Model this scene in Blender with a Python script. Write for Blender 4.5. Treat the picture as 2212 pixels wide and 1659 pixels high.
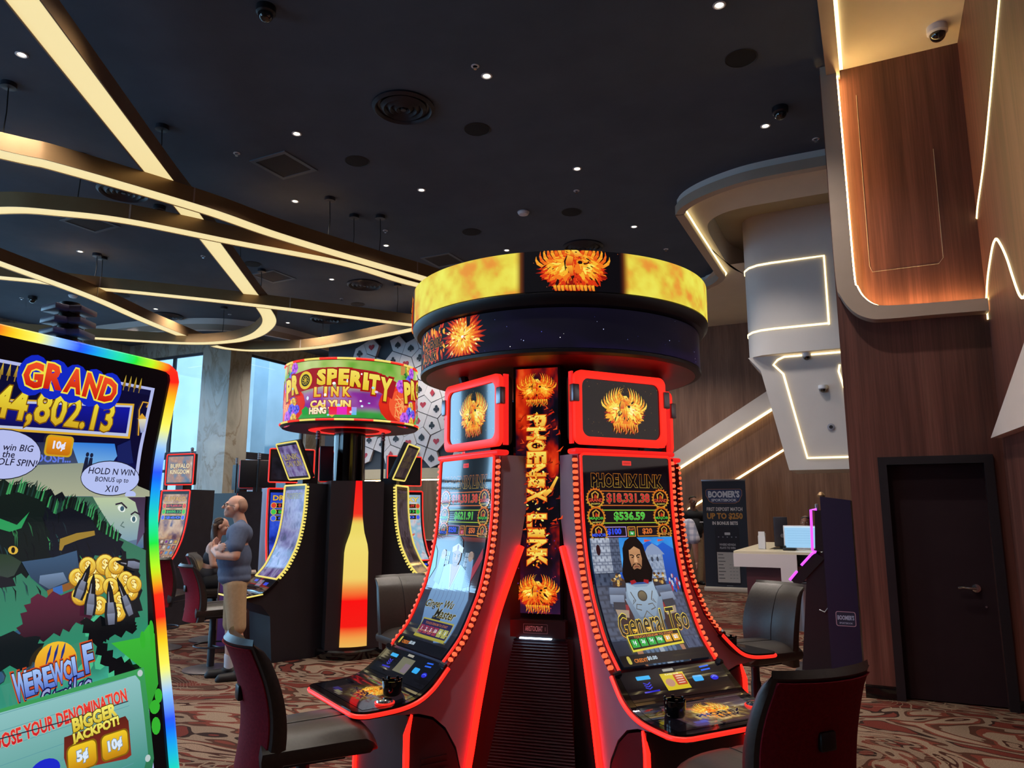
import bpy, bmesh, math, random
import numpy as np
from mathutils import Vector, Matrix, noise as mnoise
from mathutils.geometry import tessellate_polygon

for _o in list(bpy.data.objects):
    bpy.data.objects.remove(_o)
SC = bpy.context.scene
COL = SC.collection
R = math.radians

# ------------------------------------------------------------------ camera
cam = bpy.data.cameras.new('camera')
cam.sensor_width = 36.0
cam.lens = 25.99
cam.clip_end = 200
cam_ob = bpy.data.objects.new('camera', cam)
COL.objects.link(cam_ob)
cam_ob.location = (0, 0, 1.6)
cam_ob.rotation_euler = (R(99.7), 0, 0)
SC.camera = cam_ob

# ------------------------------------------------------------------ world, exposure
SC.view_settings.view_transform = 'Standard'
SC.view_settings.look = 'None'
SC.view_settings.gamma = 1.0
SC.view_settings.exposure = 0.0
SC.view_settings.use_curve_mapping = False
SC.cycles.use_denoising = True
SC.cycles.max_bounces = 7
SC.cycles.diffuse_bounces = 4
SC.cycles.glossy_bounces = 3
SC.cycles.transmission_bounces = 4
SC.cycles.transparent_max_bounces = 8
SC.cycles.sample_clamp_indirect = 4.0
SC.cycles.caustics_reflective = False
SC.cycles.caustics_refractive = False
W = bpy.data.worlds.new('daylight')
SC.world = W
W.use_nodes = True
W.node_tree.nodes['Background'].inputs[0].default_value = (0.40, 0.66, 0.92, 1)
W.node_tree.nodes['Background'].inputs[1].default_value = 6.5

SUN = bpy.data.lights.new('sun', 'SUN')
SUN.energy = 4.0
SUN.color = (1.0, 0.96, 0.88)
SUN.angle = 0.02
SUN_OB = bpy.data.objects.new('sun', SUN)
COL.objects.link(SUN_OB)
SUN_OB.rotation_euler = Vector((0.10, 0.62, -0.72)).to_track_quat('-Z', 'Y').to_euler()
DOWNLIGHT_W = 240.0
ROT = R(-26)          # the building is turned 26 degrees to the camera
CA, SA = math.cos(ROT), math.sin(ROT)


def grid(a, b):       # building coordinates -> world
    return (a * CA - b * SA, a * SA + b * CA)


# ------------------------------------------------------------------ colours and materials
def lin(c):
    if isinstance(c, str):
        c = c.lstrip('#')
        c = tuple(int(c[i:i + 2], 16) for i in (0, 2, 4))
    return tuple((x / 255 / 12.92) if x / 255 <= 0.04045 else ((x / 255 + 0.055) / 1.055) ** 2.4 for x in c[:3])


MATS = {}


def mat(name, color, rough=0.5, metal=0.0, emit=None, strength=1.0, spec=0.5, coat=0.0):
    if name in MATS:
        return MATS[name]
    m = bpy.data.materials.new(name)
    m.use_nodes = True
    p = m.node_tree.nodes['Principled BSDF']
    p.inputs['Base Color'].default_value = (*lin(color), 1)
    p.inputs['Roughness'].default_value = rough
    p.inputs['Metallic'].default_value = metal
    p.inputs['Specular IOR Level'].default_value = spec
    p.inputs['Coat Weight'].default_value = coat
    if emit is not None:
        p.inputs['Emission Color'].default_value = (*lin(emit), 1)
        p.inputs['Emission Strength'].default_value = strength
    MATS[name] = m
    return m


def nodes_of(m):
    nt = m.node_tree
    return nt, nt.nodes, nt.links, nt.nodes['Principled BSDF']


def ramp(nd, stops, interp='LINEAR'):
    r = nd.new('ShaderNodeValToRGB')
    r.color_ramp.interpolation = interp
    el = r.color_ramp.elements
    while len(el) > 1:
        el.remove(el[0])
    el[0].position = stops[0][0]
    el[0].color = (*lin(stops[0][1]), 1)
    for pos, c in stops[1:]:
        e = el.new(pos)
        e.color = (*lin(c), 1)
    return r


def coords(nd, ln, scale, kind='Object', rot=(0, 0, 0)):
    tc = nd.new('ShaderNodeTexCoord')
    mp = nd.new('ShaderNodeMapping')
    mp.inputs['Scale'].default_value = scale
    mp.inputs['Rotation'].default_value = rot
    ln.new(tc.outputs[kind], mp.inputs['Vector'])
    return mp.outputs['Vector']


def mix(nd, ln, fac, a, b):
    x = nd.new('ShaderNodeMix')
    x.data_type = 'RGBA'
    for sock, v in ((x.inputs['Factor'], fac), (x.inputs['A'], a), (x.inputs['B'], b)):
        if isinstance(v, bpy.types.NodeSocket):
            ln.new(v, sock)
        elif isinstance(v, (int, float)):
            sock.default_value = v
        else:
            sock.default_value = (*v, 1)
    return x.outputs['Result']


def tex_noise(nd, ln, vec, scale, detail=4, rough=0.5, dist=0.0):
    n = nd.new('ShaderNodeTexNoise')
    n.inputs['Scale'].default_value = scale
    n.inputs['Detail'].default_value = detail
    n.inputs['Roughness'].default_value = rough
    n.inputs['Distortion'].default_value = dist
    ln.new(vec, n.inputs['Vector'])
    return n


def bump(nd, ln, p, height, strength=0.2, distance=0.01):
    b = nd.new('ShaderNodeBump')
    b.inputs['Strength'].default_value = strength
    b.inputs['Distance'].default_value = distance
    ln.new(height, b.inputs['Height'])
    ln.new(b.outputs['Normal'], p.inputs['Normal'])


def wood(name, stops, streak=7.0):
    m = mat(name, stops[0][1], rough=0.42)
    nt, nd, ln, p = nodes_of(m)
    v = coords(nd, ln, (streak, streak, 0.35))
    n = tex_noise(nd, ln, v, 1.0, 6, 0.55, 0.6)
    r = ramp(nd, stops)
    ln.new(n.outputs['Fac'], r.inputs['Fac'])
    v2 = coords(nd, ln, (60, 60, 1.2))
    n2 = tex_noise(nd, ln, v2, 1.0, 3, 0.6, 0.2)
    r2 = ramp(nd, [(0.3, '#b8b0ac'), (0.7, '#ffffff')])
    ln.new(n2.outputs['Fac'], r2.inputs['Fac'])
    mx = nd.new('ShaderNodeMix')
    mx.data_type = 'RGBA'
    mx.blend_type = 'MULTIPLY'
    mx.inputs['Factor'].default_value = 0.8
    ln.new(r.outputs['Color'], mx.inputs['A'])
    ln.new(r2.outputs['Color'], mx.inputs['B'])
    ln.new(mx.outputs['Result'], p.inputs['Base Color'])
    return m


WOOD = wood('walnut_panelling', [(0.28, '#4c2f2c'), (0.45, '#643d36'), (0.58, '#764941'), (0.75, '#885c50')])
WOOD2 = wood('dark_walnut', [(0.28, '#74523f'), (0.5, '#8a644e'), (0.75, '#9c7660')], 4.0)
WOOD3 = wood('grey_oak', [(0.28, '#8a7c76'), (0.5, '#a3968e'), (0.75, '#b5a89e')], 5.0)


def make_marble():
    m = mat('marble', '#b8b2a8', rough=0.3)
    nt, nd, ln, p = nodes_of(m)
    v = coords(nd, ln, (1.0, 1.0, 0.35))
    n = tex_noise(nd, ln, v, 1.3, 6, 0.6, 1.6)
    r = ramp(nd, [(0.30, '#77746d'), (0.45, '#918c84'), (0.50, '#766a5c'), (0.53, '#938e86'), (0.75, '#a39e95')])
    ln.new(n.outputs['Fac'], r.inputs['Fac'])
    ln.new(r.outputs['Color'], p.inputs['Base Color'])
    return m


MARBLE = make_marble()


def make_carpet():
    m = mat('carpet', '#7a4a40', rough=0.95, spec=0.1)
    nt, nd, ln, p = nodes_of(m)
    v = coords(nd, ln, (0.62, 1.25, 1.0), rot=(0, 0, 0.25))
    n = tex_noise(nd, ln, v, 0.95, 2, 0.5, 2.6)
    r = ramp(nd, [(0.0, '#3a1a16'), (0.30, '#642c24'), (0.40, '#2c1a16'), (0.42, '#806c5d'), (0.475, '#4a2c22'), (0.505, '#6e352a'), (0.535, '#8c7766'), (0.60, '#3e2019'), (0.625, '#8a7262'), (0.67, '#5c2a22'), (0.72, '#806c5d')], 'CONSTANT')
    ln.new(n.outputs['Fac'], r.inputs['Fac'])
    # thin contour lines inside the dark patches
    w = nd.new('ShaderNodeMath')
    w.operation = 'MULTIPLY'
    w.inputs[1].default_value = 26.0
    v2 = coords(nd, ln, (0.8, 0.8, 1.0))
    n2 = tex_noise(nd, ln, v2, 1.3, 2, 0.4, 1.0)
    ln.new(n2.outputs['Fac'], w.inputs[0])
    fr = nd.new('ShaderNodeMath')
    fr.operation = 'FRACT'
    ln.new(w.outputs[0], fr.inputs[0])
    lt = nd.new('ShaderNodeMath')
    lt.operation = 'LESS_THAN'
    lt.inputs[1].default_value = 0.13
    ln.new(fr.outputs[0], lt.inputs[0])
    n3 = tex_noise(nd, ln, v2, 0.8, 1, 0.4, 0.0)
    gt = nd.new('ShaderNodeMath')
    gt.operation = 'GREATER_THAN'
    gt.inputs[1].default_value = 0.52
    ln.new(n3.outputs['Fac'], gt.inputs[0])
    ml = nd.new('ShaderNodeMath')
    ml.operation = 'MULTIPLY'
    ln.new(lt.outputs[0], ml.inputs[0])
    ln.new(gt.outputs[0], ml.inputs[1])
    cc = mix(nd, ln, ml.outputs[0], r.outputs['Color'], lin('#8a7462'))
    v4 = coords(nd, ln, (140, 140, 140))
    n4 = tex_noise(nd, ln, v4, 1.0, 2, 0.6)
    r4 = ramp(nd, [(0.25, '#8c8c8c'), (0.75, '#ffffff')])
    ln.new(n4.outputs['Fac'], r4.inputs['Fac'])
    mx = nd.new('ShaderNodeMix')
    mx.data_type = 'RGBA'
    mx.blend_type = 'MULTIPLY'
    mx.inputs['Factor'].default_value = 0.8
    ln.new(cc, mx.inputs['A'])
    ln.new(r4.outputs['Color'], mx.inputs['B'])
    ln.new(mx.outputs['Result'], p.inputs['Base Color'])
    bump(nd, ln, p, n4.outputs['Fac'], 0.35, 0.004)
    return m


CARPET = make_carpet()


def noisy(name, color, c2, scale, rough, amount=0.5, metal=0.0, bmp=0.0, spec=0.5):
    m = mat(name, color, rough=rough, metal=metal, spec=spec)
    nt, nd, ln, p = nodes_of(m)
    v = coords(nd, ln, (1, 1, 1))
    n = tex_noise(nd, ln, v, scale, 4, 0.6)
    r = ramp(nd, [(0.3, color), (0.7, c2)])
    ln.new(n.outputs['Fac'], r.inputs['Fac'])
    ln.new(r.outputs['Color'], p.inputs['Base Color'])
    if bmp:
        bump(nd, ln, p, n.outputs['Fac'], bmp, 0.003)
    return m


CEIL = noisy('ceiling_paint', '#454f60', '#4d586a', 1.5, 0.9)
CREAM = noisy('cream_plaster', '#dcd4c8', '#e2dacf', 2.0, 0.8)
TAN = noisy('tan_and_shade_plaster', '#b3a68c', '#baad93', 2.0, 0.8)
WHITEP = noisy('white_plaster', '#d6cdca', '#dcd3d0', 2.0, 0.7)
TAUPE = noisy('taupe_trim', '#ac9888', '#b29e90', 3.0, 0.5)
BRONZE = noisy('bronze', '#8c6c48', '#967652', 3.0, 0.38, metal=0.45)
BLACKP = noisy('black_paint', '#15131a', '#1a1820', 6.0, 0.45)
GLOSSBLACK = mat('gloss_black', '#08070b', rough=0.12, coat=0.5)
DARKMETAL = noisy('dark_metal', '#2b2a33', '#33323c', 8.0, 0.4, metal=0.4)
CABINET = noisy('cabinet_paint', '#9a90a6', '#a297ae', 5.0, 0.45)
LEATHER = noisy('black_leather', '#272120', '#312a27', 60.0, 0.36, bmp=0.15)
REDFAB = noisy('red_fabric', '#6e1020', '#851828', 90.0, 0.85, bmp=0.3, spec=0.15)
CHROME = mat('chrome', '#c9ccd2', rough=0.12, metal=1.0)
STEEL = mat('brushed_steel', '#9a9aa2', rough=0.32, metal=0.9)
PLASTIC_W = mat('white_plastic', '#d8d6de', rough=0.4)
PLASTIC_G = mat('grey_plastic', '#8f8e9c', rough=0.4)
PLASTIC_B = mat('black_plastic', '#101014', rough=0.4)
SMOKE_DOME = mat('smoked_dome', '#0c0d10', rough=0.05, coat=1.0)
DOORPAINT = noisy('door_paint', '#24161c', '#281a20', 4.0, 0.65, spec=0.2)
NAVYWALL = noisy('navy_wall', '#2c3440', '#323a46', 2.0, 0.7)
DIFFUSER = mat('warm_diffuser', '#e8d9a8', rough=0.6, emit='#e6d49a', strength=1.02)
COVE = mat('cove_light', '#ffe9a0', rough=0.5, emit='#ffe7a6', strength=2.6)
COVE_AMBER = mat('amber_cove', '#ffc070', rough=0.5, emit='#ffcf80', strength=55.0)
LED_RED = mat('red_light', '#40100c', rough=0.4, emit='#ff2a1e', strength=1.25)
LED_RED_HOT = mat('red_light_hot', '#40100c', rough=0.4, emit='#ff1009', strength=6.5)
LED_RED_SOFT = mat('red_light_soft', '#40100c', rough=0.4, emit='#f0201c', strength=1.0)
LED_ORANGE = mat('orange_bead', '#40150c', rough=0.4, emit='#ff6a40', strength=1.15)
LED_YELLOW = mat('yellow_light', '#403a10', rough=0.4, emit='#e8d468', strength=1.05)
LED_BLUE = mat('blue_light', '#0a1030', rough=0.4, emit='#3048ff', strength=1.3)
LED_CYAN = mat('cyan_light', '#0a2030', rough=0.4, emit='#38b4ff', strength=1.5)
LED_WHITE = mat('white_light', '#c0e0ff', rough=0.4, emit='#d8f0ff', strength=8.0)
LED_PURPLE = mat('purple_light', '#301040', rough=0.4, emit='#d048ff', strength=1.8)
LAMP_WHITE = mat('lamp_lens', '#fff4d8', rough=0.4, emit='#fff3d6', strength=9.0)
RED_UNDER = mat('red_backing_and_glow', '#7a1418', rough=0.35)
SKIN = noisy('skin', '#c4917c', '#cb9a86', 30.0, 0.55)
SKIN_D = noisy('brown_skin', '#8a5c48', '#946552', 30.0, 0.55)


def make_screen_mat():
    m = bpy.data.materials.new('screen')
    m.use_nodes = True
    nt, nd, ln, p = nodes_of(m)
    at = nd.new('ShaderNodeAttribute')
    at.attribute_name = 'Col'
    p.inputs['Base Color'].default_value = (0.004, 0.004, 0.005, 1)
    p.inputs['Roughness'].default_value = 0.06
    p.inputs['Specular IOR Level'].default_value = 0.6
    p.inputs['Coat Weight'].default_value = 1.0
    p.inputs['Coat Roughness'].default_value = 0.03
    ln.new(at.outputs['Color'], p.inputs['Emission Color'])
    p.inputs['Emission Strength'].default_value = 1.0
    return m


SCREEN = make_screen_mat()
SCREEN_SOFT = SCREEN.copy()
SCREEN_SOFT.name = 'screen_antiglare'
SCREEN_SOFT.node_tree.nodes['Principled BSDF'].inputs['Coat Weight'].default_value = 0.0
SCREEN_SOFT.node_tree.nodes['Principled BSDF'].inputs['Roughness'].default_value = 0.12
SCREEN_SOFT.node_tree.nodes['Principled BSDF'].inputs['Specular IOR Level'].default_value = 0.3
SCREEN_MATTE = SCREEN.copy()
SCREEN_MATTE.name = 'led_wall'
SCREEN_MATTE.node_tree.nodes['Principled BSDF'].inputs['Coat Weight'].default_value = 0.0
SCREEN_MATTE.node_tree.nodes['Principled BSDF'].inputs['Roughness'].default_value = 0.5
SCREEN_MATTE.node_tree.nodes['Principled BSDF'].inputs['Specular IOR Level'].default_value = 0.15


def make_print_mat():
    m = bpy.data.materials.new('printed')
    m.use_nodes = True
    nt, nd, ln, p = nodes_of(m)
    at = nd.new('ShaderNodeAttribute')
    at.attribute_name = 'Col'
    ln.new(at.outputs['Color'], p.inputs['Base Color'])
    p.inputs['Roughness'].default_value = 0.45
    return m


PRINT = make_print_mat()


def make_glass():
    m = bpy.data.materials.new('window_glass')
    m.use_nodes = True
    nt = m.node_tree
    nd, ln = nt.nodes, nt.links
    nd.remove(nd['Principled BSDF'])
    out = nd['Material Output']
    tr = nd.new('ShaderNodeBsdfTransparent')
    tr.inputs[0].default_value = (0.86, 0.93, 0.96, 1)
    gl = nd.new('ShaderNodeBsdfGlossy')
    gl.inputs['Roughness'].default_value = 0.02
    fr = nd.new('ShaderNodeFresnel')
    fr.inputs[0].default_value = 1.45
    mx = nd.new('ShaderNodeMixShader')
    ge = nd.new('ShaderNodeNewGeometry')
    iv = nd.new('ShaderNodeMath')
    iv.operation = 'SUBTRACT'
    iv.inputs[0].default_value = 1.0
    ln.new(ge.outputs['Backfacing'], iv.inputs[1])
    mu = nd.new('ShaderNodeMath')
    mu.operation = 'MULTIPLY'
    ln.new(fr.outputs[0], mu.inputs[0])
    ln.new(iv.outputs[0], mu.inputs[1])
    ln.new(mu.outputs[0], mx.inputs[0])
    ln.new(tr.outputs[0], mx.inputs[1])
    ln.new(gl.outputs[0], mx.inputs[2])
    ln.new(mx.outputs[0], out.inputs[0])
    return m


GLASS = make_glass()
# ------------------------------------------------------------------ object helpers
def tag(o, label=None, cat=None, group=None, kind=None):
    if label:
        o['label'] = label
    if cat:
        o['category'] = cat
    if group:
        o['group'] = group
    if kind:
        o['kind'] = kind
    return o


def thing(name, label, cat, loc=(0, 0, 0), rz=0.0, group=None):
    o = bpy.data.objects.new(name, None)
    o.empty_display_size = 0.1
    COL.objects.link(o)
    o.location = loc
    o.rotation_euler = (0, 0, rz)
    return tag(o, label, cat, group)


def copy_tree(o, parent=None):
    c = o.copy()
    COL.objects.link(c)
    if parent:
        c.parent = parent
    for ch in list(o.children):
        copy_tree(ch, c)
    return c


class MB:
    """collects shapes and links them as one mesh object"""

    def __init__(self):
        self.v, self.f, self.m, self.mats = [], [], [], []

    def mi(self, m):
        if m not in self.mats:
            self.mats.append(m)
        return self.mats.index(m)

    def add(self, verts, faces, m=None):
        o = len(self.v)
        self.v += [tuple(p) for p in verts]
        k = self.mi(m)
        for f in faces:
            self.f.append(tuple(i + o for i in f))
            self.m.append(k)

    def box(self, x0, x1, y0, y1, z0, z1, m=None, M=None):
        vs = [Vector((x, y, z)) for z in (z0, z1) for y in (y0, y1) for x in (x0, x1)]
        if M:
            vs = [M @ p for p in vs]
        self.add(vs, [(0, 2, 3, 1), (4, 5, 7, 6), (0, 1, 5, 4), (2, 6, 7, 3), (0, 4, 6, 2), (1, 3, 7, 5)], m)

    def rbox(self, x0, x1, y0, y1, z0, z1, r=0.01, m=None, M=None, seg=2):
        bm = bmesh.new()
        bmesh.ops.create_cube(bm, size=1)
        for p in bm.verts:
            p.co = Vector(((x0 + x1) / 2 + p.co.x * (x1 - x0), (y0 + y1) / 2 + p.co.y * (y1 - y0), (z0 + z1) / 2 + p.co.z * (z1 - z0)))
        bmesh.ops.bevel(bm, geom=bm.edges[:], offset=r, segments=seg, profile=0.5, affect='EDGES')
        self.bm(bm, m, M)

    def bm(self, bm, m=None, M=None):
        bm.verts.index_update()
        vs = [(M @ p.co) if M else p.co.copy() for p in bm.verts]
        self.add(vs, [[q.index for q in f.verts] for f in bm.faces], m)
        bm.free()

    def prism(self, poly, z0, z1, m=None, M=None, caps=True):
        """poly in xy, extruded z0..z1"""
        n = len(poly)
        vs = [Vector((p[0], p[1], z0)) for p in poly] + [Vector((p[0], p[1], z1)) for p in poly]
        if M:
            vs = [M @ p for p in vs]
        fs = [(i, (i + 1) % n, n + (i + 1) % n, n + i) for i in range(n)]
        if caps:
            tr = tessellate_polygon([[Vector((p[0], p[1], 0)) for p in poly]])
            fs += [tuple(t) for t in tr] + [tuple(n + i for i in t) for t in tr]
        self.add(vs, fs, m)

    def side(self, poly, x0, x1, m=None):
        """poly given as (r, z) profile: r is distance to the front (-y); extruded along x"""
        n = len(poly)
        vs = [(x0, -p[0], p[1]) for p in poly] + [(x1, -p[0], p[1]) for p in poly]
        fs = [(i, (i + 1) % n, n + (i + 1) % n, n + i) for i in range(n)]
        tr = tessellate_polygon([[Vector((p[0], p[1], 0)) for p in poly]])
        fs += [tuple(t) for t in tr] + [tuple(n + i for i in t) for t in tr]
        self.add(vs, fs, m)

    def lathe(self, prof, seg=32, m=None, M=None, a0=0.0, a1=2 * math.pi):
        full = abs(a1 - a0 - 2 * math.pi) < 1e-6
        k = seg if full else seg + 1
        vs, fs = [], []
        for (r, z) in prof:
            for i in range(k):
                a = a0 + (a1 - a0) * i / seg
                vs.append(Vector((r * math.cos(a), r * math.sin(a), z)))
        if M:
            vs = [M @ p for p in vs]
        for j in range(len(prof) - 1):
            for i in range(seg):
                i2 = (i + 1) % k
                fs.append((j * k + i, j * k + i2, (j + 1) * k + i2, (j + 1) * k + i))
        self.add(vs, fs, m)

    def tube(self, path, r, seg=8, m=None, closed=False, caps=True):
        path = [Vector(p) for p in path]
        n = len(path)
        rr = r if isinstance(r, (list, tuple)) else [r] * n
        vs, fs = [], []
        up = Vector((0, 0, 1))
        for i, p in enumerate(path):
            if closed:
                t = path[(i + 1) % n] - path[i - 1]
            else:
                t = path[min(i + 1, n - 1)] - path[max(i - 1, 0)]
            t.normalize()
            a = t.cross(up)
            if a.length < 1e-3:
                a = t.cross(Vector((1, 0, 0)))
            a.normalize()
            b = a.cross(t)
            up = b if b.length > 0.5 else up
            for k in range(seg):
                an = 2 * math.pi * k / seg
                vs.append(p + (a * math.cos(an) + b * math.sin(an)) * rr[i])
        for i in range(n if closed else n - 1):
            i2 = (i + 1) % n
            for k in range(seg):
                k2 = (k + 1) % seg
                fs.append((i * seg + k, i * seg + k2, i2 * seg + k2, i2 * seg + k))
        if caps and not closed:
            fs.append(tuple(range(seg)))
            fs.append(tuple(range((n - 1) * seg, n * seg)))
        self.add(vs, fs, m)

    def strip(self, rows, m=None, closed=False):
        """grid of points -> quads; rows is a list of equally long point lists"""
        n = len(rows[0])
        vs = [p for r in rows for p in r]
        fs = []
        for j in range(len(rows) if closed else len(rows) - 1):
            j2 = (j + 1) % len(rows)
            for i in range(n - 1):
                fs.append((j * n + i, j * n + i + 1, j2 * n + i + 1, j2 * n + i))
        self.add(vs, fs, m)

    def build(self, name, m=None, parent=None, smooth=35, label=None, fix=True):
        me = bpy.data.meshes.new(name)
        me.from_pydata([tuple(p) for p in self.v], [], self.f)
        if None in self.mats:
            self.mats[self.mats.index(None)] = m
        for x in self.mats:
            me.materials.append(x)
        for p, k in zip(me.polygons, self.m):
            p.material_index = k
        if fix:
            bm = bmesh.new()
            bm.from_mesh(me)
            bmesh.ops.recalc_face_normals(bm, faces=bm.faces[:])
            bm.to_mesh(me)
            bm.free()
        me.update()
        if smooth:
            me.shade_smooth()
            me.set_sharp_from_angle(angle=R(smooth))
        o = bpy.data.objects.new(name, me)
        COL.objects.link(o)
        if parent:
            o.parent = parent
        if label:
            o['label'] = label
        return o


def catmull(pts, n=8, closed=False):
    pts = [np.array(p, float) for p in pts]
    out = []
    N = len(pts)
    for i in range(N if closed else N - 1):
        if closed:
            p0, p1, p2, p3 = pts[i - 1], pts[i], pts[(i + 1) % N], pts[(i + 2) % N]
        else:
            p0, p1, p2, p3 = pts[max(i - 1, 0)], pts[i], pts[i + 1], pts[min(i + 2, N - 1)]
        for k in range(n):
            t = k / n
            out.append(0.5 * ((2 * p1) + (-p0 + p2) * t + (2 * p0 - 5 * p1 + 4 * p2 - p3) * t * t + (-p0 + 3 * p1 - 3 * p2 + p3) * t ** 3))
    if not closed:
        out.append(pts[-1])
    return out


def rrect(x0, x1, y0, y1, r, n=5):
    out = []
    for cx, cy, a in ((x1 - r, y1 - r, 0), (x0 + r, y1 - r, 90), (x0 + r, y0 + r, 180), (x1 - r, y0 + r, 270)):
        for k in range(n + 1):
            t = R(a + 90 * k / n)
            out.append((cx + r * math.cos(t), cy + r * math.sin(t)))
    return out
# ------------------------------------------------------------------ artwork that lies on a surface (screens, signs, prints)
_TXT = {}


def text_mesh(s, off=0.0, shear=0.0, space=1.0):
    key = (s, round(off, 4), shear, space)
    if key in _TXT:
        return _TXT[key]
    cu = bpy.data.curves.new('lettering', 'FONT')
    cu.body = s
    cu.size = 1.0
    cu.offset = off
    cu.shear = shear
    cu.space_character = space
    cu.resolution_u = 2
    cu.fill_mode = 'FRONT'
    ob = bpy.data.objects.new('lettering', cu)
    COL.objects.link(ob)
    dg = bpy.context.evaluated_depsgraph_get()
    dg.update()
    me = ob.evaluated_get(dg).to_mesh()
    v = np.array([(p.co.x, p.co.y) for p in me.vertices]) if len(me.vertices) else np.zeros((0, 2))
    me.calc_loop_triangles()
    t = [tuple(x.vertices) for x in me.loop_triangles]
    ob.to_mesh_clear()
    COL.objects.unlink(ob)
    bpy.data.objects.remove(ob)
    _TXT[key] = (v, t)
    return v, t


def value_noise(u, v, seed=0):
    """numpy value noise, any shape"""
    ui, vi = np.floor(u).astype(int), np.floor(v).astype(int)
    fu, fv = u - ui, v - vi
    fu, fv = fu * fu * (3 - 2 * fu), fv * fv * (3 - 2 * fv)

    def h(a, b):
        n = (a * 374761393 + b * 668265263 + seed * 974711) & 0x7fffffff
        n = ((n ^ (n >> 13)) * 1274126177) & 0x7fffffff
        return ((n ^ (n >> 16)) & 0xffff) / 65535.0
    return (h(ui, vi) * (1 - fu) + h(ui + 1, vi) * fu) * (1 - fv) + (h(ui, vi + 1) * (1 - fu) + h(ui + 1, vi + 1) * fu) * fv


def fbm(u, v, seed=0, oct=4):
    s, a = 0, 0.5
    for k in range(oct):
        s = s + a * value_noise(u * 2 ** k, v * 2 ** k, seed + k)
        a *= 0.5
    return s / (1 - 0.5 ** oct)


def cramp(x, stops):
    xs = [s[0] for s in stops]
    cs = np.array([lin(s[1]) for s in stops])
    return np.stack([np.interp(x, xs, cs[:, k]) for k in range(3)], -1)


FIRE = [(0.0, '#08060c'), (0.3, '#3a0808'), (0.45, '#c02008'), (0.6, '#f06a18'), (0.78, '#f8c838'), (1.0, '#fff8a8')]


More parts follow.
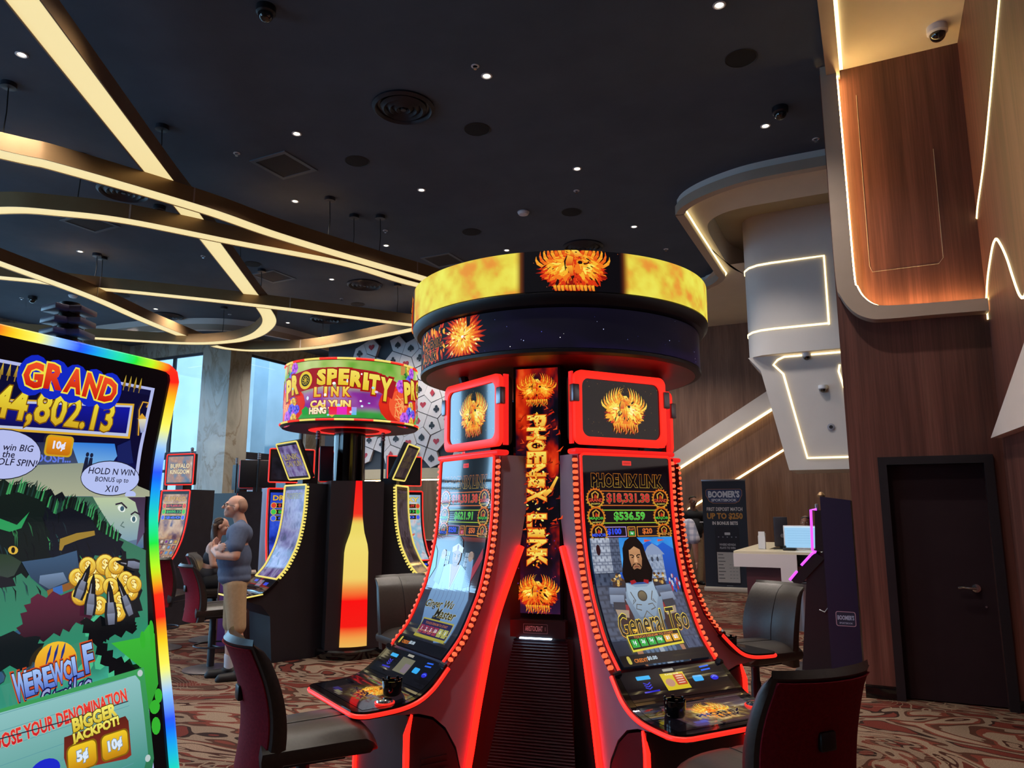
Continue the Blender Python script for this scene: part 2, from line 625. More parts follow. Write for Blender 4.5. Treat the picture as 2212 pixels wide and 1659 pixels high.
class Canvas:
    """u to the viewer's right, v downwards, both in metres; S(u, v, lift) gives the place on the surface"""

    def __init__(self, S, step=0.00008, cut=0.014, lift=0.0):
        self.S, self.step, self.cut = S, step, cut
        self.off = lift
        self.v, self.f, self.c = [], [], []

    def _tri(self, a, b, c, ca, cb, cc):
        e = self.cut
        la, lb, lc = math.dist(a, b), math.dist(b, c), math.dist(c, a)
        if max(la, lb, lc) > e:
            if la >= lb and la >= lc:
                m = ((a[0] + b[0]) / 2, (a[1] + b[1]) / 2)
                cm = [(x + y) / 2 for x, y in zip(ca, cb)]
                self._tri(a, m, c, ca, cm, cc)
                self._tri(m, b, c, cm, cb, cc)
            elif lb >= lc:
                m = ((b[0] + c[0]) / 2, (b[1] + c[1]) / 2)
                cm = [(x + y) / 2 for x, y in zip(cb, cc)]
                self._tri(a, b, m, ca, cb, cm)
                self._tri(a, m, c, ca, cm, cc)
            else:
                m = ((a[0] + c[0]) / 2, (a[1] + c[1]) / 2)
                cm = [(x + y) / 2 for x, y in zip(ca, cc)]
                self._tri(a, b, m, ca, cb, cm)
                self._tri(m, b, c, cm, cb, cc)
            return
        o = len(self.v)
        self.v += [self.S(*a, self.off), self.S(*b, self.off), self.S(*c, self.off)]
        self.f.append((o, o + 1, o + 2))
        self.c += [ca, cb, cc]

    def _tris(self, pts, tris, cols):
        for t in tris:
            a, b, c = pts[t[0]], pts[t[1]], pts[t[2]]
            if (b[0] - a[0]) * (c[1] - a[1]) - (b[1] - a[1]) * (c[0] - a[0]) > 0:
                t = (t[0], t[2], t[1])
            self._tri(pts[t[0]], pts[t[1]], pts[t[2]], cols[t[0]], cols[t[1]], cols[t[2]])

    def colf(self, pts, col):
        """colour: hex, or (hex_top, hex_bottom) vertical blend, or function(u, v)"""
        if callable(col):
            return [tuple(col(*p)) for p in pts]
        if isinstance(col, tuple):
            a, b = lin(col[0]), lin(col[1])
            lo, hi = min(p[1] for p in pts), max(p[1] for p in pts)
            out = []
            for p in pts:
                t = (p[1] - lo) / max(hi - lo, 1e-6)
                out.append(tuple(x * (1 - t) + y * t for x, y in zip(a, b)))
            return out
        return [lin(col)] * len(pts)

    def poly(self, pts, col, lift=True):
        if lift:
            self.off += self.step
        pts = [(float(p[0]), float(p[1])) for p in pts]
        tr = tessellate_polygon([[Vector((p[0], p[1], 0)) for p in pts]])
        self._tris(pts, tr, self.colf(pts, col))

    def rect(self, u0, u1, v0, v1, col):
        if max(u1 - u0, v1 - v0) > 0.12 and isinstance(col, str):
            k = lin(col)
            self.raster(u0, u1, v0, v1, max(1, int((u1 - u0) / self.cut)), max(1, int((v1 - v0) / min(self.cut, .02))), lambda U, V: np.broadcast_to(np.array(k), U.shape + (3,)))
            return
        self.poly([(u0, v0), (u1, v0), (u1, v1), (u0, v1)], col)

    def rr(self, u0, u1, v0, v1, r, col):
        self.poly(rrect(u0, u1, v0, v1, r, 4), col)

    def ell(self, cx, cy, rx, ry, col, n=20, rot=0.0, lift=True):
        c, s = math.cos(rot), math.sin(rot)
        P = []
        for k in range(n):
            t = 2 * math.pi * k / n
            x, y = rx * math.cos(t), ry * math.sin(t)
            P.append((cx + x * c - y * s, cy + x * s + y * c))
        self.poly(P, col, lift)

    def line(self, pts, w, col, closed=False, lift=True):
        if lift:
            self.off += self.step
        n = len(pts)
        L, Rr = [], []
        ww = w if isinstance(w, (list, tuple)) else [w] * n
        for i in range(n):
            p0 = pts[(i - 1) % n] if closed else pts[max(i - 1, 0)]
            p1 = pts[(i + 1) % n] if closed else pts[min(i + 1, n - 1)]
            dx, dy = p1[0] - p0[0], p1[1] - p0[1]
            d = math.hypot(dx, dy) or 1
            nx, ny = -dy / d * ww[i] / 2, dx / d * ww[i] / 2
            L.append((pts[i][0] + nx, pts[i][1] + ny))
            Rr.append((pts[i][0] - nx, pts[i][1] - ny))
        for i in range(n if closed else n - 1):
            j = (i + 1) % n
            q = [L[i], L[j], Rr[j], Rr[i]]
            self._tris(q, [(0, 1, 2), (0, 2, 3)], self.colf(q, col))

    def text(self, s, cx, cy, h, col, w=None, rot=0.0, bold=0.0, out=(), shear=0.0, space=1.0, align='c', warp=None, hmul=1.0):
        """centre (cx, cy), letter height h, optional width w; out = [(colour, extra outline)] painted first"""
        v0, _ = text_mesh(s, bold, shear, space)
        if not len(v0):
            return
        lo, hi = v0.min(0), v0.max(0)
        sy = h / (hi[1] - lo[1])
        sx = sy * hmul if w is None else w / (hi[0] - lo[0])
        mid = (lo + hi) / 2
        if align == 'l':
            mid = np.array([lo[0], mid[1]])
        if align == 'r':
            mid = np.array([hi[0], mid[1]])
        c, sn = math.cos(rot), math.sin(rot)
        for (cl, extra) in list(out) + [(col, 0.0)]:
            v, t = text_mesh(s, bold + extra, shear, space)
            x = (v[:, 0] - mid[0]) * sx
            y = -(v[:, 1] - mid[1]) * sy
            if warp:
                x, y = warp(x, y)
            P = list(zip((cx + x * c - y * sn).tolist(), (cy + x * sn + y * c).tolist()))
            self.off += self.step
            self._tris(P, t, self.colf(P, cl))

    def raster(self, u0, u1, v0, v1, nu, nv, fn):
        """fn(U, V) -> rgb array (linear)"""
        us, vs = np.linspace(u0, u1, nu + 1), np.linspace(v0, v1, nv + 1)
        U, V = np.meshgrid(us, vs)
        C = fn(U, V)
        self.off += self.step
        o = len(self.v)
        idx = 0
        pts = [[self.S(us[i], vs[j], self.off) for i in range(nu + 1)] for j in range(nv + 1)]
        for row in pts:
            self.v += row
        k = nu + 1
        for j in range(nv):
            for i in range(nu):
                self.f.append((o + j * k + i, o + (j + 1) * k + i, o + (j + 1) * k + i + 1, o + j * k + i + 1))
                for (jj, ii) in ((j, i), (j + 1, i), (j + 1, i + 1), (j, i + 1)):
                    self.c.append(tuple(C[jj, ii]))

    def phoenix(self, cx, cy, s, rnd=None, fill=1.0, warm=0):
        """fiery bird crest: fan of curved feathers over a burning body"""
        rnd = rnd or random.Random(5)
        pal = ['#8a1408', '#d83410', '#f07a1c', '#f8b430', '#fbe45c', '#fff6a0']
        # ragged halo, wider than high
        for lay, (rad, cl) in enumerate(((1.0, pal[0]), (0.9, pal[1]), (0.78, pal[2]))):
            P = []
            for k in range(72):
                t = 2 * math.pi * k / 72
                rr = rad * s * (0.82 + 0.26 * rnd.random() * (1 if k % 2 else 0.2))
                P.append((cx + rr * math.cos(t) * 1.18, cy + rr * math.sin(t) * 0.78 + 0.10 * s))
            self.poly(P, cl)
        # crescent wing plumes, curling outwards and up
        for sd in (-1, 1):
            for k in range(8):
                f = k / 7
                b0 = (cx + sd * s * (0.16 + 0.62 * f), cy - s * (0.30 - 0.34 * f))
                tip = (cx + sd * s * (0.20 + 1.02 * f), cy - s * (1.02 - 0.62 * f * f))
                md = (b0[0] + (tip[0] - b0[0]) * .5 + sd * .16 * s, b0[1] + (tip[1] - b0[1]) * .45)
                self.line([b0, ((b0[0] + md[0]) / 2 + sd * .05 * s, (b0[1] + md[1]) / 2), md, ((md[0] + tip[0]) / 2 + sd * .03 * s, (md[1] + tip[1]) / 2), tip], [0.05 * s, 0.10 * s, 0.11 * s, 0.06 * s, 0.004 * s], (pal[4 - warm], pal[3 - warm]) if k % 2 else (pal[3 - warm], pal[2 - warm]))
        # burning body, brightest on both shoulders
        for k in range(int(230 * fill)):
            t = rnd.random() * 2 * math.pi
            d = math.sqrt(rnd.random()) * 0.92
            x, y = cx + 1.14 * s * d * math.cos(t), cy + s * (0.16 + 0.62 * d * math.sin(t))
            heat = 1.0 - 0.12 * warm - (0.75 + 0.35 * warm) * min(math.hypot(x - cx - .5 * s, y - cy), math.hypot(x - cx + .5 * s, y - cy)) / s + 0.25 * (rnd.random() - .5)
            cl = pal[min(5, max(0, int(heat * 5.4)))] if rnd.random() > .06 else '#2c0a08'
            ln = s * (0.05 + 0.12 * rnd.random())
            an = math.atan2(y - cy + .3 * s, x - cx) + rnd.uniform(-0.6, 0.6)
            if k % 8 == 0:
                self.off += self.step
            self.ell(x, y, ln, ln * rnd.uniform(0.16, 0.42), cl, 7, an, lift=False)
        # neck, crest, head and beak turned to the right
        self.line([(cx - 0.04 * s, cy + 0.30 * s), (cx - 0.14 * s, cy - 0.05 * s), (cx - 0.10 * s, cy - 0.38 * s), (cx + 0.04 * s, cy - 0.54 * s)], [0.10 * s, 0.20 * s, 0.22 * s, 0.16 * s], (pal[3], pal[1]))
        self.poly([(cx - 0.08 * s, cy - 0.62 * s), (cx + 0.10 * s, cy - 0.64 * s), (cx + 0.22 * s, cy - 0.50 * s), (cx + 0.36 * s, cy - 0.34 * s), (cx + 0.20 * s, cy - 0.36 * s), (cx + 0.06 * s, cy - 0.38 * s)], (pal[4], pal[2]))
        for k in range(4):
            self.line([(cx - 0.10 * s, cy - (0.44 + .04 * k) * s), (cx - (0.26 + .02 * k) * s, cy - (0.50 + .11 * k) * s), (cx - (0.20 - .06 * k) * s, cy - (0.72 + .09 * k) * s)], [0.05 * s, 0.04 * s, 0.004 * s], pal[3], lift=k == 0)
        self.ell(cx + 0.09 * s, cy - 0.51 * s, 0.035 * s, 0.02 * s, '#2a0806', 8)
        self.line([(cx - 0.26 * s, cy + 0.12 * s), (cx - 0.28 * s, cy - 0.20 * s), (cx - 0.20 * s, cy - 0.40 * s)], [0.02 * s, 0.06 * s, 0.02 * s], '#1a0a0c')
        self.ell(cx + 0.22 * s, cy - 0.16 * s, 0.08 * s, 0.06 * s, '#1a0a0c', 9)
        # tail flames
        for k in range(11):
            x = cx + s * (-0.62 + 0.124 * k)
            self.line([(x, cy + 0.62 * s), (x + 0.05 * s, cy + (0.82 + 0.1 * (k % 3)) * s), (x - 0.02 * s, cy + (1.0 + 0.09 * (k % 2)) * s)], [0.1 * s, 0.07 * s, 0.005 * s], (pal[3], pal[1]))

    def build(self, name, parent=None, m=None, label=None):
        me = bpy.data.meshes.new(name)
        me.from_pydata([tuple(p) for p in self.v], [], self.f)
        ca = me.color_attributes.new('Col', 'FLOAT_COLOR', 'CORNER')
        arr = np.ones((len(self.c), 4), np.float32)
        arr[:, :3] = np.array(self.c, np.float32)
        ca.data.foreach_set('color', arr.ravel())
        me.materials.append(m or SCREEN)
        me.update()
        o = bpy.data.objects.new(name, me)
        COL.objects.link(o)
        if parent:
            o.parent = parent
        if label:
            o['label'] = label
        return o
# ------------------------------------------------------------------ curved screen faces
def profile_surface(prof, n=24):
    """prof: (r, z) from top to bottom -> S(u, v, lift) with v measured along the curve, and its length"""
    P = np.array(prof, float)
    Q = []
    N = len(P)
    for i in range(N - 1):
        p0, p1, p2, p3 = P[max(i - 1, 0)], P[i], P[i + 1], P[min(i + 2, N - 1)]
        for k in range(n):
            t = k / n
            Q.append(0.5 * ((2 * p1) + (-p0 + p2) * t + (2 * p0 - 5 * p1 + 4 * p2 - p3) * t * t + (-p0 + 3 * p1 - 3 * p2 + p3) * t ** 3))
    Q.append(P[-1])
    Q = np.array(Q)
    d = np.r_[0, np.cumsum(np.hypot(*np.diff(Q, axis=0).T))]
    T = np.gradient(Q, d, axis=0)
    T /= np.linalg.norm(T, axis=1)[:, None]

    def at(v, lift=0.0):
        r, z = np.interp(v, d, Q[:, 0]), np.interp(v, d, Q[:, 1])
        tr, tz = np.interp(v, d, T[:, 0]), np.interp(v, d, T[:, 1])
        if v > d[-1]:
            r, z = r + (v - d[-1]) * tr, z + (v - d[-1]) * tz
        if v < 0:
            r, z = r + v * tr, z + v * tz
        return (r - tz * lift, z + tr * lift)

    def S(u, v, lift=0.0):
        r, z = at(v, lift)
        return (float(u), float(-r), float(z))
    S.at = at
    S.length = float(d[-1])
    return S


PHX = [(0.672, 1.885), (0.677, 1.77), (0.684, 1.6), (0.708, 1.40), (0.752, 1.215), (0.80, 1.10), (0.87, 0.97), (0.972, 0.856)]
PHX_S = profile_surface(PHX)
TOWER = (0.298, 4.60)
ANG_R, ANG_L = 28.4, -56.0
# near machine on the left edge of the picture; r is measured from its rear axis
WER_EDGE = [(0.302, 1.960), (0.292, 1.899), (0.277, 1.809), (0.266, 1.737), (0.262, 1.647), (0.263, 1.577), (0.278, 1.475), (0.304, 1.373), (0.333, 1.24), (0.360, 1.129), (0.388, 1.005), (0.42, 0.88)]
WER_S = profile_surface(WER_EDGE)
WER_W = 0.72
# ------------------------------------------------------------------ the room
H = 6.0


def struct(name, mb, m, smooth=35, turned=True):
    o = mb.build(name, m, None, smooth)
    if turned:
        o.rotation_euler = (0, 0, ROT)
    o['kind'] = 'structure'
    return o


b = MB()
b.prism([(-18.2, -5.4), (4.2, -5.4), (4.2, 20.4), (-14.42, 20.4), (-14.42, 13.36), (-18.2, 13.36)], -0.2, 0.0)
struct('floor', b, CARPET, 0)
STONE = noisy('stone_floor', '#b9b2aa', '#c6c0b8', 1.2, 0.35)
b = MB()
b.box(-14.2, -9.3, 15.3, 20.2, 0.0, 0.012)
struct('floor_stone', b, STONE)

# dark ceiling: stops short of the raised white tray on the right
# cream ceiling beyond the taupe fascia on the right
b = MB()
b.box(-0.02, 1.3, -5.2, 7.45, 5.9, 6.1)
struct('ceiling_right', b, CREAM)
b = MB()
b.box(-0.14, -0.02, -5.2, 7.44, 5.80, 6.0)
struct('trim_1', b, TAUPE)
b = MB()
b.box(-0.02, 0.012, -5.2, 7.40, 5.876, 5.898)
struct('trim_2', b, COVE)

# ---- white tray over the stairs: hanging rim, cove line, cream band, raised middle, tan for the recess shade
rim = [(-0.05, 9.31), (-1.0, 9.31), (-1.52, 9.42), (-1.98, 9.66), (-2.26, 9.98), (-2.30, 10.4), (-2.30, 12.9), (-2.32, 13.35), (-2.6, 13.72), (-3.1, 13.86), (-6.2, 13.86)]
rimc = [tuple(p) for p in catmull(rim, 6)]


def offset_path(P, d):
    out = []
    for i in range(len(P)):
        p0, p1 = P[max(i - 1, 0)], P[min(i + 1, len(P) - 1)]
        dx, dy = p1[0] - p0[0], p1[1] - p0[1]
        L = math.hypot(dx, dy) or 1
        out.append((P[i][0] - dy / L * d, P[i][1] + dx / L * d))
    return out


def wallstrip(P, z0, z1):
    return [[(x, y, z0) for x, y in P], [(x, y, z1) for x, y in P]]


inn = offset_path(rimc, -0.10)
if inn[0][1] < rimc[0][1]:
    inn = offset_path(rimc, 0.10)
    SGN = 1
else:
    SGN = -1


def rpath(d):
    return offset_path(rimc, SGN * d)


b = MB()
b.prism([(-18.2, -5.2), (-0.06, -5.2)] + rpath(0.05) + [(-6.2, 20.4), (-14.42, 20.4), (-14.42, 13.36), (-18.2, 13.36)], H, H + 0.03)
struct('ceiling', b, CEIL, 0)
b = MB()
b.strip(wallstrip(rpath(0.03), 5.90, 6.02))
struct('trim_3', b, WHITEP)
b = MB()
b.strip([[(x, y, 5.90) for x, y in rpath(0.0)], [(x, y, 5.77) for x, y in rpath(0.0)], [(x, y, 5.77) for x, y in rpath(0.12)], [(x, y, 5.86) for x, y in rpath(0.12)]])
b.strip([[(x, y, 5.90) for x, y in rpath(0.0)], [(x, y, 5.90) for x, y in rpath(0.03)]])
struct('trim_4', b, TAUPE)
b = MB()
b.strip([[(x, y, 5.845) for x, y in rpath(0.125)], [(x, y, 5.845) for x, y in rpath(0.155)]])
struct('trim_5', b, COVE)
b = MB()
tray_in = [tuple(p) for p in catmull([(-0.05, 10.5), (-1.15, 10.5), (-1.62, 10.55), (-1.93, 10.78), (-2.05, 11.15), (-2.07, 12.0), (-2.07, 12.9), (-2.02, 13.3), (-1.85, 13.9), (-1.8, 15.0)], 6)]


def resample(P, n):
    P = np.array(P)
    d = np.r_[0, np.cumsum(np.hypot(*np.diff(P, axis=0).T))]
    t = np.linspace(0, d[-1], n)
    return list(zip(np.interp(t, d, P[:, 0]).tolist(), np.interp(t, d, P[:, 1]).tolist()))


oo, ii = rpath(0.10)[:43], tray_in
oo, ii = resample(oo, 60), resample(ii, 60)
b.strip([[(x, y, 5.90) for x, y in oo], [(x, y, 5.90) for x, y in ii], [(x, y, 6.35) for x, y in ii]])
b.add([(-2.25, 13.0, 5.901), (-1.8, 13.0, 5.901), (-1.8, 15.1, 5.901), (-2.7, 15.1, 5.901), (-2.62, 13.72, 5.901)], [(0, 1, 2, 3, 4)])
b.add([(-1.8, 15.0, 5.9), (-1.8, 17.4, 5.9), (-6.6, 17.4, 5.9), (-6.6, 13.86, 5.9), (-2.6, 13.72, 5.9)], [(0, 1, 2, 3, 4)])
struct('ceiling_tray', b, CREAM)
b = MB()
b.box(-7.0, 4.2, 9.2, 17.6, 6.35, 6.5)
struct('ceiling_tray_top', b, TAN)  # tan colour carries the shade of the unlit recess
# LED lines over the far wall
b = MB()
b.box(-6.0, 4.0, 17.33, 17.40, 6.45, 6.52)
b.box(-6.0, 4.0, 17.0, 17.06, 6.78, 6.84)
struct('trim_6', b, WHITEP)

# ---- far wood wall with the slanted white band
b = MB()
b.box(-6.6, 4.2, 17.4, 17.6, 0, 7.0)
struct('wall_far', b, WOOD2)
b = MB()
b.box(-6.6, 4.2, 17.36, 17.4, 6.5, 7.0)
struct('trim_7', b, WHITEP)
b = MB()
b.box(-6.6, 4.2, 17.335, 17.36, 6.50, 6.54)
b.box(-6.6, 4.2, 17.335, 17.36, 6.83, 6.87)
struct('trim_8', b, COVE)


def slab_ab(poly, b0, b1, m, name):
    """polygon in (a, z) with thickness along b"""
    mb = MB()
    n = len(poly)
    vs = [(p[0], b0, p[1]) for p in poly] + [(p[0], b1, p[1]) for p in poly]
    fs = [(i, (i + 1) % n, n + (i + 1) % n, n + i) for i in range(n)]
    tr = tessellate_polygon([[Vector((p[0], p[1], 0)) for p in poly]])
    fs += [tuple(t) for t in tr] + [tuple(n + i for i in t) for t in tr]
    mb.add(vs, fs)
    return struct(name, mb, m)


slab_ab([(-5.2, 1.93), (-1.4, 4.18), (-1.4, 4.64), (-5.2, 2.33)], 17.28, 17.4, WHITEP, 'trim_9')
slab_ab([(-5.2, 1.885), (-1.4, 4.135), (-1.4, 4.185), (-5.2, 1.935)], 17.26, 17.36, COVE, 'trim_10')
slab_ab([(-3.95, 1.59), (-1.3, 3.18), (-1.3, 3.23), (-3.95, 1.64)], 17.35, 17.42, COVE, 'trim_11')

# ---- white staircase soffit: rounded upper box, tapering panel below, light lines let in
b = MB()
box_plan = [(0.9, 12.0), (-1.25, 12.0), (-1.46, 12.03), (-1.60, 12.12), (-1.69, 12.27), (-1.72, 12.5), (-1.72, 14.2), (0.9, 14.2)]
b.prism(box_plan, 4.02, 6.36)
prof = [(-1.70, 4.02), (0.9, 4.02), (0.9, 2.22), (-1.20, 2.22), (-1.52, 3.80)]
n = len(prof)
vs = [(p[0], 12.16 + (4.02 - p[1]) * 0.12, p[1]) for p in prof] + [(p[0], 13.6, p[1]) for p in prof]
fs = [(i, (i + 1) % n, n + (i + 1) % n, n + i) for i in range(n)] + [tuple(range(n)), tuple(range(n, 2 * n))]
b.add(vs, fs)
struct('wall_stair', b, WHITEP)


def led_line(name, pts, r=0.015):
    mb = MB()
    mb.tube(pts, r, 6)
    return struct(name, mb, COVE)


def front(a, z):
    return (a, 11.995, z)


arc = [(-1.25, 12.0), (-1.46, 12.03), (-1.60, 12.12), (-1.69, 12.27), (-1.72, 12.5)]
top = [front(-0.46, 4.40), front(-0.46, 5.50), front(-1.25, 5.50)] + [(x - 0.0, y - 0.003, 5.50) for x, y in arc[1:]]
bot = [front(-0.46, 4.42), front(-1.25, 4.42)] + [(x, y - 0.003, 4.42) for x, y in arc[1:]]
led_line('trim_12', top)
led_line('trim_13', bot)


def lower(a, z):
    return (a, 12.155 + (4.02 - z) * 0.12, z)


led_line('trim_14', [lower(0.4, 3.99), lower(-0.9, 3.99), lower(-1.15, 3.99), lower(-1.25, 3.95), lower(-1.32, 3.88), lower(-1.18, 3.72), lower(-0.92, 2.40), lower(0.6, 2.40)])
led_line('trim_15', [lower(-0.36, 3.8), lower(-0.38, 3.7), lower(-0.2, 2.9)])

# ---- wall with the door, framed wood panel above it
b = MB()
DX0, DX1, DZ = 0.10, 0.84, 2.0
b.box(-0.205, DX0, 7.45, 7.85, 0, 5.9)
b.box(DX1, 1.3, 7.45, 7.85, 0, 5.9)
b.box(DX0, DX1, 7.45, 7.85, DZ, 5.9)
b.box(DX0, DX1, 7.6, 7.85, 0, DZ)
struct('wall_right', b, WOOD)
b = MB()
b.box(DX0, DX1, 7.53, 7.6, 0.01, DZ)
dr = struct('door_1', b, DOORPAINT)
mbh = MB()
mbh.lathe([(0.0, 0.0), (0.034, 0.0), (0.034, 0.012), (0.012, 0.016), (0.012, 0.05), (0.0, 0.05)], 20, M=Matrix.Translation((0.70, 7.53, 0.95)) @ Matrix.Rotation(R(90), 4, 'X'))
mbh.tube([(0.70, 7.485, 0.95), (0.66, 7.48, 0.952), (0.60, 7.478, 0.955), (0.565, 7.482, 0.95)], [0.012, 0.011, 0.010, 0.009], 10)
hd = mbh.build('door_handle', CHROME, dr)
mbk = MB()
mbk.lathe([(0, 0), (0.008, 0), (0.008, 0.008), (0, 0.008)], 12, M=Matrix.Translation((0.76, 7.53, 0.80)) @ Matrix.Rotation(R(90), 4, 'X'))
mbk.build('door_stop_pin', STEEL, dr)
b = MB()
b.box(DX0 - 0.07, DX0, 7.425, 7.6, 0, DZ + 0.07)
b.box(DX1, DX1 + 0.07, 7.425, 7.6, 0, DZ + 0.07)
b.box(DX0, DX1, 7.425, 7.6, DZ, DZ + 0.07)
struct('trim_16', b, BLACKP)
b = MB()
b.box(-0.21, DX0 - 0.07, 7.43, 7.45, 0, 0.09)
b.box(-0.21, DX0 - 0.07, 7.44, 7.45, 0.09, 0.11)
b.box(DX1 + 0.07, 0.99, 7.43, 7.45, 0, 0.09)
struct('baseboard_right', b, GLOSSBLACK)

# taupe frame: down the wall edge, round the corner, along under the panel
outer = [(-0.16, 5.9), (-0.17, 3.72), (-0.13, 3.52), (-0.04, 3.37), (0.12, 3.31), (0.98, 3.29)]
frame_o = [tuple(p) for p in catmull([(-0.195, 5.9), (-0.195, 4.8), (-0.195, 3.75), (-0.165, 3.57), (-0.07, 3.41), (0.06, 3.325), (0.22, 3.305), (0.6, 3.30), (0.985, 3.29)], 6)]
frame_i = [tuple(p) for p in catmull([(-0.05, 5.9), (-0.045, 4.8), (-0.04, 3.78), (-0.02, 3.64), (0.03, 3.53), (0.12, 3.45), (0.26, 3.425), (0.6, 3.41), (0.985, 3.40)], 6)]
b = MB()
rows = [[(x, 7.45, z) for x, z in frame_o], [(x, 7.31, z) for x, z in frame_o], [(x, 7.31, z) for x, z in frame_i], [(x, 7.36, z) for x, z in frame_i]]
b.strip(rows)
struct('trim_17', b, TAUPE)
b = MB()
sh = [(x + 0.012, z + 0.010) for x, z in frame_i]
b.strip([[(x, 7.365, z) for x, z in frame_i], [(x, 7.365, z) for x, z in sh], [(x, 7.395, z) for x, z in sh]])
struct('trim_18', b, COVE_AMBER)
# faint access hatch in the panel
b = MB()
hp = [(0.11, 5.6), (0.10, 3.86), (0.12, 3.80), (0.66, 3.80), (0.70, 3.85), (0.71, 4.9)]
b.tube([(a, 7.449, z) for a, z in hp], 0.003, 5)
struct('trim_19', b, WOOD3)

# ---- wall turning towards the viewer, with the wavy light line
b = MB()
b.box(0.99, 1.3, 2.0, 7.45, 0, 5.9)
struct('wall_wave', b, WOOD)
b = MB()
b.box(0.97, 0.99, 2.0, 7.43, 0, 0.09)
struct('baseboard_wave', b, GLOSSBLACK)
wave = [(7.44, 3.24), (7.43, 3.33), (7.40, 3.41), (7.20, 3.55), (6.94, 3.65), (6.74, 3.70), (6.58, 3.68), (6.40, 3.56), (6.24, 3.41), (6.10, 3.23), (5.97, 3.08), (5.86, 3.02), (5.72, 3.03), (5.5, 3.2), (5.2, 3.6)]
led_line('trim_20', [(0.99, y, z) for y, z in catmull(wave, 6)], 0.012)
wave2 = [(7.44, 4.17), (7.30, 4.24), (6.75, 4.40), (6.11, 4.67), (5.44, 4.98), (4.6, 5.35)]
led_line('trim_21', [(0.99, y, z) for y, z in catmull(wave2, 6)], 0.011)
b = MB()
pl = [(7.36, 2.20), (3.0, 2.05), (3.0, 3.2)]
b.add([(0.90, y, z) for y, z in pl] + [(0.99, y, z) for y, z in pl], [(0, 1, 2), (3, 4, 5), (0, 1, 4, 3), (1, 2, 5, 4), (2, 0, 3, 5)])
struct('trim_22', b, WHITEP)

# ---- marble corner and window walls on the left
WZ0, WZ1 = 0.0, 5.58


def window_wall(name, fixed, lo, hi, openings, axis, thick, m, z1=H):
    """wall along axis 'a' or 'b' with full-height openings"""
    mb = MB()
    cur = lo

    def bx(s, e, z0, zz):
        if axis == 'a':
            mb.box(s, e, fixed, fixed + thick, z0, zz)
        else:
            mb.box(fixed, fixed + thick, s, e, z0, zz)
    for s, e in openings:
        bx(cur, s, 0, z1)
        bx(s, e, WZ1, z1)
        cur = e
    bx(cur, hi, 0, z1)
    return struct(name, mb, m)


A1, A2 = -14.17, 13.11
window_wall('wall_left', A2, -18.2, A1, [(-17.75, -15.14)], 'a', 0.25, MARBLE)
window_wall('wall_entry', A1 - 0.25, A2 + 0.25, 16.6, [(13.80, 15.95)], 'b', 0.25, MARBLE)
window_wall('wall_end', -18.2, -5.2, A2, [(-3.6, -0.6), (0.0, 3.1), (3.7, 6.9), (7.5, 11.8)], 'b', 0.25, MARBLE)


def window(name, axis, fixed, s, e, mull, z0=0.0):
    mb = MB()

    def bx(s0, e0, z0_, z1_, d=0.05):
        if axis == 'a':
            mb.box(s0, e0, fixed + 0.06, fixed + 0.06 + d, z0_, z1_)
        else:
            mb.box(fixed + 0.10, fixed + 0.10 + d, s0, e0, z0_, z1_)
    t = 0.06
    bx(s, s + t, z0, WZ1)
    bx(e - t, e, z0, WZ1)
    bx(s + t, e - t, WZ1 - t, WZ1)
    bx(s + t, e - t, 2.88, 3.06)
    bx(s + t, e - t, 2.55, 2.62)
    for x in mull:
        bx(x - 0.05, x + 0.05, 0, WZ1 - t)
    fr = struct(name, mb, DARKMETAL)
    g = MB()
    if axis == 'a':
        g.box(s + t, e - t, fixed + 0.08, fixed + 0.088, z0, WZ1 - t)
    else:
        g.box(fixed + 0.12, fixed + 0.128, s + t, e - t, z0, WZ1 - t)
    g.build('window_pane', GLASS, fr, None)
    return fr


window('window_1', 'a', A2, -17.75, -15.14, [-16.25])
window('window_2', 'b', A1 - 0.25, 13.80, 15.95, [])
window('window_3', 'b', -18.2, -3.6, -0.6, [-2.1])
window('window_4', 'b', -18.2, 0.0, 3.1, [1.5])
window('window_5', 'b', -18.2, 3.7, 6.9, [5.3])
window('window_6', 'b', -18.2, 7.5, 11.8, [9.6])

# outside: paving and a pale building across the way
PAVE = noisy('pale_paving', '#7c7a76', '#8c8a86', 1.0, 0.8)
FACADE = noisy('pale_facade', '#7c8a92', '#909ca4', 0.8, 0.8)
b = MB()
b.box(-40, -18.25, -20, 40, -0.25, -0.02)
b.box(-18.25, -14.45, 13.4, 40, -0.25, -0.02)
struct('ground_outside', b, PAVE)
b = MB()
for y0, y1 in ((16.9, 17.5), (20.4, 21.2), (24.5, 25.4)):
    b.box(-24, -17.2, y0, y1, -0.1, 7.4)
struct('exterior_colonnade', b, FACADE)
# return beside the entry glazing, wood-clad pier, dark lintel
b = MB()
b.box(-14.42, -13.6, 16.6, 16.9, 0, H)
struct('wall_return', b, WOOD3)
b = MB()
b.box(-13.6, -12.6, 16.4, 17.0, 0, 5.55)
struct('column_wood', b, WOOD)
b = MB()
b.box(-12.4, -11.5, 15.4, 15.9, 0, H)
struct('column_gold', b, TAN)

# ---- dark bulkhead carrying the card mural, pale wood wall set back under it
b = MB()
b.box(-11.5, -6.0, 13.6, 14.0, 2.5, H)
struct('wall_mural', b, NAVYWALL)
b = MB()
b.box(-11.5, -6.0, 13.55, 14.0, 2.28, 2.5)
struct('trim_23', b, TAN)
b = MB()
b.box(-11.5, -6.0, 14.0, 14.03, 2.26, 2.30)
struct('trim_24', b, COVE_AMBER)
b = MB()
b.box(-14.67, -6.4, 20.2, 20.4, 0, 6.0)
b.box(-14.67, -14.42, 16.6, 20.2, 0, 6.0)
struct('wall_back', b, WOOD3)
b = MB()
b.box(-6.6, -6.4, 13.7, 20.4, 0, 6.4)
struct('wall_side', b, WOOD2)
